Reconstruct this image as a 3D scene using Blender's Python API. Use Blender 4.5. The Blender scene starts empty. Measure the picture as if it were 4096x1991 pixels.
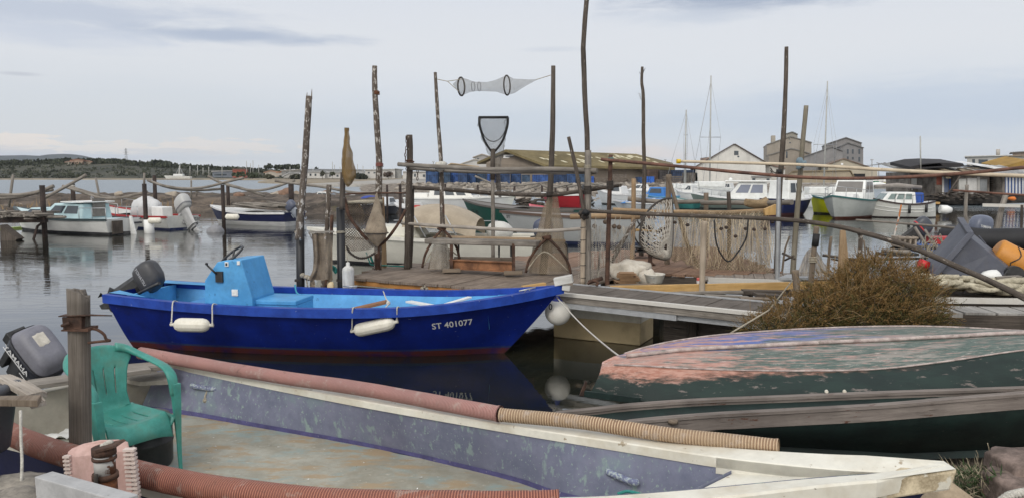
import bpy, math, random
from mathutils import Vector as V, Matrix as Mx, noise as NZ
R = math.radians
random.seed(7)
H, F, CX, CY = 2.3, 3080.0, 2048.0, 995.5
PA = math.atan((CY - 700.0) / F)
CA, SA = math.cos(PA), math.sin(PA)
S = bpy.context.scene
COL = S.collection
UP = V((0, 0, 1))
def ray(px, py):
 xc, yc = (px - CX) / F, (CY - py) / F
 return V((xc, CA + yc * SA, -SA + yc * CA))
def W(px, py, D):      # the point at distance D seen at photo pixel (px, py)
 r = ray(px, py)
 return V((r.x * D / r.y, D, H + r.z * D / r.y))
def Zp(px, py, z):     # the point at height z seen at photo pixel (px, py)
 r = ray(px, py)
 s = (z - H) / r.z
 return V((r.x * s, r.y * s, z))
def rnd(a, b): return random.uniform(a, b)
def lerp(a, b, t): return a + (b - a) * t
def sst(a, b, x):
 t = max(0., min(1., (x - a) / (b - a)))
 return t * t * (3 - 2 * t)
def pw(pts, x):        # piecewise linear table
 if x <= pts[0][0]: return pts[0][1]
 for (a, b), (c, d) in zip(pts, pts[1:]):
  if x <= c: return b + (d - b) * (x - a) / (c - a)
 return pts[-1][1]
def smooth_path(pts, n=6):     # Catmull-Rom through points
 pts = [V(p) for p in pts]
 if len(pts) < 3: return [pts[0].lerp(pts[-1], i / n) for i in range(n + 1)]
 P = [pts[0] * 2 - pts[1]] + pts + [pts[-1] * 2 - pts[-2]]
 out = []
 for i in range(1, len(P) - 2):
  a, b, c, d = P[i - 1:i + 3]
  for k in range(n):
   t = k / n
   out.append(.5 * ((2 * b) + (c - a) * t + (2 * a - 5 * b + 4 * c - d) * t * t + (3 * b - a - 3 * c + d) * t ** 3))
 out.append(pts[-1])
 return out
class MB:
 def __init__(s):
  s.v, s.f, s.uv, s.m, s.sm = [], [], [], [], []
 def face(s, idx, uv=None, m=0, sm=False):
  s.f.append(tuple(idx)); s.uv.append(uv); s.m.append(m); s.sm.append(sm)
 def poly(s, pts, m=0, sm=False, uv=None):
  i = len(s.v)
  s.v += [V(p) for p in pts]
  s.face(range(i, i + len(pts)), uv, m, sm)
 def beam(s, a, b, w, h, up=UP, m=0, w2=None, h2=None):
  a, b = V(a), V(b)
  d = b - a; L = d.length; d = d / L
  x = d.cross(up)
  if x.length < 1e-4: x = d.cross(V((0, 1, 0)))
  x.normalize(); y = x.cross(d).normalized()
  w2, h2 = w2 or w, h2 or h
  i = len(s.v)
  for p, ww, hh in ((a, w, h), (b, w2, h2)):
   for sx, sy in ((-1, -1), (1, -1), (1, 1), (-1, 1)):
    s.v.append(p + x * (sx * ww / 2) + y * (sy * hh / 2))
  o = rnd(0, 50)
  for k, ww in ((0, w), (1, h), (2, w), (3, h)):
   k2 = (k + 1) % 4
   s.face((i + k, i + k2, i + 4 + k2, i + 4 + k), [(o + k, o), (o + k + ww, o), (o + k + ww, o + L), (o + k, o + L)], m)
  s.face((i + 3, i + 2, i + 1, i), [(o, o), (o + w, o), (o + w, o + h), (o, o + h)], m)
  s.face((i + 4, i + 5, i + 6, i + 7), [(o, o), (o + w, o), (o + w, o + h), (o, o + h)], m)
 def box(s, c, size, rz=0, m=0, rot=None):
  c = V(c); sx, sy, sz = size
  R3 = rot if rot is not None else Mx.Rotation(rz, 3, 'Z')
  ax = [R3 @ V((1, 0, 0)), R3 @ V((0, 1, 0)), R3 @ UP]
  k = max(range(3), key=lambda q: size[q])
  o = [q for q in range(3) if q != k]
  s.beam(c - ax[k] * size[k] / 2, c + ax[k] * size[k] / 2, size[o[0]], size[o[1]], up=ax[o[1]], m=m)
 def tube(s, pts, r, n=8, caps=True, m=0, sm=True, closed=False, wob=0., flat=None):
  pts = [V(p) for p in pts]
  N = len(pts)
  rr = r if isinstance(r, (list, tuple)) else [r] * N
  if len(rr) != N:
   rr = [lerp(rr[0], rr[-1], i / (N - 1)) for i in range(N)]
  i0 = len(s.v); dist = 0; o = rnd(0, 30)
  nrm = None; ds = []
  for i in range(N):
   if closed: t = pts[(i + 1) % N] - pts[i - 1]
   else: t = pts[min(i + 1, N - 1)] - pts[max(i - 1, 0)]
   t.normalize()
   if nrm is None:
    nrm = t.cross(UP)
    if nrm.length < .05: nrm = t.cross(V((0, 1, 0)))
   nrm = (nrm - t * nrm.dot(t)).normalized()
   bn = t.cross(nrm)
   if i: dist += (pts[i] - pts[i - 1]).length
   ds.append(dist)
   for k in range(n):
    an = 2 * math.pi * k / n
    q = rr[i]
    if wob: q *= 1 + wob * NZ.noise(V((math.cos(an) * 2 + o, math.sin(an) * 2, dist * 4 + o)))
    s.v.append(pts[i] + (nrm * math.cos(an) + bn * math.sin(an)) * q)
  for i in range(N if closed else N - 1):
   j = (i + 1) % N
   for k in range(n):
    k2 = (k + 1) % n
    u0, u1 = o + k / n * 6.28 * rr[i], o + (k + 1) / n * 6.28 * rr[i]
    v0, v1 = ds[i] + o, (ds[j] if j else ds[i] + .02) + o
    s.face((i0 + i * n + k, i0 + i * n + k2, i0 + j * n + k2, i0 + j * n + k), [(u0, v0), (u1, v0), (u1, v1), (u0, v1)], m, sm)
  if caps and not closed:
   s.face([i0 + k for k in range(n)][::-1], None, m)
   s.face([i0 + (N - 1) * n + k for k in range(n)], None, m)
 def grid(s, fn, nu, nv, m=0, sm=True, cu=False, uvs=1.):
  i = len(s.v)
  for a in range(nu + (0 if cu else 1)):
   for b in range(nv + 1): s.v.append(V(fn(a / nu, b / nv)))
  w = nv + 1; NU = nu if cu else nu + 1
  for a in range(nu):
   a2 = (a + 1) % NU
   for b in range(nv):
    s.face((i + a * w + b, i + a2 * w + b, i + a2 * w + b + 1, i + a * w + b + 1),
                       [(a / nu * uvs, b / nv * uvs), ((a + 1) / nu * uvs, b / nv * uvs), ((a + 1) / nu * uvs, (b + 1) / nv * uvs), (a / nu * uvs, (b + 1) / nv * uvs)], m, sm)
 def loft(s, rings, caps=True, m=0, sm=True, closed=True):
  i = len(s.v); n = len(rings[0])
  for r_ in rings: s.v += [V(p) for p in r_]
  L = 0
  for a in range(len(rings) - 1):
   dl = (V(rings[a + 1][0]) - V(rings[a][0])).length
   for k in range(n if closed else n - 1):
    k2 = (k + 1) % n
    s.face((i + a * n + k, i + a * n + k2, i + (a + 1) * n + k2, i + (a + 1) * n + k),
                       [(k * .1, L), (k * .1 + .1, L), (k * .1 + .1, L + dl), (k * .1, L + dl)], m, sm)
   L += dl
  if caps:
   s.face([i + k for k in range(n)][::-1], None, m)
   s.face([i + (len(rings) - 1) * n + k for k in range(n)], None, m)
 def lathe(s, prof, base=(0, 0, 0), rot=None, n=16, m=0, sm=True):
  rot = rot if rot is not None else Mx.Identity(3)
  base = V(base)
  s.loft([[base + rot @ V((r * math.cos(6.28318 * k / n), r * math.sin(6.28318 * k / n), z)) for k in range(n)] for r, z in prof], True, m, sm)
 def prism(s, pts, ext, m=0):       # flat outline pushed along ext
  pts = [V(p) for p in pts]; ext = V(ext); n = len(pts); i = len(s.v)
  s.v += pts + [p + ext for p in pts]
  s.face([i + k for k in range(n)][::-1], None, m); s.face([i + n + k for k in range(n)], None, m)
  for k in range(n):
   k2 = (k + 1) % n
   L = (pts[k2] - pts[k]).length
   s.face((i + k, i + k2, i + n + k2, i + n + k), [(0, 0), (L, 0), (L, ext.length), (0, ext.length)], m)
 def ball(s, c, r, sq=(1, 1, 1), n=12, m=0, rough=0., seed=0):
  c = V(c)
  def fn(u, v):
   a, b = u * 6.28318, (v - .5) * math.pi * .998
   p = V((math.cos(a) * math.cos(b), math.sin(a) * math.cos(b), math.sin(b)))
   k = 1 + (rough * NZ.noise(p * 1.6 + V((seed, seed * .7, 0))) if rough else 0)
   return c + V((p.x * sq[0], p.y * sq[1], p.z * sq[2])) * (r * k)
  s.grid(fn, n, max(5, n // 2), m, True, True)
 def xf(s, M):
  s.v = [M @ p for p in s.v]; return s
 def add(s, o, m=None):
  i = len(s.v); s.v += o.v
  for f, u, mm, sm in zip(o.f, o.uv, o.m, o.sm): s.face([k + i for k in f], u, mm if m is None else m, sm)
  return s
 def mesh(s, name, mats, off=V((0, 0, 0)), inv=None):
  me = bpy.data.meshes.new(name)
  vs = [(inv @ p if inv else p - off) for p in s.v]
  me.from_pydata(vs, [], s.f)
  ul = me.uv_layers.new(name='UVMap')
  li = 0; flat = []
  for f, u in zip(s.f, s.uv):
   if u is None:
    for k in f: flat += [s.v[k].x + s.v[k].y * .37, s.v[k].z + s.v[k].y]
   else:
    for q in u: flat += [q[0], q[1]]
  ul.data.foreach_set('uv', flat)
  for mt in (mats if isinstance(mats, (list, tuple)) else [mats]): me.materials.append(mt)
  me.polygons.foreach_set('material_index', s.m)
  me.polygons.foreach_set('use_smooth', s.sm)
  me.update()
  return me
WM = {}      # object name -> matrix of its frame
def _props(o, label, cat, group, kind):
 if label: o['label'] = label
 if cat: o['category'] = cat
 if group: o['group'] = group
 if kind: o['kind'] = kind
def _mods(o, bevel, sub):
 if sub:
  m = o.modifiers.new('Subdivision', 'SUBSURF'); m.levels = m.render_levels = sub
 if bevel:
  m = o.modifiers.new('Bevel', 'BEVEL'); m.width = bevel; m.segments = 2; m.limit_method = 'ANGLE'; m.angle_limit = R(40)
def thing(name, label, cat, loc=(0, 0, 0), rz=0, group=None, kind=None, rot=None):
 o = bpy.data.objects.new(name, None)
 o.empty_display_size = .2
 COL.objects.link(o)
 o.location = loc
 o.rotation_euler = rot if rot else (0, 0, rz)
 _props(o, label, cat, group, kind)
 from mathutils import Euler
 WM[o.name] = Mx.Translation(V(loc)) @ Euler(o.rotation_euler).to_matrix().to_4x4()
 return o
def part(name, mb, mat, parent, local=False, bevel=0, sub=0, label=None, kind=None):
 inv = None if local else WM[parent.name].inverted()
 if mb is None: o = bpy.data.objects.new(name, None)
 else: o = bpy.data.objects.new(name, mb.mesh(name, mat, inv=inv))
 COL.objects.link(o)
 o.parent = parent
 WM[o.name] = WM[parent.name]
 _props(o, label, None, None, kind)
 if mb is not None: _mods(o, bevel, sub)
 return o
def solo(name, mb, mat, label=None, cat=None, group=None, kind=None, bevel=0, sub=0, origin=None):
 if origin is None:
  xs, ys, zs = [p.x for p in mb.v], [p.y for p in mb.v], [p.z for p in mb.v]
  origin = V(((min(xs) + max(xs)) / 2, (min(ys) + max(ys)) / 2, min(zs)))
 o = bpy.data.objects.new(name, mb.mesh(name, mat, off=V(origin)))
 COL.objects.link(o); o.location = origin
 WM[o.name] = Mx.Translation(V(origin))
 _props(o, label, cat, group, kind)
 _mods(o, bevel, sub)
 return o
def text_mb(txt, origin, xd, yd, size, depth=.002, fn=None, bold=True, align='LEFT'):
 cu = bpy.data.curves.new('lettering', 'FONT')
 cu.body = txt; cu.size = 1; cu.align_x = align; cu.offset = .012 if bold else 0
 cu.resolution_u = 3
 o = bpy.data.objects.new('lettering', cu); COL.objects.link(o)
 me = bpy.data.meshes.new_from_object(o.evaluated_get(bpy.context.evaluated_depsgraph_get()))
 bpy.data.objects.remove(o); bpy.data.curves.remove(cu)
 mb = MB()
 xd, yd = V(xd).normalized(), V(yd).normalized(); n = xd.cross(yd).normalized()
 origin = V(origin)
 for v in me.vertices:
  x, y = v.co.x * size, v.co.y * size
  mb.v.append(fn(x, y) if fn else origin + xd * x + yd * y + n * depth)
 for p in me.polygons: mb.face(list(p.vertices), None)
 bpy.data.meshes.remove(me)
 return mb
class NT:
 def __init__(s, mat):
  s.t = mat.node_tree; s.n = s.t.nodes; s.l = s.t.links
 def new(s, ty, **kw):
  n = s.n.new(ty)
  for k, v in kw.items(): setattr(n, k, v)
  return n
 def link(s, a, b): s.l.new(a, b)
 def math(s, op, a, b=None, c=None, clamp=False):
  n = s.n.new('ShaderNodeMath'); n.operation = op; n.use_clamp = clamp
  for i, x in enumerate((a, b, c)):
   if x is None: continue
   if hasattr(x, 'is_linked'): s.l.new(x, n.inputs[i])
   else: n.inputs[i].default_value = x
  return n.outputs[0]
 def ramp(s, fac, a, b, lo=0., hi=1.):
  n = s.n.new('ShaderNodeMapRange'); n.interpolation_type = 'SMOOTHSTEP'
  s.l.new(fac, n.inputs[0])
  for i, x in ((1, a), (2, b), (3, lo), (4, hi)): n.inputs[i].default_value = x
  return n.outputs[0]
 def mix(s, fac, a, b, blend='MIX'):
  n = s.n.new('ShaderNodeMix'); n.data_type = 'RGBA'; n.blend_type = blend
  for i, x in ((0, fac), (6, a), (7, b)):
   if hasattr(x, 'is_linked'): s.l.new(x, n.inputs[i])
   elif i == 0: n.inputs[0].default_value = x
   else: n.inputs[i].default_value = (*x[:3], 1)
  return n.outputs[2]
 def noise(s, vec, scale, detail=4, rough=.55, stretch=None, dist=0):
  if stretch:
   mp = s.n.new('ShaderNodeMapping'); mp.inputs['Scale'].default_value = stretch
   s.l.new(vec, mp.inputs[0]); vec = mp.outputs[0]
  n = s.n.new('ShaderNodeTexNoise')
  n.inputs['Scale'].default_value = scale; n.inputs['Detail'].default_value = detail
  n.inputs['Roughness'].default_value = rough; n.inputs['Distortion'].default_value = dist
  s.l.new(vec, n.inputs['Vector'])
  return n.outputs[0]
def newmat(name):
 m = bpy.data.materials.new(name); m.use_nodes = True
 t = NT(m); bs = m.node_tree.nodes['Principled BSDF']
 return m, t, bs
MC = {}
def M(name, col, rough=.6, var=.18, scale=6., col2=None, chips=(), bump=.0, bscale=40., metal=0., stretch=None, uv=False,
      zsplit=None, grime=None, fine=.5, spec=.5, coat=0):
 if name in MC: return MC[name]
 m, t, bs = newmat(name)
 tc = t.new('ShaderNodeTexCoord')
 vec = tc.outputs['UV' if uv else 'Object']
 c = tuple(col)
 nz = t.noise(vec, scale, 5, .6, stretch)
 nf = t.noise(vec, scale * 9, 3, .6, stretch)
 fac = t.math('ADD', t.math('MULTIPLY', nz, 1 - fine * .5), t.math('MULTIPLY', nf, fine * .5))
 lo = tuple(x * (1 - var) for x in c); hi = tuple(min(1, x * (1 + var)) for x in (col2 or c))
 out = t.mix(t.ramp(fac, .32, .68), lo, hi)
 if zsplit:
  sp = t.new('ShaderNodeSeparateXYZ'); t.link(tc.outputs['Object'], sp.inputs[0])
  wz = t.math('ADD', sp.outputs[2], t.math('MULTIPLY', t.math('SUBTRACT', nf, .5), .012))
  for z, cc in zsplit:
   out = t.mix(t.math('LESS_THAN', wz, z), out, cc)
 for ch in chips:
  cc, sc, th, so = ch[:4]; st = ch[4] if len(ch) > 4 else stretch
  n = t.noise(vec, sc, 6, .65, st)
  out = t.mix(t.ramp(n, th, th + so), out, cc)
 if grime:
  n = t.noise(vec, grime[1], 5, .65, grime[3] if len(grime) > 3 else None)
  out = t.mix(t.math('MULTIPLY', t.ramp(n, .42, .75), grime[2]), out, grime[0])
 t.link(out, bs.inputs['Base Color'])
 rr = t.math('MULTIPLY_ADD', nf, .25, rough - .12, clamp=True)
 t.link(rr, bs.inputs['Roughness'])
 bs.inputs['Metallic'].default_value = metal
 bs.inputs['Specular IOR Level'].default_value = spec
 if coat: bs.inputs['Coat Weight'].default_value = coat
 if bump:
  b = t.new('ShaderNodeBump'); b.inputs['Strength'].default_value = bump; b.inputs['Distance'].default_value = .01
  t.link(t.noise(vec, bscale, 5, .65, stretch), b.inputs['Height']); t.link(b.outputs[0], bs.inputs['Normal'])
 MC[name] = m
 return m
def WOOD(name, a, b, dark=(.03, .025, .02), rough=.85, gs=26, cracks=.6, patch=None, knots=True, bump=.6):
 if name in MC: return MC[name]
 m, t, bs = newmat(name)
 tc = t.new('ShaderNodeTexCoord'); vec = tc.outputs['UV']
 g1 = t.noise(vec, 1, 6, .65, (gs * 2.2, 2.2, 1), .4)
 g2 = t.noise(vec, 1, 3, .6, (gs * 7, 5, 1))
 big = t.noise(tc.outputs['Object'], 2.3, 4, .6)
 col = t.mix(t.ramp(g1, .3, .7), a, b)
 col = t.mix(t.math('MULTIPLY', t.ramp(big, .35, .7), .6), col, tuple(x * .6 for x in a))
 cr = t.ramp(g2, .6, .72)
 col = t.mix(t.math('MULTIPLY', cr, cracks), col, dark)
 if patch:
  n = t.noise(vec, 1, 5, .7, (patch[1], patch[1] * .45, 1))
  col = t.mix(t.ramp(n, patch[2], patch[2] + .06), col, patch[0])
 t.link(col, bs.inputs['Base Color'])
 bs.inputs['Roughness'].default_value = rough
 bs.inputs['Specular IOR Level'].default_value = .25
 bp = t.new('ShaderNodeBump'); bp.inputs['Strength'].default_value = bump; bp.inputs['Distance'].default_value = .006
 t.link(t.math('SUBTRACT', g1, t.math('MULTIPLY', cr, .8)), bp.inputs['Height']); t.link(bp.outputs[0], bs.inputs['Normal'])
 MC[name] = m
 return m
def NET(name, col, cell=.03, th=.16, holes=.0, col2=None, cloth=0., strands=0.):
 if name in MC: return MC[name]
 m, t, bs = newmat(name)
 tc = t.new('ShaderNodeTexCoord'); sp = t.new('ShaderNodeSeparateXYZ'); t.link(tc.outputs['UV'], sp.inputs[0])
 wob = t.noise(tc.outputs['UV'], 5, 3)
 u = t.math('ADD', sp.outputs[0], t.math('MULTIPLY', wob, cell * 1.3))
 a = t.math('FRACT', t.math('DIVIDE', t.math('ADD', u, sp.outputs[1]), cell))
 b = t.math('FRACT', t.math('DIVIDE', t.math('SUBTRACT', u, sp.outputs[1]), cell))
 k = t.math('MAXIMUM', t.math('LESS_THAN', a, th), t.math('LESS_THAN', b, th))
 if strands:
  sn = t.noise(tc.outputs['UV'], 1, 5, .7, (36, 3.2, 1), 1.2)
  k = t.math('MAXIMUM', k, t.ramp(sn, strands, strands + .1))
 if cloth: k = t.math('MAXIMUM', k, cloth)
 if holes:
  hn = t.noise(tc.outputs['UV'], 2.2, 5, .6)
  k = t.math('MULTIPLY', k, t.ramp(hn, holes - .03, holes))
 n = t.noise(tc.outputs['UV'], 7, 5, .65, (2, .5, 1))
 c = t.mix(t.ramp(n, .35, .7), tuple(x * .65 for x in col), col2 or col)
 t.link(c, bs.inputs['Base Color']); bs.inputs['Roughness'].default_value = .95
 bs.inputs['Specular IOR Level'].default_value = .1
 t.link(k, bs.inputs['Alpha'])
 MC[name] = m
 return m
cam = bpy.data.cameras.new('camera'); co = bpy.data.objects.new('camera', cam); COL.objects.link(co)
co.location = (0, 0, H); co.rotation_euler = (math.pi / 2 - PA, 0, 0)
cam.sensor_fit = 'HORIZONTAL'; cam.angle = 2 * math.atan(2048 / F); cam.clip_end = 30000; cam.clip_start = .05
S.camera = co
S.view_settings.view_transform = 'Standard'; S.view_settings.look = 'None'
S.view_settings.exposure = 0; S.view_settings.gamma = 1
S.cycles.use_denoising = True
S.cycles.transparent_max_bounces = 24
S.cycles.max_bounces = 8
SUN_EL, SUN_AZ = R(37), R(198)          # azimuth from +Y clockwise
sun = bpy.data.lights.new('sun', 'SUN'); so = bpy.data.objects.new('sun', sun); COL.objects.link(so)
sun.energy = 1.0; sun.angle = R(14); sun.color = (1, .96, .9)
sd = V((math.sin(SUN_AZ) * math.cos(SUN_EL), math.cos(SUN_AZ) * math.cos(SUN_EL), math.sin(SUN_EL)))
so.rotation_euler = sd.to_track_quat('Z', 'Y').to_euler()
def srgb(r, g, b): return tuple((x / 255 / 12.92 if x < 11 else ((x / 255 + .055) / 1.055) ** 2.4) for x in (r, g, b))
def build_sky():
 w = bpy.data.worlds.new('World'); S.world = w; w.use_nodes = True
 t = NT(w); t.n.clear()
 out = t.new('ShaderNodeOutputWorld')
 sky = t.new('ShaderNodeTexSky', sky_type='NISHITA'); sky.sun_disc = False
 sky.sun_elevation = SUN_EL; sky.sun_rotation = SUN_AZ
 b1 = t.new('ShaderNodeBackground'); b1.inputs[1].default_value = .1; t.link(sky.outputs[0], b1.inputs[0])
 tc = t.new('ShaderNodeTexCoord'); sp = t.new('ShaderNodeSeparateXYZ'); t.link(tc.outputs['Generated'], sp.inputs[0])
 X, Y, Zz = sp.outputs
 az = t.math('MULTIPLY', t.math('ARCTAN2', X, Y), 57.2958)
 el = t.math('MULTIPLY', t.math('ARCSINE', Zz), 57.2958)
 cx = t.new('ShaderNodeCombineXYZ'); t.link(t.math('MULTIPLY', az, .1), cx.inputs[0]); t.link(t.math('MULTIPLY', el, .55), cx.inputs[1])
 cv = cx.outputs[0]
 n1 = t.noise(cv, .9, 5, .55); n2 = t.noise(cv, 2.4, 6, .6, None, .4); n3 = t.noise(cv, 7, 7, .62, None, .3)
 elw = t.math('ADD', el, t.math('MULTIPLY', t.math('SUBTRACT', n1, .5), 3.2))
 rp = t.new('ShaderNodeValToRGB'); rp.color_ramp.interpolation = 'B_SPLINE'
 t.link(t.math('DIVIDE', elw, 30, clamp=True), rp.inputs[0])
 stops = [(0, (203, 213, 225)), (1.2, (212, 219, 228)), (2.2, (208, 217, 228)), (3.3, (193, 207, 224)), (4.6, (200, 212, 227)), (6.5, (221, 226, 234)), (9, (227, 230, 235)), (12, (222, 227, 236)), (17, (214, 222, 236)), (28, (224, 230, 240))]
 cr = rp.color_ramp
 while len(cr.elements) < len(stops): cr.elements.new(.5)
 for e, (p, c) in zip(cr.elements, stops): e.position = p / 30; e.color = (*srgb(*c), 1)
 col = rp.outputs[0]
 lm = t.math('MULTIPLY', t.ramp(az, -6, -26), t.ramp(el, 9.5, 2.0))
 col = t.mix(t.math('MULTIPLY', lm, .85), col, srgb(214, 218, 222))
 def blob(a0, e0, sa, se, c, amt, nz=.9, soft=.8, nn=None):
  nonlocal col
  da = t.math('DIVIDE', t.math('SUBTRACT', az, a0), sa); de = t.math('DIVIDE', t.math('SUBTRACT', el, e0), se)
  d = t.math('SQRT', t.math('ADD', t.math('MULTIPLY', da, da), t.math('MULTIPLY', de, de)))
  d = t.math('ADD', d, t.math('MULTIPLY', t.math('SUBTRACT', nn or n2, .5), nz * 2))
  col = t.mix(t.math('MULTIPLY', t.ramp(d, 1.0 + soft * .4, 1.0 - soft), amt), col, srgb(*c))
 blob(-31, 10.2, 13, 1.5, (176, 189, 212), .85)
 blob(-20, 9.4, 9, .55, (155, 172, 200), .95, .7)
 blob(-30, 8.8, 8, 1.0, (196, 206, 224), .8, .7)
 blob(-28, 12.2, 10, .9, (224, 227, 234), .6)
 blob(17.5, 12.3, 10, 1.3, (138, 156, 186), 1.0, .8)
 blob(25, 13.3, 9, 1.1, (138, 156, 186), 1.0, .8)
 blob(12, 11, 5, .6, (196, 206, 222), .7)
 blob(3, 9.0, 2.4, .22, (198, 206, 220), .6, .5)
 blob(-32.2, 6.2, 1.3, .14, (176, 182, 196), .7, .2)
 blob(30, 4.4, 18, 2.0, (180, 197, 221), .75, .6)
 blob(-32.5, 2.0, 2.6, .55, (240, 229, 220), .95, 1.3, .25, n3)
 blob(-33, 1.5, 5, .35, (206, 207, 214), .7, 1.2, .4, n3)
 blob(-26, 1.75, 6, .40, (236, 229, 222), .8, 1.6, .3, n3)
 blob(-21, 1.95, 5, .5, (233, 225, 220), .75, 1.7, .3, n3)
 blob(-23.5, 1.55, 3, .22, (198, 204, 215), .6, 1.5, .3, n3)
 blob(9.5, 1.6, 4.2, .7, (235, 219, 212), .7, .6)
 blob(-29, 1.15, 12, .3, (190, 200, 216), .7, .5)
 col = t.mix(.30, col, (.80, .81, .825))
 col = t.mix(t.ramp(el, 14, 45), col, (.80, .82, .87))
 dt = t.new('ShaderNodeVectorMath', operation='DOT_PRODUCT'); t.link(tc.outputs['Generated'], dt.inputs[0]); dt.inputs[1].default_value = sd
 col = t.mix(t.ramp(dt.outputs['Value'], .4, 1.0), col, (1.75, 1.72, 1.66))
 b2 = t.new('ShaderNodeBackground'); b2.inputs[1].default_value = 1.0; t.link(col, b2.inputs[0])
 mx = t.new('ShaderNodeMixShader'); mx.inputs[0].default_value = .94
 t.link(b1.outputs[0], mx.inputs[1]); t.link(b2.outputs[0], mx.inputs[2]); t.link(mx.outputs[0], out.inputs[0])
build_sky()
def water():
 m, t, bs = newmat('lagoon_water')
 tc = t.new('ShaderNodeTexCoord'); ob = tc.outputs['Object']
 sp = t.new('ShaderNodeSeparateXYZ'); t.link(ob, sp.inputs[0])
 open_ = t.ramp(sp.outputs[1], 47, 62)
 near = t.ramp(sp.outputs[1], 10, 17)
 w1 = t.noise(ob, 1.5, 3, .5, (1, 3.2, 1), .3)
 w2 = t.noise(ob, 6, 3, .55, (1, 2.6, 1), .3)
 w3 = t.noise(ob, .35, 3, .5, (1, 2.5, 1))
 far = t.noise(ob, .5, 6, .62, (1, 2.2, 1))
 patch = t.ramp(w3, .35, .62, .35, 1.)
 calm = t.math('MULTIPLY', t.math('ADD', t.math('MULTIPLY', w1, .014), t.math('MULTIPLY', w2, .0028)), patch)
 calm = t.math('MULTIPLY', calm, t.math('MULTIPLY_ADD', near, .8, .12))
 hgt = t.math('ADD', calm, t.math('MULTIPLY', t.math('MULTIPLY', far, .9), open_))
 b = t.new('ShaderNodeBump'); b.inputs['Distance'].default_value = 1; b.inputs['Strength'].default_value = .55
 t.link(hgt, b.inputs['Height']); t.link(b.outputs[0], bs.inputs['Normal'])
 shal = t.noise(ob, .8, 4)
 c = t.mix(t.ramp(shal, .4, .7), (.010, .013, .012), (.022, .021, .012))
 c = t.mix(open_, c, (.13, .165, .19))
 t.link(c, bs.inputs['Base Color'])
 t.link(t.math('MULTIPLY_ADD', open_, .28, .03), bs.inputs['Roughness'])
 bs.inputs['IOR'].default_value = 2.1
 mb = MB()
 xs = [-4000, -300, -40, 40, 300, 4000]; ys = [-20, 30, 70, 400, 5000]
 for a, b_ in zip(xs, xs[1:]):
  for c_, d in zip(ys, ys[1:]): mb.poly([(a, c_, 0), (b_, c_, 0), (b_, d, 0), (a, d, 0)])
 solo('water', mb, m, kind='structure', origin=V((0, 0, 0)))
water()
soil = M('bank_soil', (.055, .045, .033), .95, .5, 5, (.11, .09, .065), bump=1., bscale=22)
def bank():
 mb = MB()
 def fn(u, v):
  x = lerp(-9, 14, u); y = lerp(-4, 11, v)
  edge = pw([(-9, 3.6), (-3, 3.35), (0, 3.15), (1.6, 3.25), (2.6, 4.6), (3.1, 7.2), (4.2, 9.4), (7, 10.4), (14, 10.8)], x)
  n = NZ.noise(V((x * 1.3, y * 1.3, 0)))
  z = lerp(-.5, .26, sst(edge + .5, edge - .35, y)) + .75 * sst(-1.7, -2.5, x) * sst(3.9, 3.3, y) + .07 * n + .03 * NZ.noise(V((x * 5, y * 5, 3)))
  return (x, y, z)
 mb.grid(fn, 120, 90)
 solo('bank', mb, soil, kind='structure', origin=V((0, 0, 0)))
bank()
wood_grey = WOOD('weathered_grey_wood', (.17, .15, .128), (.32, .29, .255), cracks=.8)
wood_brown = WOOD('weathered_brown_wood', (.15, .115, .085), (.26, .21, .16))
wood_dark = WOOD('old_dark_wood', (.06, .05, .042), (.13, .108, .09))
wood_post = WOOD('split_post_wood', (.12, .102, .085), (.215, .19, .165), cracks=.9, gs=11)
wood_bark = WOOD('bark_pole', (.085, .066, .052), (.17, .14, .115), patch=((.47, .44, .40), 20, .535), bump=1.)
wood_bark2 = WOOD('dark_bark_pole', (.066, .053, .043), (.135, .112, .094), patch=((.34, .30, .26), 26, .60), bump=1.)
wood_yellow = WOOD('new_yellow_wood', (.46, .28, .10), (.60, .39, .17), (.25, .12, .04), .6, 12, .3)
wood_orange = WOOD('varnished_orange_wood', (.42, .19, .06), (.52, .27, .09), (.2, .08, .03), .5, 10, .3)
wood_strake = WOOD('bare_strake_wood', (.16, .135, .12), (.26, .225, .20), (.05, .035, .03), .8, 12, .6, ((.10, .05, .035), 9, .60))
rust = M('rust', (.12, .045, .022), .9, .45, 9, (.20, .075, .03), bump=.7, bscale=60, metal=.2)
rust_dark = M('dark_rust', (.045, .026, .019), .85, .4, 9, (.095, .05, .033), bump=.6, bscale=60, metal=.2)
black_plastic = M('black_plastic', (.016, .016, .017), .45, .25, 12, (.03, .03, .03))
blk_rubber = M('black_rubber', (.012, .012, .013), .75, .3, 12)
rope_w = M('white_rope', (.50, .48, .43), .95, .25, 60, bump=.6, bscale=220)
rope_t = M('tan_rope', (.36, .32, .25), .95, .3, 60, bump=.6, bscale=220)
rope_g = M('green_rope', (.03, .22, .19), .9, .3, 60)
rope_d = M('dark_rope', (.05, .042, .036), .95, .3, 60)
white_gel = M('white_gelcoat', (.72, .73, .71), .35, .07, 2, grime=((.42, .40, .34), 3, .35))
white_old = M('old_white_paint', (.68, .66, .58), .55, .10, 4, chips=[((.34, .28, .20), 13, .645, .03), ((.33, .15, .05), 5, .71, .05), ((.16, .13, .10), 24, .70, .01)], grime=((.46, .39, .27), 2.5, .65))
glass_d = M('dark_window', (.035, .045, .055), .08, .2, 3, spec=.8)
glass_g = M('greenish_window', (.16, .22, .21), .1, .2, 3, spec=.8)
steel = M('galvanised_steel', (.42, .43, .44), .45, .12, 10, metal=.7)
alu = M('dull_aluminium', (.40, .41, .42), .45, .12, 12, metal=.4)
white_plain = M('white_paint', (.72, .72, .70), .5, .06, 5)
fender_w = M('fender_vinyl', (.70, .67, .58), .45, .08, 8, grime=((.45, .40, .30), 14, .45))
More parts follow.
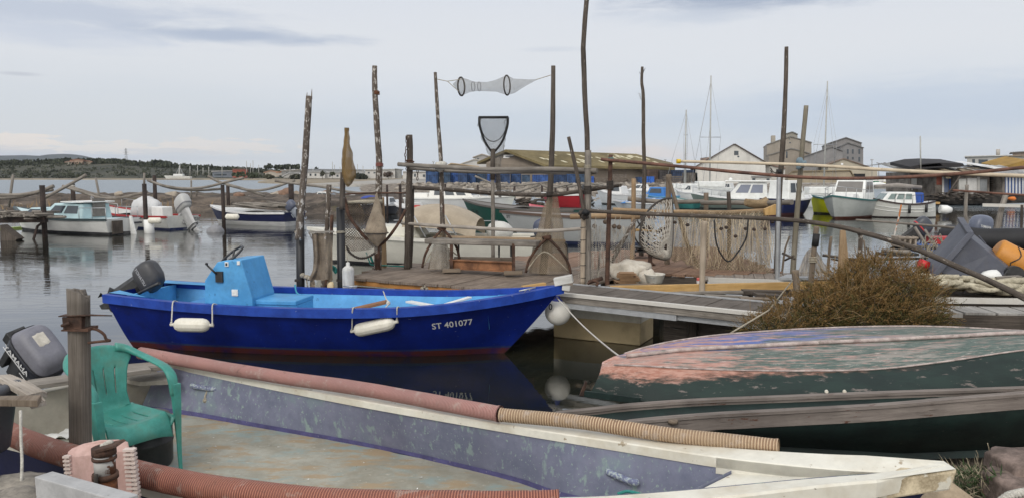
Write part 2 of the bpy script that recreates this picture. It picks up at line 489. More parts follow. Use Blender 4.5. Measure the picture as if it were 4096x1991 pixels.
def arc_resample(pts, n):
 L = [0]
 for a, b in zip(pts, pts[1:]): L.append(L[-1] + (b - a).length)
 out = []; k = 0
 for i in range(n + 1):
  s = L[-1] * i / n
  while k < len(L) - 2 and L[k + 1] < s: k += 1
  t = 0 if L[k + 1] == L[k] else (s - L[k]) / (L[k + 1] - L[k])
  out.append(pts[k].lerp(pts[k + 1], t))
 return out
def proj_x(p):
 d = p - V((0, 0, H))
 return CX + F * d.x / (d.y * CA - d.z * SA)
def near_idx(L, px): return min(range(len(L)), key=lambda i: abs(proj_x(L[i]) - px))
def side_off(pts, d):      # shift a plan line sideways
 out = []
 for i in range(len(pts)):
  t = (pts[min(i + 1, len(pts) - 1)] - pts[max(i - 1, 0)]); t.z = 0; t.normalize()
  out.append(pts[i] + V((-t.y, t.x, 0)) * d)
 return out
nb_far = arc_resample(smooth_path([Zp(x, y, z) for x, y, z in ((640, 1441, .80), (1024, 1521, .80), (1500, 1611, .805), (2048, 1702, .82), (2500, 1770, .84), (2900, 1829, .87), (3300, 1871, .90), (3560, 1886, .915))], 8), 60)
nb_near = arc_resample(smooth_path([V((-3.62, 4.7, .80)), Zp(173, 1764, .80), Zp(540, 1882, .80), Zp(994, 1962, .80), Zp(1500, 1984, .81), Zp(2242, 1985, .825), Zp(2670, 1962, .845), Zp(3245, 1909, .89), Zp(3540, 1888, .915)], 8), 60)
NBH = .46
def ati(L, f): i = min(int(f), len(L) - 2); return L[i].lerp(L[i + 1], f - i)
FI, NI = near_idx(nb_far, 2915), near_idx(nb_near, 2672)
nb_floor = M('worn_deck_paint', (.31, .295, .235), .75, .14, 3.2, (.36, .355, .305), chips=[((.275, .34, .325), 2.1, .50, .12, (1, 1.6, 1)), ((.36, .275, .175), 3, .49, .12, (1, 3, 1)), ((.28, .225, .15), 11, .64, .05, (1, 3, 1)), ((.50, .47, .40), 19, .645, .02, (1, 2.4, 1)), ((.25, .11, .04), 2.6, .70, .04), ((.08, .06, .04), 26, .70, .01)], bump=.25, bscale=30, grime=((.22, .17, .10), 1.2, .45))
nb_wall = M('faded_violet_paint', (.155, .175, .255), .7, .16, 2.4, (.20, .21, .285), chips=[((.20, .25, .29), 3, .53, .14), ((.25, .33, .32), 15, .555, .09, (1, 1, .5)), ((.29, .37, .34), 42, .605, .04), ((.05, .05, .10), 9, .73, .02, (2.4, 2.4, .3))], grime=((.13, .13, .19), 1.6, .5, (1.5, 1.5, .5)), bump=.12, bscale=30)
def near_boat():
 o = thing('open_boat', 'open white workboat with faded violet inside walls and worn bare floor, hoses over its gunwales', 'boat', (-.9, 4.6, 0))
 N = len(nb_far) - 1
 ff = arc_resample(smooth_path([Zp(x, y, NBH) for x, y in ((560, 1640), (735, 1656), (1024, 1706), (1500, 1791), (1900, 1882), (2100, 1936), (2240, 1986))] + [V((.62, 4.08, NBH)), V((nb_far[FI].x, nb_far[FI].y - .02, NBH))], 8), 60)
 fn_ = [V((p.x, p.y + .05, NBH)) for p in nb_near]
 mb = MB()
 mb.grid(lambda u, v: ff[int(u * N + .5)].lerp(fn_[int(u * NI + .5)], v) + V((0, 0, .004 * NZ.noise(V((u * 30, v * 9, 0))))), N, 10)
 part('floor', mb, nb_floor, o)
 mb = MB()
 def wall(u, v):
  a = ati(nb_far, u * FI) + V((0, .012, 0)); b = ff[int(u * N + .5)]
  p = a.lerp(b, v); p.z += -.02 * (1 - v)
  return p
 mb.grid(wall, N, 8)
 mb.grid(lambda u, v: nb_near[int(u * N + .5)].lerp(fn_[int(u * N + .5)], v), N, 4)
 mb.poly([nb_far[FI] - V((.01, 0, .06)), nb_near[NI] - V((.01, 0, .06)), V((nb_near[NI].x, nb_near[NI].y, NBH)), V((nb_far[FI].x, nb_far[FI].y, NBH))])
 part('inner_wall', mb, nb_wall, o)
 mb = MB(); random.seed(17)
 for k in range(70):
  i = rnd(.04, .95); p = ff[int(i * N)].lerp(fn_[int(i * NI)], rnd(.05, .9)); r_ = rnd(.004, .016)
  mb.poly([p + V((rnd(-1, 1) * r_ * 1.6, rnd(-1, 1) * r_, .006 + rnd(0, .008))) for q in range(4)])
 part('flakes', mb, M('paint_flakes', (.30, .27, .23), .9, .8, 14, (.6, .58, .54)), o, kind='stuff')
 mb = MB()
 tr = [p.lerp(ati(nb_far, i / N * FI), .09) + V((0, -.004, 0)) for i, p in enumerate(ff)]
 mb.grid(lambda u, v: (ff[int(u * N + .5)] + V((0, -.006, 0))).lerp(tr[int(u * N + .5)], v), N, 1)
 part('base_trim', mb, M('violet_trim', (.085, .08, .20), .7, .3, 8, chips=[((.30, .28, .33), 22, .64, .05)]), o)
 of, on = side_off(nb_far, .13), side_off(nb_near, -.12)
 for i in range(30): on[i] = nb_near[i].lerp(on[i], .25 + .75 * sst(16, 30, i))
 of[-1] = on[-1] = Zp(3782, 1856, .95)
 for i in range(N - 14, N): of[i].z += .03 * sst(N - 14, N, i); on[i].z += .02 * sst(N - 14, N, i)
 mb = MB()
 for L, sgn in ((of, -1), (on, 1)):
  def hull(u, v, L=L, sgn=sgn):
   p = L[int(u * N + .5)].copy(); c = (of[int(u * N + .5)] + on[int(u * N + .5)]) / 2
   q = p.lerp(V((c.x, c.y, p.z)), .14 * v ** 1.3); q.z = lerp(p.z, .14, v)
   q.x -= .55 * v * sst(.75, 1, u)
   return q
  mb.grid(hull, N, 8)
 part('hull', mb, M('dark_blue_hull', (.012, .014, .05), .6, .3, 4), o)
 mb = MB()
 a, b = nb_far[0], nb_near[0]
 mb.prism([a + V((.02, .05, -.02)), b + V((.02, -.05, -.02)), V((b.x + .08, b.y, .2)), V((a.x + .08, a.y, .2))], V((-.08, .05, 0)))
 part('transom', mb, M('cream_transom', (.44, .41, .34), .65, .12, 4, grime=((.27, .22, .16), 3, .5)), o, bevel=.01)
 mb = MB()
 for L, O in ((nb_far, of), (nb_near, on)):
  rings = []
  for i in range(N + 1):
   a, b = L[i], O[i]
   ins = (a - b); ins.z = 0
   if ins.length > 1e-6: ins.normalize()
   w = .09
   th = lerp(.045, .06, sst(.5, 1, i / N))
   rings.append([a + V((0, 0, -th)), a + V((0, 0, -.006)), a - ins * .008, b + V((0, 0, 0)), b - ins * .006 + V((0, 0, -.012)), b + V((0, 0, -.085))])
  mb.loft(rings, False, sm=False, closed=False)
 tip = of[-1]
 i = N
 mb.poly([nb_far[N], nb_near[N], on[N - 1], tip + V((.02, -.05, -.002)), tip + V((.02, .05, -.002)), of[N - 1]][::-1])
 part('gunwale', mb, white_old, o)
 mb = MB()
 mb.prism([of[N - 2].lerp(tip, .55) + V((0, -.015, -.012)), tip + V((.03, .035, -.006)), tip + V((.035, -.045, -.008)), on[N - 2].lerp(tip, .3) + V((0, -.012, -.014))], V((-.03, 0, -.10)))
 part('stem', mb, M('stained_stem', (.36, .28, .17), .8, .3, 9, (.55, .47, .33), chips=[((.60, .57, .48), 6, .52, .05)], bump=.4), o, bevel=.012)
 mb = MB()
 n0, f0 = NI, FI
 def fd(u, v):
  a = nb_far[min(N, int(f0 + u * (N - f0) + .5))]; b = nb_near[min(N, int(n0 + u * (N - n0) + .5))]
  p = a.lerp(b, v); p.z += -lerp(.075, .03, u)
  return p
 mb.grid(fd, N - f0, 6)
 for Q, q0 in ((nb_far, f0 - 1), (nb_near, n0 - 1)): mb.grid(lambda u, v: Q[int(q0 + u * (N - q0) + .5)] + V((0, 0, -.004 - .085 * v)), N - q0, 2)
 part('foredeck', mb, white_old, o)
 mb = MB()
 pts = [Zp(x, y, .74) for x, y in ((455, 1506), (690, 1480), (692, 1520), (560, 1526))]
 mb.prism(pts, V((0, 0, -.03)))
 part('quarter_deck', mb, M('grey_deck', (.30, .28, .24), .8, .2, 6), o)
 for (px, py, qx, qy, lab) in ((775, 1537, 880, 1553, 1), (2435, 1878, 2550, 1925, 0)):
  z = .68 if lab else .66
  a, b = Zp(px, py, z), Zp(qx, qy, z - .01)
  mb = MB(); nrm = V((-.35, -.8, 0)) * .04
  mb.tube(smooth_path([a + nrm * .2, a + nrm * .8 + (b - a) * .12, b + nrm * .8 - (b - a) * .12, b + nrm * .2], 5), .02, 8, wob=.15)
  c = part('handle', mb, M('chipped_handle', (.17, .19, .30), .7, .3, 30, chips=[((.36, .42, .42), 60, .5, .05)]), o)
  if lab:
   mb = MB(); p = Zp(850, 1545, .67) + nrm
   mb.tube(smooth_path([p, p + V((-.02, -.03, -.06)), p + V((-.02, -.03, -.12)), Zp(800, 1625, .5), Zp(735, 1645, .475)], 6), .008, 6)
   mb.ball(p + V((-.02, -.03, -.09)), .02)
   part('tether', mb, rope_t, o)
 return o
near_boat()
def hosemat(name, a, b, per):
 if name in MC: return MC[name]
 m, t, bs = newmat(name)
 tc = t.new('ShaderNodeTexCoord'); sp = t.new('ShaderNodeSeparateXYZ'); t.link(tc.outputs['UV'], sp.inputs[0])
 s = t.math('SINE', t.math('MULTIPLY', sp.outputs[1], 6.28318 / per))
 n = t.noise(tc.outputs['Object'], 3, 5)
 c = t.mix(t.ramp(s, -.3, .5), b, a)
 c = t.mix(t.math('MULTIPLY', t.ramp(n, .4, .7), .55), c, tuple(x * .62 for x in a))
 n2 = t.noise(tc.outputs['Object'], 11, 6, .7)
 c = t.mix(t.math('MULTIPLY', t.ramp(n2, .52, .7), .6), c, (.50, .42, .36)); c = t.mix(t.math('MULTIPLY', t.ramp(n2, .40, .28), .6), c, (.10, .06, .045))
 t.link(c, bs.inputs['Base Color']); bs.inputs['Roughness'].default_value = .6
 bp = t.new('ShaderNodeBump'); bp.inputs['Distance'].default_value = .004; bp.inputs['Strength'].default_value = .8
 t.link(s, bp.inputs['Height']); t.link(bp.outputs[0], bs.inputs['Normal'])
 MC[name] = m
 return m
def hose(pts, r, mat, label):
 P = smooth_path(pts, 14)
 P = [p + V((0, .35, 1)) * (.007 * NZ.noise(p * 1.7)) for p in P]
 mb = MB(); mb.tube(P, r, 18, caps=False, wob=.05)
 for e, q in ((0, 1), (-1, -2)):
  d = (P[e] - P[q]).normalized()
  mb.tube([P[e] - d * .012, P[e] + d * .002], [r * 1.04, r * 1.04], 18, caps=False)
  mb.tube([P[e] + d * .002, P[e] - d * .06], [r * .9, r * .86], 18, caps=False)
 solo('corrugated_hose', mb, mat, label, 'hose')
hose([Zp(x, y, z) for x, y, z in ((565, 1412, .87), (760, 1446, .87), (1024, 1490, .87), (1500, 1563, .875), (1850, 1626, .88), (1998, 1652, .885))], .048,
     hosemat('pink_ribbed_hose', (.53, .295, .265), (.36, .165, .14), .0105), 'long pink corrugated hose split over the far gunwale of the violet workboat')
hose([Zp(x, y, z) for x, y, z in ((2003, 1655, .885), (2250, 1679, .89), (2600, 1724, .895), (3000, 1772, .905), (3112, 1786, .91))], .041,
     hosemat('tan_ribbed_hose', (.58, .43, .28), (.26, .15, .085), .016), 'tan and brown ribbed hose following the pink one towards the bow')
hose([Zp(x, y, z) for x, y, z in ((-60, 1690, .86), (173, 1787, .87), (540, 1889, .87), (735, 1930, .87), (1000, 1974, .875), (1400, 2005, .885), (1900, 2014, .895), (2235, 2012, .9))], .061,
     hosemat('red_brown_ribbed_hose', (.46, .19, .125), (.19, .06, .045), .0125), 'thick red-brown corrugated hose on the near gunwale, passing behind the rusty pipe')
def chair():
 mat = M('green_chair_plastic', (.042, .235, .195), .42, .12, 5, (.06, .285, .24), grime=((.10, .17, .12), 6, .55), chips=[((.16, .13, .08), 14, .70, .06)], spec=.4)
 r = R(55)
 foot = Zp(718, 1884, NBH)
 loc = foot - Mx.Rotation(r, 3, 'Z') @ V((.29 * .76, -.285 * .9, 0))
 o = thing('plastic_chair', 'sea-green plastic garden armchair standing inside the violet workboat', 'chair', loc, r)
 o.scale = (.76, .9, 1)
 TH = .014
 def solid(mb, name):
  p = part(name, mb, mat, o, local=True)
  m = p.modifiers.new('Solidify', 'SOLIDIFY'); m.thickness = TH; m.offset = 0
  return p
 def seat(u, v):      # u across, v from front to back
  x = lerp(-.255, .255, u) * lerp(1, .86, v); y = lerp(-.27, .20, v)
  e = abs(2 * u - 1)
  z = .36 - .02 * math.sin(math.pi * v) * (1 - e * e) + .015 * e ** 4
  if v < .16: z -= .10 * ((.16 - v) / .16) ** 2 * (1 + .45 * e ** 3)
  y -= .03 * (1 - e * e) * (1 - v)
  return (x, y, z)
 mb = MB(); full = MB(); full.grid(seat, 46, 20)
 for f, uv in zip(full.f, full.uv):
  u, v = sum(q[0] for q in uv) / 4, sum(q[1] for q in uv) / 4
  if any(abs(u - c) < .012 for c in (.20, .40, .60, .80)) and .28 < v < .72: continue
  mb.face(f, uv, 0, True)
 mb.v = full.v
 solid(mb, 'seat')
 def back(u, v):
  wdt = pw([(0, .215), (.3, .19), (.6, .215), (.85, .265), (1, .25)], v)
  e = 2 * u - 1
  x = e * wdt
  z = lerp(.335, .765, v)
  if v > .7: z -= .06 * abs(e) ** 3 * (v - .7) / .3
  y = .20 + .11 * v + .0 - .06 * e * e * (.3 + .7 * v)
  if v < .12: y -= .05 * (1 - v / .12) ** 2
  return (x, y, z)
 mb = MB(); full = MB(); full.grid(back, 46, 24)
 for f, uv in zip(full.f, full.uv):
  u, v = sum(q[0] for q in uv) / 4, sum(q[1] for q in uv) / 4
  if any(abs(u - c) < .012 for c in (.2, .4, .6, .8)) and .28 < v < .66: continue
  mb.face(f, uv, 0, True)
 mb.v = full.v
 solid(mb, 'backrest')
 for sx in (-1, 1):
  pts = smooth_path([V((sx * x, y, z)) for x, y, z in ((.16, .285, .742), (.235, .245, .725), (.298, .13, .685), (.322, -.03, .655), (.324, -.14, .628), (.318, -.205, .575), (.308, -.23, .47))], 5)
  mb = MB(); rings = []
  for i, p in enumerate(pts):
   t = i / (len(pts) - 1)
   d = (pts[min(i + 1, len(pts) - 1)] - pts[max(0, i - 1)]).normalized()
   s_ = d.cross(UP).normalized(); u_ = s_.cross(d).normalized()
   w = lerp(.034, .042, sst(0, .5, t)) * (1 - .35 * sst(.8, 1, t)); h = lerp(.03, .013, sst(0, .5, t))
   rings.append([p + s_ * (w * math.cos(a) * 1.0) + u_ * (h * math.sin(a)) for a in [k * 6.28318 / 10 for k in range(10)]])
  mb.loft(rings)
  part('armrest', mb, mat, o, local=True)
  mb = MB(); rings = []
  for t in [i / 10 for i in range(11)]:
   z = lerp(.55, 0, t); y = lerp(-.205, -.285, t); x = sx * lerp(.312, .29, t)
   if t < .12: y += .0
   w = lerp(.056, .021, sst(0, .9, t)); dpt = lerp(.04, .017, t)
   rings.append([V((x + sx * dpt, y + w, z)), V((x + sx * dpt, y - w, z)), V((x - sx * dpt * .6, y - w, z)), V((x - sx * dpt * .6, y - w + .014, z)), V((x + sx * dpt * .5, y - w + .014, z)), V((x + sx * dpt * .5, y + w, z))])
  mb.loft(rings, sm=False)
  part('leg', mb, mat, o, local=True, bevel=.004)
  mb = MB(); rings = []
  for t in [i / 6 for i in range(7)]:
   z = lerp(.38, 0, t); y = lerp(.19, .31, t); x = sx * lerp(.20, .25, t); w = lerp(.035, .02, t)
   rings.append([V((x - w, y - .012, z)), V((x + w, y - .012, z)), V((x + w, y + .014, z)), V((x - w, y + .014, z))])
  mb.loft(rings, sm=False)
  part('leg', mb, mat, o, local=True, bevel=.004)
  mb = MB()      # web that ties seat to arm leg
  mb.grid(lambda u, v: V((sx * lerp(.25, .30, v), lerp(-.26, -.05, u), lerp(.345, .35, v) - .05 * (1 - u) * (1 - v))), 4, 3)
  solid(mb, 'side_web')
chair()
def near_left():
 c = Zp(545, 1880, NBH); c.y += .1
 o = thing('drum', 'black plastic drum under the green chair', 'drum', c)
 mb = MB(); mb.lathe([(.001, 0), (.165, 0), (.175, .02), (.178, .15), (.183, .155), (.183, .165), (.178, .17), (.178, .3), (.165, .32), (.001, .32)], n=28)
 part('body', mb, black_plastic, o, local=True)
 mb = MB()
 for ang in (0, .5, 1.0):
  pass
 d = V((-.35, -.94, 0)); s = V((.94, -.35, 0))
 P0 = d * .184 + s * -.03
 mb.tube([P0 + UP * .31, P0 + UP * .02], .005, 5)
 for z in (.05, .11, .17, .24):
  mb.tube(smooth_path([P0 + UP * z - s * .035, P0 + UP * (z - .008) + d * .003, P0 + UP * (z + .006) + s * .03], 4), .004, 5)
 mb.tube(smooth_path([P0 + s * .15 + d * -.03 + UP * .30, P0 + s * .16 - d * .01 + UP * .24, P0 + s * .09 + UP * .1, P0 + s * .04 + UP * .02], 6), .005, 5)
 part('lashing', mb, rope_w, o, local=True)
 mb = MB(); cc = Zp(225, 1742, NBH)
 mb.grid(lambda u, v: cc + V((lerp(-.13, .22, u), lerp(-.10, .16, v), .012 + .05 * abs(NZ.noise(V((u * 4, v * 4, 2)))) + .01 * NZ.noise(V((u * 11, v * 9, 5))))), 20, 14)
 solo('cloth', mb, white_plain, 'crumpled white cloth on the floor of the violet workboat by its stern', 'cloth')
 for k, (a, b, lab) in enumerate((((120, 1546), (600, 1478), 'grey slotted deck board across the stern of the violet workboat'), ((470, 1484), (672, 1466), 'short grey board lying beyond the chair at the far stern corner'))):
  mb = MB(); p, q = Zp(*a, .86 - .03 * k), Zp(*b, .86 - .03 * k)
  d = (q - p).normalized(); s = V((-d.y, d.x, 0))
  for j in range(4): mb.beam(p + s * (j * .052 - .02), q + s * (j * .052 - .02), .048, .03)
  solo('board', mb, wood_grey, lab, 'board', bevel=.003)
 D = 3.93
 top, bot = W(312, 1160, D), V((W(303, 1800, D).x, D, .1))
 o = thing('timber_post', 'split grey timber post with a rusty iron bracket, beside the green chair', 'post', bot)
 mb = MB(); rings = []
 n = 18
 for i in range(25):
  t = i / 24; c = bot.lerp(top, t)
  ring = []
  for k in range(n):
   a = 6.28318 * k / n
   r = .053 * (1 + .10 * NZ.noise(V((math.cos(a) * 1.5, math.sin(a) * 1.5, t * 2))) + .05 * NZ.noise(V((math.cos(a) * 5, math.sin(a) * 5, t * 1.2))))
   if abs(a - 4.9) < .2: r *= .80
   z = c.z + (.035 * NZ.noise(V((math.cos(a) * 2.2, math.sin(a) * 2.2, 9))) - (.03 if a < 1.3 or a > 5.4 else 0) if i == 24 else 0)
   ring.append(V((c.x + r * math.cos(a), c.y + r * math.sin(a), z)))
  rings.append(ring)
 rings.append([p + (V((top.x, top.y, p.z)) - p) * .55 + V((0, 0, .012 * NZ.noise(p * 60))) for p in rings[-1]])
 mb.loft(rings, sm=True)
 part('shaft', mb, wood_post, o)
 mb = MB()
 P = lambda x, y, d=0: W(x, y, D + d)
 mb.prism([P(232, 1262, -.07), P(340, 1258, -.085), P(450, 1259, -.02), P(350, 1254, .06), P(262, 1254, .04)], V((0, 0, -.006)))
 mb.prism([P(247, 1268, -.066), P(326, 1266, -.072), P(326, 1316, -.07), P(252, 1316, -.064)], V((0, .012, 0)))
 mb.prism([P(326, 1266, -.072), P(353, 1264, .02), P(353, 1312, .02), P(326, 1316, -.07)], V((-.01, 0, 0)))
 mb.tube([P(246, 1302, -.08), P(280, 1290, -.085)], .009, 6)
 mb.prism([P(243, 1318, -.07), P(352, 1314, -.075), P(352, 1326, -.075), P(243, 1324, -.07)], V((0, .1, 0)))
 part('bracket', mb, rust_dark, o, bevel=.002)
 mb = MB()
 mb.tube(smooth_path([P(350, 1314, -.03), P(385, 1316, -.03), P(415, 1335, -.02), P(425, 1355, -.02), P(440, 1361, -.02), P(405, 1364, -.02), P(352, 1370, -.03)], 6), .0075, 6)
 part('hook', mb, rust_dark, o)
 b0 = V((-2.60, 3.42, 1.0))
 o = thing('tub', 'dark grey plastic tub with rolled rim at the left edge, wood scraps on top', 'tub', b0)
 grey_pl = M('slate_grey_plastic', (.045, .048, .058), .5, .15, 5, (.06, .063, .075), grime=((.11, .105, .10), 5, .3))
 mb = MB()
 prof = [(.19, 0), (.20, .02), (.225, .30), (.245, .52), (.245, .56)]
 rings = []
 for r_, z in [(a * .82, b * .55) for a, b in prof]:
  rings.append([V((sx * r_ * .86 + math.cos(a) * .06, sy * r_ * .86 + math.sin(a) * .06, z)) for (sx, sy, a0) in ((1, 1, 0), (-1, 1, 90), (-1, -1, 180), (1, -1, 270)) for a in (R(a0), R(a0 + 30), R(a0 + 60), R(a0 + 90))])
 mb.loft(rings)
 part('body', mb, grey_pl, o, local=True)
 mb = MB(); rings = []
 for r_, z in ((.20, .27), (.225, .27), (.232, .28), (.232, .30), (.22, .315), (.195, .32), (.16, .315)):
  rings.append([V((sx * r_ * .8 + math.cos(a) * .07, sy * r_ * .8 + math.sin(a) * .07, z)) for (sx, sy, a0) in ((1, 1, 0), (-1, 1, 90), (-1, -1, 180), (1, -1, 270)) for a in (R(a0), R(a0 + 30), R(a0 + 60), R(a0 + 90))])
 mb.loft(rings, caps=False)
 part('rim', mb, grey_pl, o, local=True)
 A_ = lambda x, y, d: W(x, y, d)
 wl = WOOD('pale_reeded_wood', (.36, .31, .26), (.50, .45, .39))
 def board(pts, th, lab, mat=wl, nm='board', ridges=0):
  mb = MB()
  mb.prism(pts, V((0, 0, -th)))
  if ridges:
   a, b, c, d = pts
   for i in range(ridges):
    t = (i + .5) / ridges
    mb.beam(a.lerp(b, t) + UP * .003, d.lerp(c, t) + UP * .003, .009, .008)
  solo(nm, mb, mat, lab, 'board', bevel=.002)
 board([A_(-20, 1505, 3.66), A_(40, 1500, 3.75), A_(172, 1568, 3.5), A_(110, 1584, 3.38)], .022, 'pale reeded board slanting over the grey tub', ridges=9)
 board([A_(40, 1500, 3.80), A_(114, 1530, 3.78), A_(188, 1576, 3.62), A_(172, 1570, 3.52)], .018, 'second reeded board lying under the slanting one on the tub', ridges=7)
 board([A_(-40, 1582, 3.36), A_(165, 1578, 3.40), A_(150, 1600, 3.30), A_(-40, 1596, 3.25)], .03, 'brown plank lying flat across the tub rim', wood_brown)
 board([A_(110, 1600, 3.42), A_(170, 1588, 3.5), A_(185, 1606, 3.44), A_(125, 1622, 3.34)], .016, 'small offcut of reeded board sticking out past the tub', ridges=5)
 mb = MB(); mb.tube(smooth_path([W(82, 1640, 3.2), W(84, 1760, 3.15), W(88, 1860, 3.1), W(80, 2010, 3.05)], 5), .006, 6)
 solo('rope', mb, rope_w, 'thin white rope hanging down the front of the grey tub', 'rope')
 D = 3.36
 o = thing('panel', 'faded pink plastic panel with notched edges leaning behind the rusty pipe', 'panel', V((W(400, 1990, D).x, D, .2)))
 pk = M('faded_pink_plastic', (.50, .31, .27), .6, .12, 6, (.56, .38, .35), grime=((.22, .14, .11), 7, .5, (1, 1, .4)))
 arc = [(270, 1806), (284, 1794), (330, 1775), (400, 1760), (470, 1758), (508, 1768)]
 lo = [(278, 1991), (300, 2100), (520, 2100), (532, 1995)]
 mb = MB()
 outl = [W(x, y, D + .04 * (1 - (y - 1758) / 300)) for x, y in arc] + [W(514, 1800, D), W(530, 1995, D - .02), W(532, 2100, D - .03), W(285, 2100, D - .03), W(281, 1935, D - .01), W(272, 1830, D + .01)]
 mb.prism(outl, V((0, .012, 0)))
 part('sheet', mb, pk, o, bevel=.004)
 mb = MB()
 for i in range(8):
  x, y = lerp(266, 279, i / 7), lerp(1826, 1935, i / 7)
  a = W(x, y, D - .005); mb.box(a + V((-.001, .004, 0)), (.03, .02, .009))
 mb3 = mb; mb = MB()
 for i in range(13):
  x, y = lerp(515, 535, i / 12), lerp(1798, 2000, i / 12)
  a = W(x + 4, y, D - .005); mb.box(a + V((-.002, .004, 0)), (.05, .03, .010))
 mb2 = mb; mb = mb3; mb.beam(W(266, 1818, D + .01), W(272, 1935, D + .01), .006, .02, up=V((0, 1, 0)))
 part('notched_edge', mb, MC.get('bleached_pink_edge') or M('bleached_pink_edge', (.62, .52, .47), .6, .1, 6), o); mb = mb2
 mb.beam(W(530, 1790, D + .01), W(553, 2000, D + .01), .008, .03, up=V((0, 1, 0)))
 part('notched_edge', mb, M('bleached_pink_edge', (.62, .52, .47), .6, .1, 6), o)
 a, b = V((W(436, 2000, 3.05).x, 3.05, .15)), W(416, 1800, 3.05)
 o = thing('pipe_stub', 'rusty steel pipe stub with a torn collar at the bottom left', 'pipe', a)
 d = (b - a).normalized()
 mb = MB(); mb.tube([a, b - d * .10], .043, 18, wob=.04)
 part('pipe', mb, rust, o)
 mb = MB(); mb.tube([b - d * .105, b - d * .02], .0405, 18, wob=.05)
 part('sleeve', mb, M('flaking_grey_paint', (.40, .39, .37), .7, .15, 10, chips=[((.10, .04, .02), 9, .56, .04)]), o)
 mb = MB()
 for q, rr, h in ((.105, .05, .022), (.03, .047, .012), (.0, .046, .03)):
  c = b - d * q; mb = MB(); mb.tube([c - d * h / 2, c + d * h / 2], rr, 18, wob=.10)
  if h < .03: part('collar', mb, rust_dark, o)
 part('collar', mb, rust_dark, o); mb = MB()
 mb.prism([W(x, y, 3.0) for x, y in ((376, 1800), (450, 1784), (462, 1790), (382, 1812))], V((0, .09, 0)))
 part('collar', mb, rust_dark, o, bevel=.002)
 mb = MB()
 for k in range(3): mb.ball(W(415 + k * 12, 1781 - k * 7, 3.06), .013, (1.3, 1, .8), 8)
 solo('knot', mb, rope_w, 'small white rope knot on top of the rusty pipe stub', 'rope')
 mb = MB(); mb.tube(smooth_path([W(385, 1895, 2.99), W(378, 1960, 2.98), W(345, 1940, 2.95), W(300, 1927, 2.95), W(272, 1950, 2.93), W(262, 2000, 2.9)], 6), .008, 6)
 solo('cable', mb, rope_d, 'dark cable curving over the grey timber in front of the pink panel', 'cable')
 mb = MB(); mb.beam(W(178, 1938, 2.92), W(520, 2038, 2.62), .07, .09)
 solo('timber', mb, M('grey_painted_timber', (.38, .38, .38), .75, .15, 8, chips=[((.2, .17, .14), 12, .68, .04)], bump=.3), 'pale grey painted timber at the bottom left corner', 'timber', bevel=.004)
 stone = M('quay_stone', (.16, .145, .125), .9, .35, 6, (.25, .225, .19), bump=.8, bscale=18)
 for k, (x, y, d_, r_) in enumerate(((50, 1950, 3.1, .12), (130, 1985, 3.05, .09), (10, 2010, 2.9, .12), (100, 1925, 3.3, .08), (175, 2010, 2.95, .07))):
  mb = MB(); mb.ball(W(x, y, d_), r_, (1.4, 1, .35), 14, rough=.5, seed=k * 3)
  solo('stone', mb, stone, ['flat grey stone below the tub', 'flat grey stone beside the painted timber', 'grey stone in the very corner at bottom left', 'small grey stone just under the tub edge', 'small stone against the end of the painted timber'][k], 'stone', 'stones at the bank edge')
near_left()
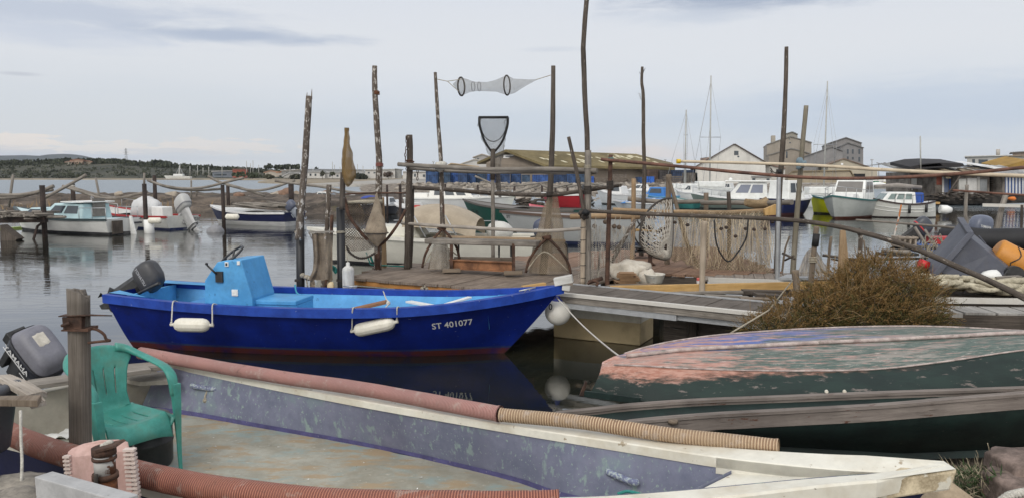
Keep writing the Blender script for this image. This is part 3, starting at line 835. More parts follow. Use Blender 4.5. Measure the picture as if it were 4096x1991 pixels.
def outboard(parent, M4, cowl_mat, leg_mat, txt=None, txt_mat=None, band=None, under='outboard_motor', text_h=.07, tilt=0, patch=None, plain=False):
 if under:
  root = part(under, None, None, parent, local=True)
 else: root = parent
 T = M4 @ Mx.Rotation(tilt, 4, 'Y')
 mb = MB(); rings = []
 for z, lx0, lx1, w in ((.10, -.12, .20, .085), (.14, -.16, .25, .125), (.22, -.175, .28, .145), (.34, -.16, .285, .145), (.42, -.12, .27, .13), (.465, -.05, .23, .10), (.485, .02, .18, .06)):
  ring = []
  for k in range(20):
   a = 6.28318 * k / 20
   ca, sa = math.cos(a), math.sin(a)
   e = .62
   ring.append(V(((lx0 + lx1) / 2 + (lx1 - lx0) / 2 * math.copysign(abs(ca) ** e, ca), w * math.copysign(abs(sa) ** e, sa), z)))
  rings.append(ring)
 mb.loft(rings)
 part('cowling', mb.xf(T), cowl_mat, root, local=True)
 mb = MB()
 if band:
  mb.loft([[V(((p.x - .05) * 1.012 + .05, p.y * 1.012, z)) for p in rings[i]] for i, z in ((2, .185), (2, .215))], False)
  part('band', mb.xf(T), band, root, local=True); mb = MB()
 mb.loft([[V((x, y * w, z)) for x, y in ((-.09, -1), (.02, -1.2), (.14, -1), (.20, 0), (.14, 1), (.02, 1.2), (-.09, 1))] for z, w in ((.12, .07), (-.05, .05), (-.30, .04), (-.42, .035))], sm=False)
 mb.loft([[V((x, y, z)) for x, y in ((-.06, -.10), (.20, -.08), (.26, 0), (.20, .08), (-.06, .10))] for z in (-.37, -.355)], sm=False)
 mb.tube([(-.12, 0, -.50), (-.05, 0, -.50), (.12, 0, -.50), (.2, 0, -.5)], [.012, .05, .045, .025], 10)
 mb.prism([(-.03, -.012, -.52), (.10, -.012, -.52), (.12, -.012, -.66), (.05, -.012, -.66)], V((0, .024, 0)))
 part('leg', mb.xf(T), leg_mat, root, local=True)
 if plain: return root
 mb = MB()
 for k in range(3):
  a = k * 2.094
  mb.prism([V((.2, .02 * math.cos(a), -.5 + .02 * math.sin(a))), V((.24, .11 * math.cos(a + .4), -.5 + .11 * math.sin(a + .4))), V((.2, .11 * math.cos(a - .4), -.5 + .11 * math.sin(a - .4)))], V((.006, 0, 0)))
 part('propeller', mb.xf(T), leg_mat, root, local=True)
 mb = MB()
 mb.box((-.13, -.06, -.02), (.04, .03, .30)); mb.box((-.13, .06, -.02), (.04, .03, .30)); mb.box((-.10, 0, .08), (.10, .17, .05)); mb.box((-.2, 0, .10), (.10, .13, .03))
 mb.tube([(-.10, .10, .05), (-.2, .10, -.02), (-.22, .1, -.06)], .012, 6)
 part('clamp_bracket', mb.xf(T if not tilt else T), leg_mat, root, local=True)
 if txt:
  for sgn in (-1, 1):
   tb = text_mb(txt, V((-.13 if sgn < 0 else .23, sgn * .147, .235)), V((1 if sgn < 0 else -1, 0, 0)), UP, text_h, .003)
   part('lettering', tb.xf(T), txt_mat, root, local=True)
 if patch:
  mb = MB()
  def pf(u, v):
   x = lerp(-.02, .17, u); y = lerp(-.075, .075, v)
   return V((x + .0, y, .488 - .9 * (y ** 2) - 1.6 * max(0, abs(x - .1) - .05) ** 2))
  mb.grid(pf, 8, 8)
  part('sticker', mb.xf(T), patch, root, local=True)
 return root
def yamaha():
 loc = V((-3.70, 5.92, .82))
 o = thing('outboard_motor', 'big tilted black and grey outboard motor at the far left, bare patch on its hood', 'outboard motor', loc)
 cow = M('old_grey_cowling', (.15, .15, .18), .5, .12, 5, (.19, .19, .22), grime=((.07, .07, .075), 5, .5), zsplit=None)
 wh = M('white_lettering', (.72, .72, .72), .5, .03, 5)
 navy = M('black_cowling', (.014, .016, .024), .35, .2, 6, (.02, .022, .03))
 X = V((.62, -.12, -.76)).normalized()      # aft axis of the motor
 Zz = V((.66, -.50, .56)); Zz = (Zz - X * Zz.dot(X)).normalized()
 Y = Zz.cross(X)
 sc = .90
 M4 = Mx(((X.x * sc, Y.x * sc, Zz.x * sc, 0), (X.y * sc, Y.y * sc, Zz.y * sc, 0), (X.z * sc, Y.z * sc, Zz.z * sc, 0), (0, 0, 0, 1)))
 M4 = Mx.Translation(V((-.10, 0, .02))) @ M4
 up = MB(); 
 rings_lo, rings_hi = [], []
 def ring(z, a0, a1, w):
  return [V(((a0 + a1) / 2 + (a1 - a0) / 2 * math.copysign(abs(math.cos(q)) ** .5, math.cos(q)), w * math.copysign(abs(math.sin(q)) ** .5, math.sin(q)), z)) for q in [6.28318 * k / 24 for k in range(24)]]
 lo = MB(); lo.loft([ring(*q) for q in ((.06, -.10, .16, .07), (.09, -.17, .25, .12), (.14, -.19, .285, .15), (.285, -.195, .285, .155))])
 part('lower_cowling', lo.xf(M4), navy, o, local=True)
 up.loft([ring(*q) for q in ((.287, -.193, .283, .153), (.30, -.185, .275, .150), (.37, -.16, .255, .135), (.41, -.13, .22, .118), (.425, -.08, .16, .08))])
 part('hood', up.xf(M4), cow, o, local=True)
 mb = MB()
 mb.loft([[V((p.x, p.y, z)) for p in ring(z, -.197, .287, .157)] for z in (.276, .292)], False)
 part('trim_band', mb.xf(M4), M('dark_trim', (.03, .03, .035), .5), o, local=True)
 tb = text_mb('YAMAHA', V((-.15, -.158, .185)), V((1, 0, 0)), UP, .078, .003)
 part('lettering', tb.xf(M4), wh, o, local=True)
 mb = MB(); mb.box((-.01, -.157, .165), (.30, .003, .008)); mb.box((.16, -.156, .115), (.14, .003, .006))
 part('stripe', mb.xf(M4), wh, o, local=True)
 mb = MB(); mb.grid(lambda u, v: V((lerp(-.11, .07, u) + .012 * NZ.noise(V((v * 9, 0, 0))), lerp(-.085, .085, v), .429 - 1.6 * abs(lerp(-.085, .085, v)) ** 2 - .9 * max(0, abs(lerp(-.11, .07, u) + .0) - .06))), 10, 8)
 part('bare_patch', mb.xf(M4), M('peeled_patch', (.50, .47, .41), .8, .2, 18, grime=((.30, .26, .2), 12, .6)), o, local=True)
 mb = MB()
 mb.loft([[V((x, y * w, z)) for x, y in ((-.10, -1), (.02, -1.2), (.14, -1), (.20, 0), (.14, 1), (.02, 1.2), (-.10, 1))] for z, w in ((.10, .08), (-.10, .06), (-.30, .045))], sm=False)
 mb.box((-.2, 0, .12), (.12, .16, .12)); mb.box((-.14, 0, -.05), (.06, .2, .3))
 part('leg', mb.xf(M4), black_plastic, o, local=True, bevel=.006)
yamaha()
def green_boats():
 gm = M('dark_green_hull', (.004, .013, .012), .6, .3, 4, (.007, .020, .017), chips=[((.22, .20, .18), 26, .70, .03, (.4, 1, 1.6)), ((.10, .11, .10), 7, .66, .08, (.4, 1, 2))], bump=.15, bscale=25)
 def px(L): return [Zp(x, y, z) if d is None else W(x, y, d) for x, y, d, z in [(q + (None,))[:4] if len(q) == 3 else q for q in L]]
 xs = [2410, 2440, 2500, 2600, 2750, 2950, 3200, 3500, 3800, 4096, 4400, 4900, 5400]
 def tr(tab, dtab): return arc_resample(smooth_path([W(x, pw(tab, x), pw(dtab, x)) for x in xs], 4), 60)
 sheer = [(2340, 1580), (2600, 1606), (3072, 1600), (3500, 1586), (4096, 1570), (5400, 1560)]
 chine = [(2340, 1500), (2425, 1462), (2500, 1462), (2800, 1478), (3100, 1487), (3578, 1477), (4096, 1402), (4700, 1370), (5400, 1370)]
 keel = [(2340, 1500), (2440, 1440), (2703, 1407), (3180, 1381), (3600, 1362), (4096, 1337), (4700, 1345), (5400, 1350)]
 top = [(2340, 1500), (2433, 1438), (2560, 1395), (2700, 1364), (2860, 1341), (3180, 1319), (3500, 1307), (3800, 1309), (4096, 1325), (4700, 1340), (5400, 1350)]
 A = tr(sheer, [(2340, 5.75), (2600, 5.45), (3500, 5.35), (5400, 5.7)])
 B = tr(chine, [(2340, 5.85), (2600, 5.65), (3500, 5.6), (5400, 5.8)])
 Ck = tr(keel, [(2340, 5.9), (2600, 5.95), (3500, 6.05), (5400, 6.1)])
 Dt = tr(top, [(2340, 5.95), (2433, 5.95), (2700, 6.3), (3500, 6.6), (5400, 6.4)])
 E = [p + V((0, .25, -.25)) for p in Dt]
 tip = W(2345, 1583, 5.75)
 for L, k in ((A, 1), (B, .55), (Ck, .2), (Dt, .1), (E, .6)):
  L.insert(0, L[0].lerp(tip, .9 if L is A else .25 * k))
 o = thing('overturned_boat', 'overturned boat with peeling pink, blue and green bottom, stacked on the dark green boat', 'boat', V((2.2, 5.9, .6)))
 m, t, bs = newmat('peeling_bottom')
 tc = t.new('ShaderNodeTexCoord'); ob = tc.outputs['Object']
 sp = t.new('ShaderNodeSeparateXYZ'); t.link(ob, sp.inputs[0]); X, Yy, Zz = sp.outputs
 st = (.35, 2.2, 3)
 n1 = t.noise(ob, 3.2, 6, .7, st); n2 = t.noise(ob, 9, 6, .7, st); n3 = t.noise(ob, 1.6, 5, .65, st); n4 = t.noise(ob, 30, 4, .7, st)
 col = t.mix(t.ramp(n4, .4, .65), (.06, .092, .079), (.13, .165, .146))
 col = t.mix(t.math('MULTIPLY', t.ramp(n1, .50, .58), .9), col, (.26, .24, .215))
 blue = t.math('MULTIPLY', t.ramp(t.math('ADD', n3, t.math('MULTIPLY', X, -.10)), .42, .5), t.math('MULTIPLY', t.ramp(X, 1.15, .1), t.ramp(Yy, .0, .12)))
 col = t.mix(blue, col, (.085, .13, .33))
 n6 = t.noise(ob, 13, 6, .75, (.22, 3, 4))
 col = t.mix(t.math('MULTIPLY', t.ramp(n6, .52, .60), t.ramp(X, 2.6, -.6, .25, 1.)), col, (.40, .25, .22))
 pinkm = t.ramp(t.math('ADD', n2, t.math('MULTIPLY', t.math('ADD', X, 1.0), -.115)), .41, .55)
 col = t.mix(pinkm, col, t.mix(t.ramp(n4, .35, .6), (.36, .175, .135), (.45, .285, .24)))
 col = t.mix(t.ramp(n4, .62, .68), col, (.52, .45, .41))
 col = t.mix(t.math('MULTIPLY', t.ramp(n2, .68, .72), .8), col, (.05, .05, .045))
 t.link(col, bs.inputs['Base Color']); bs.inputs['Roughness'].default_value = .75
 bp = t.new('ShaderNodeBump'); bp.inputs['Distance'].default_value = .006; bp.inputs['Strength'].default_value = .5; t.link(n2, bp.inputs['Height']); t.link(bp.outputs[0], bs.inputs['Normal'])
 bottom = m
 m, t, bs = newmat('peeling_topsides')
 tc = t.new('ShaderNodeTexCoord'); ob = tc.outputs['Object']
 sp = t.new('ShaderNodeSeparateXYZ'); t.link(ob, sp.inputs[0]); X, Yy, Zz = sp.outputs
 st = (.5, 1, 2.2)
 n1 = t.noise(ob, 4, 6, .7, st); n2 = t.noise(ob, 13, 6, .7, st); n5 = t.noise(ob, 40, 4, .7, (.3, 1, 2))
 col = t.mix(t.ramp(n1, .4, .65), (.004, .014, .012), (.009, .025, .020))
 col = t.mix(t.math('MULTIPLY', t.ramp(n2, .58, .66), .75), col, (.20, .165, .15))
 band = t.math('ADD', t.math('SUBTRACT', Zz, t.math('MULTIPLY_ADD', X,   .045, .262)), t.math('MULTIPLY', t.math('SUBTRACT', n2, .5), .17))
 col = t.mix(t.math('MULTIPLY', t.ramp(band, -.035, .02), t.ramp(X, 1.0, .1)), col, t.mix(t.ramp(n5, .4, .6), (.33, .15, .105), (.44, .25, .195)))
 col = t.mix(t.ramp(n5, .71, .75), col, (.45, .40, .37))
 t.link(col, bs.inputs['Base Color']); bs.inputs['Roughness'].default_value = .7
 side = m
 n = len(A) - 1
 mb = MB(); mb.grid(lambda u, v: A[int(u * n + .5)].lerp(B[int(u * n + .5)], v) + V((0, -.03 * math.sin(math.pi * v), 0)), n, 6)
 mb.grid(lambda u, v: Dt[int(u * n + .5)].lerp(E[int(u * n + .5)], v), n, 3)
 part('topsides', mb, side, o)
 mb = MB()
 mb.grid(lambda u, v: B[int(u * n + .5)].lerp(Ck[int(u * n + .5)], v) + V((0, 0, .015 * math.sin(math.pi * v))), n, 6)
 mb.grid(lambda u, v: Ck[int(u * n + .5)].lerp(Dt[int(u * n + .5)], v) + V((0, 0, .02 * math.sin(math.pi * v))), n, 6)
 part('bottom', mb, bottom, o)
 pinkr = M('pink_runner', (.33, .255, .235), .8, .25, 14, (.40, .34, .315), chips=[((.30, .17, .155), 2, .60, .2), ((.13, .14, .13), 5, .58, .1), ((.2, .17, .15), 20, .62, .05)])
 for L, i0, r_ in ((Ck, 3, .017), (B, 2, .007), (Dt, 3, .009)):
  mb = MB(); mb.tube([p + V((0, 0, .006 if L is not Ck else .016)) for p in L[i0:]], r_, 6, wob=.25)
  part('runner', mb, pinkr, o)
 mb = MB(); g = [W(x, y, d) for x, y, d in ((2332, 1572, 5.74), (2420, 1583, 5.6), (2560, 1602, 5.42))]
 for a, b in zip(g, g[1:]): mb.beam(a, b, .02, .045)
 part('rail', mb, gm, o)
 mb = MB(); mb.prism([W(x, y, 5.72) for x, y in ((2318, 1582), (2330, 1552), (2342, 1524), (2350, 1530), (2340, 1560), (2350, 1584))], V((0, .03, 0)))
 part('stem_fitting', mb, rust_dark, o)
 mb = MB()
 for x in (3305, 3377):
  c = W(x, 1564, 5.33); mb.tube([c, c + V((0, -.012, 0))], [.014, .011], 12)
 part('drain_fitting', mb, white_old, o)
 o = thing('wooden_boat', 'dark green wooden boat with bare grey rails, lying under the overturned one', 'boat', V((2.4, 5.0, .3)))
 lo_t = [(2250, 1745), (2530, 1690), (2800, 1666), (3072, 1650), (3500, 1627), (4096, 1578), (4600, 1540), (5200, 1500)]
 xs = [2300, 2420, 2530, 2800, 3072, 3500, 3800, 4096, 4600, 5200]
 n = 50
 rn = arc_resample(smooth_path([W(x, pw(lo_t, x), 4.86) for x in xs], 5), n)
 up_t = [(2225, 1657), (2545, 1622), (2800, 1605), (3072, 1594), (3500, 1577), (4096, 1556), (4600, 1535), (5200, 1500)]
 rf = arc_resample(smooth_path([W(x, pw(up_t, x), 5.28) for x in [2225] + xs[1:]], 5), n)
 for L, h in ((rn, .095), (rf, .058)):
  mb = MB()
  mb.loft([[p, p + V((0, .035, .0)), p + V((0, .035, -h)), p + V((0, .0, -h))] for p in L], sm=False)
  mb.loft([[p + V((0, -.012, .012)), p + V((0, .045, .012)), p + V((0, .045, -.008)), p + V((0, -.012, -.008))] for p in L], sm=False)
  part('rail', mb, wood_strake, o)
 mb = MB()
 def hl(u, v):
  p = rn[int(u * n + .5)] + V((0, .006, -.09)); q = V((p.x - .0, p.y + .42 * v ** 1.6, 0))
  zb = pw([(0, .5), (.5, .32), (.72, .36), (1, .42)], u)
  q.z = lerp(p.z, zb, v)
  return q
 mb.grid(hl, n, 10)
 mb.grid(lambda u, v: (rn[int(u * n + .5)] + V((0, .03, -.06))).lerp(rf[int(u * n + .5)] + V((0, -.004, -.03)), v) - V((0, 0, .05 * math.sin(math.pi * v))), n, 4)
 mb.grid(lambda u, v: (rf[int(u * n + .5)] + V((0, .02, -.05))) + V((0, -.1 * v, -.4 * v)), n, 3)
 part('hull', mb, gm, o)
 mb = MB(); c = W(2692, 1690, 4.84); mb.tube([c, c + UP * .02], [.033, .03], 12)
 part('peg', mb, wood_brown, o)
green_boats()
def hull_fn(L, half, sheer, keel=-.22, rake=.6, srake=.12, flare=.34, bowflare=.85):
 def fv(t, v, s):
  zs = pw(sheer, t); zk = keel * (1 - t ** 9)
  b = pw(half, t)
  e = lerp(flare, bowflare, t ** 2.2)
  z = lerp(zk, zs, v)
  y = b * v ** e
  x = L * t - rake * (1 - v) ** 1.15 * sst(.62, 1, t) + srake * (1 - v) * sst(.25, 0, t)
  return V((x, s * y, z))
 def fz(t, z, s):
  zs = pw(sheer, t); zk = keel * (1 - t ** 9)
  return fv(t, max(0, min(1, (z - zk) / (zs - zk))), s)
 return fv, fz
def smooth_tab(tab):
 P = smooth_path([V((a, b, 0)) for a, b in tab], 8)
 return [(p.x, p.y) for p in P]
def hull_mesh(fv, nt=36, nv=10):
 mb = MB()
 for s in (-1, 1): mb.grid(lambda u, v: fv(u, v, s), nt, nv)
 st = [fv(0, v / nv, -1) for v in range(nv, -1, -1)] + [fv(0, v / nv, 1) for v in range(1, nv + 1)]
 mb.poly(st)
 return mb
def rail_mesh(fv, w_out, w_in, h, nt=40, drop=0., t1=1., stern=True):
 mb = MB()
 for s in (-1, 1):
  rings = []
  for i in range(nt + 1):
   t = t1 * i / nt
   p = fv(t, 1, s); q = fv(min(1, t + .01), 1, s) - fv(max(0, t - .01), 1, s); q.z = 0; q.normalize()
   n = V((q.y, -q.x, 0)) * (1 if s < 0 else -1)
   if t > .985: n = V((1, 0, 0)).lerp(n, .3)
   k = 1 if t < .97 else lerp(1, .25, (t - .97) / .03)
   rings.append([p + n * w_out + UP * .012, p - n * w_in * k + UP * .012, p - n * w_in * k + UP * (.012 - h * .8), p - n * (w_in * k - .01) + UP * (.0 - h * .8), p + n * .0 + UP * (-h), p + n * w_out * .9 + UP * (-h)])
  mb.loft(rings, sm=False)
 return mb
def inner_mesh(fv, zf, th=.045, nt=30, t1=.94):
 mb = MB(); rows = {}
 for s in (-1, 1):
  def fn(u, v):
   t = lerp(.02, t1, u); zs = fv(t, 1, s).z - .02
   z = lerp(zs, zf, v); p = None
   lo = fv(t, 0, s).z; vv = max(.02, (z - lo) / (fv(t, 1, s).z - lo))
   p = fv(t, vv, s); p.y = s * max(0.0, abs(p.y) - th); p.z = z
   return p
  mb.grid(fn, nt, 5)
  rows[s] = [fn(i / nt, 1) for i in range(nt + 1)]
 n = nt
 mb.grid(lambda u, v: rows[-1][int(u * n + .5)].lerp(rows[1][int(u * n + .5)], v), n, 6)
 a, b = rows[-1][0], rows[1][0]
 mb.poly([a, b, b + UP * (fv(0, 1, 1).z - zf - .03), a + UP * (fv(0, 1, 1).z - zf - .03)])
 return mb
blue_in = M('sky_blue_paint', (.06, .285, .58), .55, .10, 3, (.085, .33, .62), chips=[((.04, .18, .38), 9, .64, .06)], grime=((.06, .17, .29), 2, .5))
blue_hull = M('royal_blue_paint', (.0008, .0085, .118), .5, .16, 2.5, (.0018, .013, .15), zsplit=[(.105, (.022, .035, .085)), (.078, (.075, .018, .016))], chips=[((.33, .36, .45), 11, .70, .01, (1.5, 1, 5)), ((.03, .05, .15), 30, .71, .02, (.5, 1, 4)), ((.001, .007, .085), 1.7, .5, .2)], spec=.22, grime=((.003, .011, .09), 7, .3, (.6, 1, .3)))
blue_rail = M('blue_rail_paint', (.006, .036, .26), .5, .14, 5, (.012, .055, .33), chips=[((.42, .46, .55), 14, .685, .02, (.6, 1, 1))], spec=.4)
bb_loc = V((-5.25, 10.68, 0)); bb_rz = math.atan2(-.98, 5.89)
bb_half = smooth_tab([(0, .68), (.2, .80), (.42, .86), (.62, .80), (.8, .56), (.92, .26), (1, .0)])
bb_sheer = smooth_tab([(0, .735), (.2, .675), (.45, .655), (.7, .685), (.88, .79), (1, .905)])
bb_fv, bb_fz = hull_fn(5.97, bb_half, bb_sheer, -.25, .75, .30, .30, .80)
def blue_boat():
 o = thing('fishing_boat', 'royal blue open fishing boat with sky blue inside, helm console and lettered bow', 'boat', bb_loc, bb_rz)
 inv = WM[o.name].inverted()
 part('hull', hull_mesh(bb_fv, 44, 12), blue_hull, o, local=True)
 part('gunwale', rail_mesh(bb_fv, .03, .075, .10), blue_rail, o, local=True)
 mb = inner_mesh(bb_fv, .36)
 part('inner_skin', mb, blue_in, o, local=True)
 mb = MB()
 mb.grid(lambda u, v: (lambda t: V((bb_fv(t, 1, 1).x, lerp(-1, 1, v) * max(0, abs(bb_fv(t, 1, 1).y) - .05), bb_fv(t, 1, 1).z - .06)))(lerp(.85, .985, u)), 10, 6)
 a = bb_fv(.85, 1, 1)
 mb.poly([V((a.x, -a.y + .05, a.z - .06)), V((a.x, a.y - .05, a.z - .06)), V((a.x, bb_fz(.85, .36, 1).y - .05, .36)), V((a.x, .05 - bb_fz(.85, .36, 1).y, .36))])
 part('foredeck', mb, blue_in, o, local=True)
 mb = MB(); mb.prism([V((.16, -.60, .70)), V((.16, .60, .70)), V((.21, .60, .70)), V((.21, -.60, .70))], V((0, 0, -.3)))
 for s in (-1, 1):
  mb.grid(lambda u, v: V((lerp(.02, .75, u), s * (abs(bb_fv(lerp(.02, .75, u) / 5.97, 1, 1).y) - .07 - v * .22 * (1 - u) ** .7), pw(bb_sheer, u * .12) + .022 - .03 * v * u)), 10, 4)
 part('stern_quarters', mb, blue_in, o, local=True)
 mb = MB(); mb.box((1.02, .25, .53), (.55, .95, .025)); mb.box((1.02, .25, .44), (.5, .9, .15))
 part('stern_seat', mb, M('sky_blue_seat', (.035, .22, .52), .5, .1, 4), o, local=True, bevel=.006)
 Dn = 9.98
 prof = [inv @ W(x, y, Dn) for x, y in ((819, 1250), (819, 1121), (874, 1046), (900, 1041), (978, 1036), (1026, 1188), (1028, 1250))]
 y0 = prof[0].y
 for p in prof: p.y = y0
 mb = MB(); mb.prism([V((p.x, y0, max(p.z, .36))) for p in prof], V((0, .62, 0)))
 part('console', mb, blue_in, o, local=True, bevel=.012)
 P = lambda x, y, dy=0: (lambda q: V((q.x, y0 - dy, q.z)))(inv @ W(x, y, Dn))
 c = P(884, 1031); c.y = y0 + .30
 ax = V((-.48, -.40, .78)).normalized(); e1 = ax.cross(UP).normalized(); e2 = e1.cross(ax)
 mb = MB(); mb.tube([c + (e1 * math.cos(a) + e2 * math.sin(a)) * .185 for a in [k * 6.28318 / 28 for k in range(28)]], .016, 8, closed=True)
 for k in range(3):
  a = k * 2.094 + .5; mb.tube([c - ax * .03, c + (e1 * math.cos(a) + e2 * math.sin(a)) * .18], .014, 6)
 mb.tube([c - ax * .15, c - ax * .02], .03, 8)
 part('steering_wheel', mb, black_plastic, o, local=True)
 mb = MB(); q = P(886, 1104, .012); mb.box(q, (.10, .03, .14)); mb.tube([q + V((-.03, -.02, .04)), q + V((-.14, -.04, .15))], .013, 6)
 mb.ball(q + V((-.15, -.04, .17)), .02)
 part('throttle', mb, black_plastic, o, local=True)
 for (x, y, w, h) in ((917, 1054, .05, .06), (952, 1166, .085, .085), (968, 1048, .04, .05)):
  mb = MB(); q = P(x, y, .006); mb.box(q, (w, .014, h))
  if w > .06:
   for k in range(3): mb.box(q + V((0, -.009, .02 - k * .02)), (w * .7, .006, .008))
  part('vent', mb, white_plain, o, local=True, bevel=.003)
  if w == .05:
   mb = MB(); mb.box(q + V((0, -.008, 0)), (.025, .006, .035)); part('switch', mb, black_plastic, o, local=True)
 mb = MB(); q = inv @ Zp(1128, 1214, .60); mb.box((q.x, q.y + .06, .48), (.60, .52, .28)); part('locker', mb, blue_in, o, local=True, bevel=.008)
 mb = MB(); mb.box((q.x - .02, q.y + .06, .65), (.64, .56, .06)); part('locker_lid', mb, blue_in, o, local=True, bevel=.012)
 mb = MB(); mb.box((q.x + .15, q.y - .205, .56), (.07, .02, .03)); part('latch', mb, black_plastic, o, local=True)
 t0 = (inv @ W(1738, 1309, 9.55)); zb = t0.z
 tt = t0.x
 def onhull(x, y):
  z = zb + y + x * .105
  lo, hi = .3, 1.
  for _ in range(18):
   mid = (lo + hi) / 2
   if bb_fz(mid, z, -1).x < tt + x * 1.0: lo = mid
   else: hi = mid
  p = bb_fz(lo, z, -1); p.y -= .005
  return p
 part('lettering', text_mb('ST 401077', V(), V((1, 0, 0)), UP, .112, fn=onhull), M('pale_lettering', (.52, .52, .50), .5, .08, 20), o, local=True)
 b = bb_fv(1, 1, 1)
 mb = MB(); mb.beam(b + V((-.10, 0, .045)), b + V((.13, 0, .095)), .13, .10); mb.beam(b + V((.0, 0, -.02)), b + V((.10, 0, -.03)), .08, .07)
 part('stemhead', mb, WOOD('white_flaking_wood', (.55, .54, .51), (.70, .69, .66), (.25, .22, .2), .8, 18, .7), o, local=True, bevel=.008)
 for t, s in ((.155, 1), (.47, 1), (.93, -1)):
  p = bb_fv(t, 1, s) + V((0, -s * .02, .02)); q = bb_fv(t + .03, 1, s) - bb_fv(t, 1, s); q.normalize()
  mb = MB(); mb.tube([p - q * .11 + UP * .025, p + q * .11 + UP * .025], .011, 6); mb.tube([p - q * .03, p - q * .03 + UP * .025], .01, 5); mb.tube([p + q * .03, p + q * .03 + UP * .025], .01, 5)
  part('cleat', mb, steel, o, local=True)
 outboard(o, Mx.Translation(V((-.02, .02, .70))) @ Mx.Rotation(math.pi, 4, 'Z') @ Mx.Scale(.95, 4), M('charcoal_cowling', (.035, .035, .039), .45, .12, 4, (.05, .05, .054)), black_plastic, 'TOHATSU', M('silver_lettering', (.42, .42, .44), .4, .05, 9), text_h=.062, tilt=R(-58))
 mb = MB(); a = V((.22, -.28, .70)); mb.tube([a, V((.62, -.40, .87))], [.02, .024], 8)
 part('tiller', mb, black_plastic, o, local=True)
 for pts, ra, rb, lab in ((((697, 1297), (838, 1300)), (693, 850), 1, 'white ribbed fender near the stern of the blue boat, hanging level'), (((1418, 1322), (1577, 1288)), (1412, 1588), 1, 'white ribbed fender amidships on the blue boat, hanging aslant')):
  a, b = W(*pts[0], 9.40), W(*pts[1], 9.40 if pts[0][0] < 1000 else 9.30)
  f = thing('fender', lab, 'fender', (a + b) / 2, group='fenders of the blue boat')
  d = (b - a).normalized(); L = (b - a).length
  e1 = d.cross(UP).normalized(); e2 = e1.cross(d)
  mb = MB(); rings = []
  for x, r_ in ((-.05, .018), (-.005, .02), (0, .03), (.02, .06), (.05, .078), (.09, .086), (L - .09, .086), (L - .05, .078), (L - .02, .06), (L, .03), (L + .005, .02), (L + .05, .018)):
   rings.append([a + d * x + (e1 * math.cos(q) + e2 * math.sin(q)) * (r_ * (1 - (.05 if r_ > .05 and k % 3 == 0 else 0))) for k, q in enumerate([kk * 6.28318 / 36 for kk in range(36)])])
  mb.loft(rings); part('body', mb, fender_w, f)
  for p, x in ((a - d * .035, ra[0]), (b + d * .035, ra[1])):
   t = lerp(.05, .95, 0); top = None
   w = W(x, 1232, 9.42); l = inv @ w
   tt_ = min([i / 600 for i in range(60, 540)], key=lambda q_: abs(proj_x(WM[o.name] @ (bb_fv(q_, 1, -1) + V((0, -.04, .025)))) - x)); g = WM[o.name] @ (bb_fv(tt_, 1, -1) + V((0, -.04, .025))); g2 = WM[o.name] @ (bb_fv(tt_, 1, -1) + V((0, .08, .0)))
   mb = MB(); mb.tube(smooth_path([p, p.lerp(g, .5) + V((0, -.006, 0)), g, g2], 4), .0085, 6); mb.ball(p + UP * .02, .016, n=8)
   part('rope', mb, rope_w, f)
 mb = MB(); mb.beam(inv @ Zp(1370, 1246, .47), inv @ Zp(1545, 1206, .60), .19, .035)
 solo('plank', mb.xf(WM[o.name]), WOOD('red_brown_plank', (.24, .115, .06), (.33, .17, .09)), 'red-brown plank lying slantwise inside the blue boat', 'plank', bevel=.003)
 for a, b, w, lab in (((1635, 1205), (1800, 1235), .10, 'white board pointing down to the right inside the bow of the blue boat'), ((1745, 1228), (1880, 1188), .07, 'white slat leaning up to the right inside the bow of the blue boat'), ((1580, 1232), (1700, 1229), .05, 'narrow white slat low along the near side inside the blue boat')):
  mb = MB(); mb.beam(Zp(*a, .62), Zp(*b, .66), w, .025); solo('slat', mb, white_plain, lab, 'slat', 'white slats in the blue boat', bevel=.003)
 mb = MB(); mb.tube(smooth_path([Zp(1533, 1163, .70), W(1545, 1195, 9.9), W(1556, 1210, 9.8), W(1540, 1232, 9.7)], 5), .009, 6); mb.ball(W(1553, 1211, 9.8), .03, n=8)
 solo('rope', mb, rope_w, 'knotted white rope by the red-brown plank in the blue boat', 'rope')
 mb = MB(); mb.tube(smooth_path([W(1180, 1138, 11.0), W(1185, 1165, 10.9), W(1195, 1178, 10.8), W(1188, 1186, 10.7), W(1200, 1180, 10.75)], 5), .012, 6)
 solo('rope', mb, M('sea_blue_rope', (.05, .30, .42), .9), 'teal rope tied to the far side of the blue boat by the locker', 'rope')
blue_boat()
c = W(2232, 1247, 10.0)
o = thing('buoy', 'big round white buoy hanging at the bow of the blue boat', 'buoy', c)
mb = MB(); mb.ball(c, .172, n=28); part('ball', mb, M('scuffed_white_buoy', (.66, .64, .59), .55, .07, 3, chips=[((.50, .40, .22), 5, .66, .06)], grime=((.48, .44, .36), 4, .4)), o)
mb = MB(); mb.lathe([(.10, .135), (.07, .16), (.04, .18), (.03, .22), (.001, .225)], c, n=16); part('cap', mb, M('blue_cap', (.02, .04, .30), .5), o)
mb = MB(); q = W(2202, 1225, 9.82); mb.tube([q + V((.018 * math.cos(a), -.01, .036 * math.sin(a))) for a in [k * .5236 for k in range(12)]], .007, 6, closed=True); part('ring', mb, black_plastic, o)
mb = MB(); mb.tube(smooth_path([W(2226, 1188, 9.78), W(2330, 1300, 8.6), W(2470, 1418, 7.0), W(2520, 1432, 6.4)], 8), .0085, 6)
solo('mooring_rope', mb, rope_w, 'white line running from the blue bow down to the overturned boat', 'rope')
mb = MB(); mb.tube([W(3170, 1120, 8.3), W(3075, 1240, 7.4), W(2900, 1345, 6.65)], .008, 6)
solo('mooring_rope', mb, rope_t, 'taut line from the leaning stake past the bush to the overturned boat', 'rope')
DZ = .75
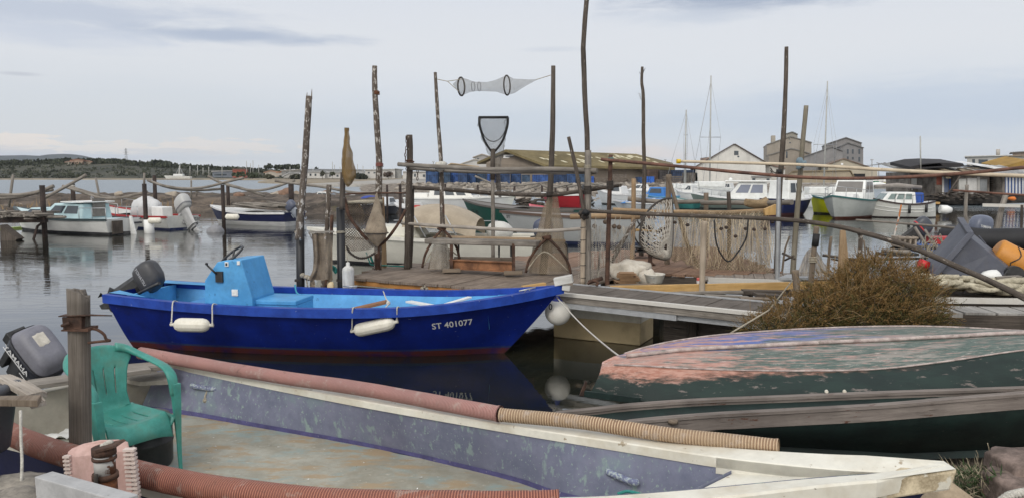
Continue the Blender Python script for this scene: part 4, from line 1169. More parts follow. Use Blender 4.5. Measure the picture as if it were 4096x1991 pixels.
e1 = V((.878, -.478, 0)); e2 = V((.478, .878, 0))
dA = V((-2.42, 11.62, DZ))
dpoly = [V((-2.42, 11.62, 0)), V((.25, 10.16, 0)), V((.98, 10.85, 0)), V((2.12, 12.2, 0)), V((3.05, 11.9, 0)), V((4.3, 12.3, 0)), V((4.4, 16.9, 0)), V((2.1, 16.0, 0)), V((-2.25, 13.2, 0))]
deck_m = WOOD('deck_boards', (.165, .128, .10), (.29, .235, .19), cracks=.7, gs=12)
deck_r = WOOD('red_deck_boards', (.20, .122, .082), (.30, .195, .135), cracks=.6, gs=12)
def deck(name, lab, poly, org, a1, a2, wdt, z, th, mats, gap=.009, pick=None):
 o = thing(name, lab, 'dock', (org.x, org.y, z))
 bl = [MB() for _ in mats]
 us = [(p - V((org.x, org.y, 0))).dot(a1) for p in poly]; vs = [(p - V((org.x, org.y, 0))).dot(a2) for p in poly]
 u = min(us); k = 0
 while u < max(us):
  um = u + wdt / 2; xs = []
  for i in range(len(us)):
   j = (i + 1) % len(us)
   if (us[i] - um) * (us[j] - um) < 0:
    xs.append(vs[i] + (vs[j] - vs[i]) * (um - us[i]) / (us[j] - us[i]))
  xs.sort()
  for a, b in zip(xs[::2], xs[1::2]):
   c = V((org.x, org.y, z - th / 2 + rnd(-.004, .004))) + a1 * um
   s = a + rnd(-.03, .02)
   while s < b:
    e = min(b, s + rnd(2.2, 3.4))
    mi = pick(c + a2 * ((s + e) / 2)) if pick else 0
    bl[mi].beam(c + a2 * s, c + a2 * (e - .006), wdt - gap, th, m=0)
    s = e
  u += wdt; k += 1
 for q, m in zip(bl, mats):
  if q.v: part('decking', q, m, o, bevel=.003)
 return o
dk = deck('dock', 'weathered timber dock with orange edge beam, carrying poles, bench and nets', dpoly, dA, e1, e2, .215, DZ, .04, (deck_m, deck_r), pick=lambda p: 1 if (p.y - 13.0 + .25 * p.x) > 0 else 0)
B0, B1 = V((-2.42, 11.62, 0)), V((.25, 10.16, 0))
for (z, h, w, m, off) in ((.672, .075, .05, wood_orange, .05), (.52, .16, .05, WOOD('red_brown_beam', (.10, .05, .035), (.155, .08, .058)), .10)):
 mb = MB(); mb.beam(B0 + e2 * off + UP * z, B1 + e2 * off + UP * z, w, h)
 part('edge_beam', mb, m, dk, bevel=.004)
mb = MB(); mb.beam(V((2.12, 12.22, .62)), V((3.05, 11.92, .62)), .04, .16); part('edge_beam', mb, wood_dark, dk)
for q in ((-1.6, 11.5), (-.3, 10.9), (1.6, 12.4), (-1.9, 13), (0, 14), (2.5, 12.4), (3.9, 12.6), (1.9, 15.6), (3.9, 16)):
 mb = MB(); mb.tube([V((q[0], q[1], -.6)), V((q[0], q[1], .70))], .09, 10, wob=.1); part('pile', mb, wood_dark, dk)
mb = MB()
for k in range(3): mb.ball(W(1690 + k * 9, 1153 - (k % 2) * 8, 11.0), .03, n=8, rough=.5, seed=k)
solo('rope_knot', mb, rope_t, 'ragged rope knot on the brown beam under the dock edge', 'rope')
g0, g1 = V((.54, 10.10, 0)), V((3.95, 7.75, 0)); gd = (g1 - g0).normalized(); gn = V((-gd.y, gd.x, 0)); GL = (g1 - g0).length
gk = deck('gangway', 'grey boarded gangway with pale metal edge on a tan float, beside the blue bow', [g0 - gd * .15, g1, g1 + gn * .82, g0 + gn * .82 - gd * .15], g0 + UP * .75, gd, gn, .145, .75, .03, (WOOD('grey_composite_boards', (.115, .098, .085), (.165, .145, .128), cracks=.2, gs=10),), .007)
pale = M('pale_edge_metal', (.55, .53, .49), .55, .08, 5, grime=((.38, .34, .28), 5, .4))
for off, z, w, h, m in ((-.035, .752, .07, .045, pale), (.80, .762, .025, .02, alu), (-.03, .685, .035, .085, wood_grey)):
 mb = MB(); mb.beam(g0 + gn * off + UP * z - gd * .15, g1 + gn * off + UP * z, w, h); part('edge_strip', mb, m, gk, bevel=.002)
mb = MB(); mb.beam(g0 - gn * .02 + UP * .605 + gd * .05, g0 - gn * .02 + UP * .605 + gd * 1.75, .03, .075); mb2 = MB(); mb2.beam(g0 + gn * .02 + UP * .60 + gd * 1.7, g1 + gn * .02 + UP * .60, .03, .06)
part('channel', mb, alu, gk, bevel=.003); part('channel', mb2, alu, gk, bevel=.003)
fl = [Zp(2213, 1347, 0), Zp(2560, 1383, 0), Zp(2622, 1372, 0)]
fd_ = (fl[1] - fl[0]).normalized(); fp = V((-fd_.y, fd_.x, 0))
mb = MB(); mb.prism([fl[0], fl[1], fl[1] + fp * .62, fl[0] + fp * .62], V((0, 0, .58)))
part('float', mb, M('stained_float', (.60, .58, .50), .7, .10, 3, zsplit=[(-.44, (.52, .41, .235))], grime=((.22, .17, .10), 2.5, .5), chips=[((.48, .45, .38), 12, .74, .02)]), gk, bevel=.02)
mb = MB()
for k in range(6):
 a = g0 + gn * .55 + gd * (1.35 + k * .45); 
 mb.beam(a + UP * (.27 + .03 * (k % 2)), a + gd * .44 + UP * .27, .03, .16); mb.beam(a + UP * .45, a + gd * .44 + UP * .45, .03, .17); mb.beam(a + UP * .09, a + gd * .44 + UP * .09, .03, .17)
for k in range(4): a = g0 + gn * .48 + gd * (1.75 + k * .55); mb.beam(a - UP * .3, a + UP * .58, .09, .09)
part('support_boards', mb, wood_dark, gk)
p0, p1 = V((3.02, 11.85, 0)), V((5.2, 11.6, 0))
pk_ = deck('pier', 'low pier with a pale metal edge beyond the yellow beam, under the hanging nets', [V((2.95, 11.5, 0)), V((5.0, 10.95, 0)), V((5.3, 12.2, 0)), V((3.1, 12.3, 0))], V((2.95, 11.5, 0)), V((.965, -.262, 0)), V((.262, .965, 0)), .15, .74, .03, (WOOD('pale_grey_boards', (.20, .17, .145), (.30, .26, .225), cracks=.3, gs=10),), .007)
mb = MB(); mb.beam(V((2.95, 11.47, .735)), V((5.0, 10.92, .735)), .06, .075); part('edge_strip', mb, pale, pk_)
mb = MB(); mb.beam(V((2.95, 11.5, .60)), V((5.0, 10.96, .60)), .05, .14); part('edge_beam', mb, wood_dark, pk_)
def pole(nm, lab, px, D, wpx, mat, cat='pole', group=None, base=None, n=10, wob=.10, D2=None, parts=()):
 P = []
 for i, (x, y) in enumerate(px):
  d = lerp(D, D2, i / (len(px) - 1)) if D2 else D
  P.append(W(x, y, d))
 if base is not None:
  q = P[-1]; r_ = P[-2]
  P.append(q + (q - r_) * ((q.z - base) / (r_.z - q.z)) if r_.z != q.z and q.z > base else V((q.x, q.y, base)))
 k = D / F
 ws = [w * k / 2 for w in (wpx if isinstance(wpx, (list, tuple)) else (wpx, wpx))]
 pts = smooth_path(P, 8)
 rr = [lerp(ws[0], ws[-1], i / (len(pts) - 1)) for i in range(len(pts))]
 mb = MB(); mb.tube(pts, rr, n, wob=wob)
 if not parts: return solo(nm, mb, mat, lab, cat, group, origin=P[-1])
 o = thing(nm, lab, cat, P[-1], group=group)
 part('shaft', mb, mat, o)
 for pn, pmb, pm in parts: part(pn, pmb, pm, o)
 return o
def wrap(x, y, D, r, m=None, turns=5, h=.012, ax=UP):
 mb = MB(); c = W(x, y, D)
 mb.tube([c + V((math.cos(i * .7) * r, math.sin(i * .7) * r, h * i * .7 / 6.28 - h * turns / 2)) for i in range(int(turns * 9))], h * .45, 5)
 return mb
GP = 'poles on the dock'
blackpost = M('ribbed_black_post', (.009, .009, .011), .5, .3, 20, stretch=(4, 4, .2))
def spl(x, y, D):
 mb = MB()
 for dx, h in ((-10, 20), (9, 34), (-2, 10)): mb.prism([W(x + dx - 4, y + 8, D), W(x + dx + 3, y + 8, D), W(x + dx + 2, y - h, D)], V((0, .02, 0)))
 return mb
sp = spl(1236, 390, 11.3)
pole('pole', 'pale flaking pole with a splintered top, tied to the leftmost black post', [(1236, 385), (1222, 620), (1203, 850), (1194, 960)], 11.25, (24, 30), wood_bark, group=GP, parts=(('splinters', sp, wood_grey),))
for x0, y0, x1, lab in ((1200, 838, 1197, 'black ribbed post under the splintered pole, left of the burlap'), (1362, 832, 1364, 'black ribbed post between burlap and white fender')):
 a, b = W(x0, y0, 11.4), W(x1, 1160, 11.4); b = V((b.x, b.y, -.5))
 mb = MB(); mb.tube([a, b], .062, 14)
 o = thing('black_post', lab, 'post', b); part('post', mb, blackpost, o)
 mb = MB(); mb.tube([a + UP * .001, a + UP * .004], .058, 14); part('cap', mb, black_plastic, o)
 for y in (928, 1120): part('lashing', wrap(x1, y, 11.4, .066, turns=3), rope_d if y > 1000 else rope_t, o)
pole('pole', 'thin dark pole carrying the bottle-shaped net', [(1372, 690), (1368, 840)], 11.3, (22, 24), wood_bark2, group=GP)
pole('pole', 'tall flaking pole with a paler cut top, third from the left on the dock', [(1499, 264), (1499, 350), (1507, 500), (1516, 640), (1514, 800), (1512, 1000)], 12.6, (19, 32), wood_bark, group=GP, base=.75, parts=(('lashing', wrap(1506, 372, 12.6, .05), rust), ('lashing', wrap(1518, 660, 12.6, .06), M('red_rag', (.24, .09, .075), .9))))
pole('pole', 'tan sawn pole standing behind the hoop net cone', [(1524, 790), (1533, 1000), (1535, 1060)], 12.9, (26, 26), wood_yellow if 0 else WOOD('tan_wood', (.30, .20, .115), (.40, .29, .18)), group=GP, base=.75)
def chain(x, y0, y1, D):
 mb = MB(); n = int((y1 - y0) / 13)
 for i in range(n):
  c = W(x + 3 * math.sin(i * .9), lerp(y0, y1, i / n), D)
  a = V((1, 0, 0)) if i % 2 else V((.3, -.9, 0))
  mb.tube([c + a * (.014 * math.cos(q)) + UP * (.032 * math.sin(q)) for q in [k * .785 for k in range(8)]], .0065, 5, closed=True)
 return mb
pole('pole', 'rust-stained post wrapped in chain, below head of the top rail', [(1638, 540), (1640, 660), (1634, 800), (1630, 1000)], 12.7, (24, 26), wood_bark2, base=.75, group=GP, parts=(('chain', chain(1624, 552, 690, 12.6), rust_dark), ('chain', chain(1668, 672, 730, 12.6), rust_dark), ('lashing', wrap(1640, 655, 12.7, .06, turns=4, h=.03), rust_dark)))
pole('pole', 'slim dark pole just behind the chained post', [(1650, 745), (1648, 920), (1642, 1050)], 12.9, (15, 15), wood_dark, group=GP, base=.75)
def ragball(x, y, D, r, k=3):
 mb = MB()
 for i in range(k): mb.ball(W(x + rnd(-12, 12), y + rnd(-10, 10), D - .02 * i), r * rnd(.6, 1), (1, 1, rnd(.8, 1.2)), 10, rough=.5, seed=i * 2.3 + x)
 return mb
pole('pole', 'slender grey pole lashed with white rag, at the left end of the fish trap', [(1741, 290), (1752, 480), (1764, 650), (1768, 830), (1772, 915)], 12.5, (13, 22), wood_bark, group=GP, base=.75, parts=(('rag', ragball(1762, 668, 12.4, .07, 6), rope_w), ('foot', (lambda m: (m.tube([W(1769, 820, 12.5), W(1770, 915, 12.5)], .036, 10), m)[1])(MB()), rust_dark)))
pole('pole', 'straight dark pole, right end of the strung fish trap', [(2213, 264), (2212, 450), (2206, 640), (2196, 840), (2186, 945)], 12.0, (17, 30), wood_dark, group=GP, base=.75)
pole('pole', 'tallest bent pole, running out of the top of the picture', [(2348, -25), (2334, 165), (2334, 230), (2341, 420), (2349, 560), (2349, 800), (2352, 1130)], 11.1, (19, 22), wood_bark2, group=GP, base=.5, D2=11.2)
pole('pole', 'stout grey split post beside the tallest pole, bound with black cord', [(2352, 602), (2351, 800), (2350, 1000), (2348, 1130)], 10.95, (25, 32), wood_grey, group=GP, base=.5, parts=(('lashing', wrap(2351, 762, 10.95, .052, turns=6, h=.02), rope_d), ('lashing', wrap(2350, 668, 10.95, .05, turns=4), rope_t)))
pole('pole', 'bamboo-like pale pole bound with wire, tied to the stout post', [(2334, 870), (2332, 1000), (2330, 1138)], 10.85, (20, 20), WOOD('pale_bamboo', (.34, .27, .20), (.44, .37, .29)), group=GP, parts=(('lashing', ragball(2333, 862, 10.8, .05, 4), rope_d),) + tuple(('wire', wrap(2332, y, 10.85, .038, turns=1.2), rope_d) for y in (910, 960, 1010, 1060, 1110)))
pole('pole', 'leaning brown pole propped against the top rail', [(2274, 548), (2300, 660), (2328, 800), (2338, 860)], 10.9, (14, 18), wood_bark2, group=GP)
pole('rusty_post', 'rusty steel post holding the long brown pole on the right', [(2443, 620), (2436, 850), (2428, 1145)], 10.8, (17, 20), rust_dark, 'post', base=.4, wob=.03, parts=(('lashing', wrap(2443, 640, 10.8, .04, turns=5), M('teal_cord', (.12, .22, .2), .9)), ('lashing', wrap(2440, 742, 10.8, .045, turns=6, h=.02), rope_d)))
pole('pole', 'knobbly tall pole with loose twigs standing behind the net stands', [(2569, 268), (2567, 330), (2573, 385), (2574, 550), (2578, 700), (2573, 830), (2570, 900)], 14.8, (11, 20), wood_bark2, group=GP, base=.7, parts=(('twigs', (lambda m: ([m.tube([W(2569 + a, b, 14.8), W(2569 + a * 3.2, b - rnd(5, 18), 14.8)], .004, 4) for a, b in ((3, 295), (-4, 300), (-4, 390), (-5, 380), (-3, 400), (4, 285))], m)[1])(MB()), wood_dark),))
pole('pole', 'tall pole with a bare grey top, highest on the right', [(3146, 188), (3143, 330), (3137, 480), (3130, 600), (3118, 760), (3110, 1000)], 12.2, (15, 26), wood_bark2, group=GP, base=.6)
pole('pole', 'mossy square-topped pole leaning right, right of the tallest right-hand pole', [(3225, 423), (3212, 560), (3197, 750), (3180, 960), (3172, 1085)], 12.0, (17, 24), WOOD('mossy_wood', (.155, .135, .10), (.26, .235, .185), patch=((.17, .19, .10), 9, .6)), group=GP, base=.5, parts=(('lashing', ragball(3206, 655, 11.9, .06, 6), M('blue_grey_cord', (.17, .23, .27), .9)),))
pole('galvanised_post', 'galvanised steel tube with black tape at its top, in front of the net curtain', [(3116, 690), (3112, 900), (3109, 1128)], 11.3, (17, 20), steel, 'post', base=.4, wob=.0, parts=(('tape', (lambda m: (m.tube([W(3116, 678, 11.3), W(3116, 697, 11.3)], .042, 10), m)[1])(MB()), blk_rubber), ('ties', (lambda m: ([m.tube(smooth_path([W(3112, 690, 11.2), W(3095, 690 + k * 8, 11.2), W(3082, 672 + k * 10, 11.2)], 4), .008, 5) for k in range(3)], m)[1])(MB()), rope_d)))
for px, wd, D, m, lab, b in (
 ([(2535, 715), (2533, 900), (2528, 1060)], 18, 13.6, WOOD('tan_wood', (.30, .20, .115), (.40, .29, .18)), 'tan squared post left of the round white net', .75),
 ([(2676, 698), (2672, 830), (2668, 1050)], 22, 13.4, wood_brown, 'thick brown post behind the round white net', .75),
 ([(2670, 700), (2700, 800), (2740, 950), (2793, 1068)], 15, 13.0, wood_brown, 'brown stake leaning right in front of the net curtain', .75),
 ([(2914, 768), (2917, 850), (2915, 1078)], 16, 12.7, wood_dark, 'dark post in the middle of the net curtain', .75),
 ([(2825, 772), (2824, 850)], 20, 14.6, wood_brown, 'short grey post at the end of the far rail', .7),
 ([(2818, 885), (2812, 1000), (2808, 1178)], 24, 10.4, WOOD('pale_peeled_wood', (.36, .29, .22), (.46, .39, .31)), 'pale peeled post standing before the net curtain, foot by the scrap planks', .6),
 ([(1316, 740), (1312, 850), (1306, 940)], 20, 12.6, wood_bark, 'short frayed grey post behind the burlap', .0),
 ([(1328, 860), (1322, 1000), (1310, 1090)], 14, 12.4, rust_dark, 'rusty rod right of the burlap', .0),
 ([(2400, 1010), (2395, 1060)], 8, 12, wood_dark, 'tiny stake end by the net strands', .75)):
 pole('post', lab, px, D, wd, m, 'post', base=b)
def rail(lab, px, D0, D1, wpx, mat, parts=(), cat='rail', nm='rail', wob=.12):
 P = [W(x, y, lerp(D0, D1, i / (len(px) - 1))) for i, (x, y) in enumerate(px)]
 pts = smooth_path(P, 8)
 ws = wpx if isinstance(wpx, tuple) else (wpx, wpx)
 mb = MB(); mb.tube(pts, [lerp(ws[0] * D0, ws[1] * D1, i / (len(pts) - 1)) / F / 2 for i in range(len(pts))], 10, wob=wob)
 if not parts: return solo(nm, mb, mat, lab, cat, 'lashed rails')
 o = thing(nm, lab, cat, P[0], group='lashed rails'); part('shaft', mb, mat, o)
 for pn, pm_, mt in parts: part(pn, pm_, mt, o)
rail('double grey top rail lashed across the dock poles', [(1594, 658), (1760, 668), (1970, 678), (2200, 677), (2388, 684)], 12.6, 10.9, (17, 20), wood_grey)
rail('second slimmer grey pole tied under the top rail', [(1640, 676), (1900, 690), (2150, 690), (2384, 692)], 12.65, 10.95, (12, 13), wood_grey)
rail('dark second rail, left piece between chained post and landing net pole', [(1652, 752), (1800, 760), (1965, 774)], 12.8, 13.6, (16, 18), wood_bark2)
rail('dark second rail, middle piece right of the landing net pole', [(1985, 775), (2100, 780), (2182, 781)], 13.4, 12.1, (18, 17), wood_bark2)
rail('dark bent branch running up from the dark pole to the rusty post', [(2190, 782), (2250, 776), (2352, 762), (2440, 748), (2482, 742)], 11.9, 10.8, (18, 13), wood_bark2, (('lashing', wrap(2200, 776, 11.8, .06, turns=5), rope_d),))
rail('pale lower rail crossing above the bench', [(1608, 893), (1700, 900), (1850, 909), (2000, 918), (2180, 924), (2345, 914)], 12.8, 10.9, (13, 15), WOOD('bleached_pole', (.32, .28, .24), (.46, .42, .37)))
rail('rusty thin bar at the top of the triangular net stand', [(1380, 777), (1500, 773), (1625, 773)], 12.2, 12.4, 7, rust_dark)
rail('thick grey beam on the far side of the net stands, left piece', [(2512, 795), (2600, 805), (2700, 808), (2828, 806)], 15, 14.6, (20, 17), wood_grey)
rail('thick grey beam wrapped in netting, right piece behind the curtain', [(2806, 812), (2950, 812), (3060, 812), (3168, 810)], 14.4, 12.6, (18, 22), wood_grey, (('net_roll', (lambda m: (m.tube(smooth_path([W(x, y, 13.2) for x, y in ((2980, 808), (3030, 816), (3070, 812))], 5), [.06, .1], 10, wob=.5), m)[1])(MB()), NET('bunched_net', (.38, .28, .17), .03, .5, cloth=.3)),))
rail('tan rail from which the long net curtain hangs', [(2452, 838), (2600, 846), (2750, 848), (2900, 850), (3060, 842)], 13.3, 12.4, (16, 17), WOOD('tan_wood', (.30, .20, .115), (.40, .29, .18)))
rail('tan beam end left of the rusty post', [(2282, 867), (2380, 865), (2560, 868)], 13.9, 13.6, 22, WOOD('tan_wood', (.30, .20, .115), (.40, .29, .18)))
rail('long rusty pole from the rusty post sagging away to the right edge', [(2403, 638), (2700, 665), (3000, 694), (3250, 712), (3480, 714), (3700, 705), (3900, 690), (4200, 660)], 10.75, 9.2, (13, 15), M('brown_steel_pole', (.085, .04, .028), .75, .35, 7, (.13, .06, .04)))
rail('long cream pole with a yellow cap', [(2712, 646), (2950, 652), (3225, 661), (3500, 678), (3800, 693), (4200, 709)], 12.2, 9.4, (11, 17), M('cream_pole', (.50, .42, .31), .7, .12, 8, chips=[((.24, .17, .11), 9, .68, .04)]), (('cap', (lambda m: (m.tube([W(2706, 646, 12.1), W(2722, 646.5, 12.1)], .035, 12), m)[1])(MB()), M('yellow_cap', (.62, .42, .03), .5)),))
rail('long grey pole from the stout post bending down to the right dock', [(2335, 843), (2600, 857), (2900, 868), (3130, 878), (3300, 897), (3440, 927), (3650, 990), (3850, 1075), (4000, 1142), (4200, 1245)], 10.8, 6.9, (15, 27), wood_bark2, (('lashing', ragball(2335, 855, 10.7, .05, 5), blk_rubber),))
rail('thin grey pole across the water, right of the traditional boat', [(3424, 880), (3600, 893), (3780, 908), (3845, 918)], 11, 9.6, (8, 12), wood_grey)
rail('slim rusty pole crossing in front of the shacks', [(3810, 762), (3900, 768), (4000, 775), (4120, 783)], 12, 11.5, 9, M('brown_steel_pole', (.085, .04, .028)))
net_tan = NET('tan_netting', (.30, .23, .155), .035, .26, cloth=.14)
net_brown = NET('brown_netting', (.13, .10, .075), .05, .30, holes=.30, col2=(.20, .155, .115), cloth=.38)
net_fine = NET('fine_grey_netting', (.28, .27, .25), .024, .13, cloth=.08)
net_ochre = NET('ochre_netting', (.26, .17, .075), .035, .34, cloth=.34)
net_white = NET('pale_netting', (.50, .47, .42), .028, .22)
burlap = M('burlap_cloth', (.16, .122, .088), .95, .2, 5, (.225, .18, .13), chips=[((.42, .38, .33), 9, .62, .05)], bump=.6, bscale=140)
cloth_net = M('dense_tan_mesh', (.25, .195, .14), .95, .15, 6, (.33, .27, .20), bump=.6, bscale=160)
def fnet(lab, cat='fishing net'): return thing('fishing_net', lab, cat, NETLOC, group='fishing nets on the dock')
def rings_px(rows, D, n=20, depth=1.0):
 out = []
 for x, y, w in rows:
  c = W(x, y, D); r = w * D / F
  out.append([c + V((r * math.cos(a), r * depth * math.sin(a), 0)) for a in [k * 6.28318 / n for k in range(n)]])
 return out
def loft_uv(rings, cell=1.0, crumple=0.):
 mb = MB(); n = len(rings[0])
 def fn(u, v):
  x = v * (len(rings) - 1); i = min(int(x), len(rings) - 2)
  k = u * n; a = int(k) % n
  p = rings[i][a].lerp(rings[i + 1][a], x - i)
  if crumple: p = p + V((1, 1, 0)) * crumple * NZ.noise(p * 9)
  return p
 L = sum((V(rings[i + 1][0]) - V(rings[i][0])).length for i in range(len(rings) - 1))
 per = max((V(r[0]) - V(r[n // 2])).length for r in rings) * 3.14
 mb.grid(fn, n, (len(rings) - 1) * 3, cu=True)
 mb.uv = [[(q[0] * per, q[1] * L) for q in u] for u in mb.uv]
 return mb
def sheet(fn, nu, nv, w, h):
 mb = MB(); mb.grid(fn, nu, nv)
 mb.uv = [[(q[0] * w, q[1] * h) for q in u] for u in mb.uv]
 return mb
NETLOC = W(1388, 745, 11.2)
o = fnet('ochre bottle-shaped net hanging from the top of the thin dark pole')
part('netting', loft_uv(rings_px([(1387, 514, 8), (1387, 540, 9), (1386, 565, 12), (1388, 600, 18), (1390, 640, 23), (1394, 680, 27), (1396, 710, 25), (1394, 735, 14), (1392, 748, 3)], 11.2), crumple=.012), net_ochre, o)
mb = MB(); mb.tube([W(1387, 512, 11.25), W(1387, 525, 11.25)], .035, 10); mb.tube([W(1386, 525, 11.25), W(1372, 700, 11.25)], .02, 8)
part('stick', mb, wood_bark2, o)
NETLOC = W(1970, 345, 12.3)
o = fnet('grey hooped fish trap strung in the air between two poles', 'fish trap')
rows = [(1812, 338, 2), (1845, 347, 36), (1872, 345, 26), (1893, 347, 19), (1917, 347, 18), (1950, 348, 18), (1985, 344, 23), (2028, 342, 38), (2055, 345, 28), (2085, 336, 18), (2115, 328, 9), (2145, 320, 2)]
rg = []
for i, (x, y, r_) in enumerate(rows):
 c = W(x, y, lerp(12.5, 12.0, i / 11)); r_ = r_ * 12.3 / F
 rg.append([c + V((.32 * r_ * math.cos(a), r_ * math.cos(a) * .9, r_ * math.sin(a))) for a in [k * .31416 for k in range(20)]])
part('netting', loft_uv(rg), net_fine, o)
for i, th in ((1, .014), (3, .004), (4, .004), (7, .012)):
 mb = MB(); mb.tube(rg[i], th, 6, closed=True); part('hoop', mb, rope_d, o)
mb = MB()
for a, b in (((1750, 318), (1790, 326)), ((1790, 326), (1845, 318)), ((1790, 326), (1835, 366)), ((2143, 320), (2208, 300))): mb.tube([W(*a, 12.4), W(*b, 12.3)], .006, 5)
part('cord', mb, rope_t, o)
NETLOC = W(1972, 1040, 13.6)
o = thing('landing_net', 'black framed landing net raised on a pole, above the middle of the dock', 'landing net', NETLOC)
DN = 13.5
mb = MB()
mb.tube([W(1914, 471, DN), W(2034, 470, DN)], .022, 7, wob=.4)
for sgn, x in ((-1, 1917), (1, 2031)): mb.tube(smooth_path([W(x, 471, DN), W(x + 2 * -sgn, 505, DN), W(1974 + sgn * 38, 560, DN), W(1973 + sgn * 14, 598, DN), W(1972, 612, DN)], 5), [.024, .018], 7)
mb.tube(smooth_path([W(1921, 500, DN), W(1932, 535, DN + .1), W(1950, 558, DN + .2), W(1974, 567, DN + .25), W(1998, 557, DN + .2), W(2016, 533, DN + .1), W(2027, 500, DN)], 4), .008, 6)
part('frame', mb, blk_rubber, o)
part('netting', loft_uv([[W(1973 + 55 * math.cos(a) * w + dx, y, DN + .30 * q + .28 * math.sin(a) * w) for a in [k * .31416 for k in range(20)]] for y, w, dx, q in ((474, 1, 0, .2), (520, .95, 0, .5), (560, .85, 4, .8), (600, .62, 10, 1), (640, .45, 14, 1), (668, .30, 16, 1))], crumple=.08), net_fine, o)
mb = MB(); mb.tube([W(1972, 596, DN), W(1970, 720, DN)], .042, 10, wob=.1); part('head', mb, wood_dark, o)
mb = MB(); mb.tube(smooth_path([W(1970, 700, DN), W(1972, 850, DN), W(1972, 1045, DN)], 6), .034, 10, wob=.1); part('pole', mb, wood_grey, o)
part('lashing', wrap(1970, 682, DN, .05, turns=5, h=.02), rope_d, o)
mb = MB()
mb.grid(lambda u, v: W(lerp(1985, 2000, v) + lerp(-14, 16, u) * (1 - .6 * v), lerp(690, 790, v), DN + .1 + .05 * NZ.noise(V((u * 5, v * 9, 1)))), 8, 12)
part('trailing_net', mb, NET('dark_net', (.10, .09, .085), .03, .45, cloth=.5), o)
NETLOC = W(1512, 1075, 12.1)
o = fnet('triangular push net with rusty frame and sagging brown netting', 'push net')
D = 12.1
mb = MB()
for pts, r_ in (([(1378, 790), (1395, 860), (1440, 925), (1495, 985)], .026), ([(1622, 840), (1590, 900), (1545, 960), (1508, 990)], .022)): mb.tube(smooth_path([W(x, y, D) for x, y in pts], 5), r_, 8, wob=.15)
mb.tube([W(1508, 985, D), W(1511, 1076, D)], .045, 10)
part('frame', mb, rust_dark, o)
def bn(u, v):
 x = lerp(1374, 1535, u); yt = lerp(806, 812, u) ; yb = lerp(1000, 1015, math.sin(math.pi * u)) + lerp(0, -25, u)
 return W(x + 8 * NZ.noise(V((u * 3, v * 4, 0))), lerp(yt, yb, v), D + .05 + .25 * math.sin(math.pi * v) * math.sin(math.pi * min(1, u * 1.1)) + .08 * NZ.noise(V((u * 5, v * 6, 2))))
part('netting', sheet(bn, 24, 24, .75, .9), net_brown, o)
part('lower_netting', sheet(lambda u, v: W(lerp(1382, 1510, u), lerp(960, 1012 + 22 * math.sin(math.pi * u), v), D - .05), 14, 8, .6, .3), net_white, o)
mb = MB()
P = smooth_path([W(x, y, D - .1) for x, y in ((1384, 985), (1400, 1010), (1430, 1030), (1465, 1030), (1500, 1012))], 9)
for i, p in enumerate(P): mb.ball(p, .020 if i % 2 else .013, n=7, rough=.4, seed=i)
part('weight_chain', mb, rope_d, o)
mb = MB(); mb.tube(smooth_path([W(x, y, D + .05) for x, y in ((1376, 812), (1450, 808), (1530, 806))], 5), .03, 8, wob=.5); part('rolled_edge', mb, rope_t, o)
NETLOC = W(1507, 985, 11.95)
o = fnet('tan double-cone hoop net in front of the triangular push net', 'hoop net')
part('netting', loft_uv(rings_px([(1509, 772, 2), (1508, 800, 8), (1506, 840, 20), (1504, 890, 34), (1505, 932, 47), (1506, 950, 36), (1508, 975, 15), (1509, 987, 3)], 11.95, 24, .8), crumple=.02), cloth_net, o)
mb = MB(); c = W(1505, 932, 11.95); mb.tube([c + V((.188 * math.cos(a), .15 * math.sin(a), 0)) for a in [k * .2618 for k in range(24)]], .009, 6, closed=True); part('hoop', mb, rope_d, o)
NETLOC = W(1283, 1120, 11.3)
o = thing('burlap', 'brown burlap sheet hanging between the two black posts', 'cloth', NETLOC)
part('cloth', sheet(lambda u, v: W(lerp(1246, 1330, u) - 12 * sst(.75, 1, v) * (1 - u) + 8 * math.sin(v * 3) * (1 - u), lerp(933, 1119, v) + 6 * NZ.noise(V((u * 6, 0, 3))), 11.3 + .05 * NZ.noise(V((u * 7, v * 2, 0))) - .04 * math.cos(u * 9)), 24, 20, .35, .8), burlap, o)
mb = MB(); mb.beam(W(1234, 930, 11.28), W(1336, 927, 11.28), .03, .025); mb.tube([W(1236, 931, 11.28), W(1248, 955, 11.25)], .01, 5); part('batten', mb, wood_grey, o)
for x in (1247, 1315):
 part('rag', sheet(lambda u, v: W(x + lerp(-8, 14, u) * (1 - .6 * abs(v - .5)), lerp(1115, 1158, v), 11.3 + .05 * NZ.noise(V((u * 6, v * 5, x)))), 6, 8, .1, .15), burlap, o)
mb = MB(); mb.ball(W(1325, 1150, 11.25), .07, (.8, .8, 1.3), 14, rough=.3)
solo('bottle', mb, M('yellowed_plastic', (.62, .50, .30), .5, .15, 9), 'yellowed plastic bottle at the foot of the burlap', 'bottle')
mb = MB()
for a in ((1210, 1100), (1225, 1108), (1238, 1112)): mb.ball(W(*a, 11.3), .04, n=9, rough=.5, seed=a[0])
mb.tube([W(1225, 1112, 11.3), W(1233, 1160, 11.3)], .01, 5)
solo('rope_knot', mb, rope_t, 'frayed rope knot holding the burlap to the left black post', 'rope')
c = W(1393, 1115, 11.2); f = thing('fender', 'grimy long white fender hanging upright at the dock corner', 'fender', c)
mb = MB(); k = 11.2 / F; mb.lathe([(.02, -.25), (.15, -.24), (.19, -.2)][:0] + [(.03, -.36), (.075, -.34), (.086, -.29), (.086, .12), (.078, .16), (.05, .185), (.028, .195), (.028, .24), (.012, .25)], c, n=22); part('body', mb, M('grimy_white_vinyl', (.58, .57, .54), .6, .1, 6, grime=((.30, .29, .27), 7, .8, (1, 1, .35))), f)
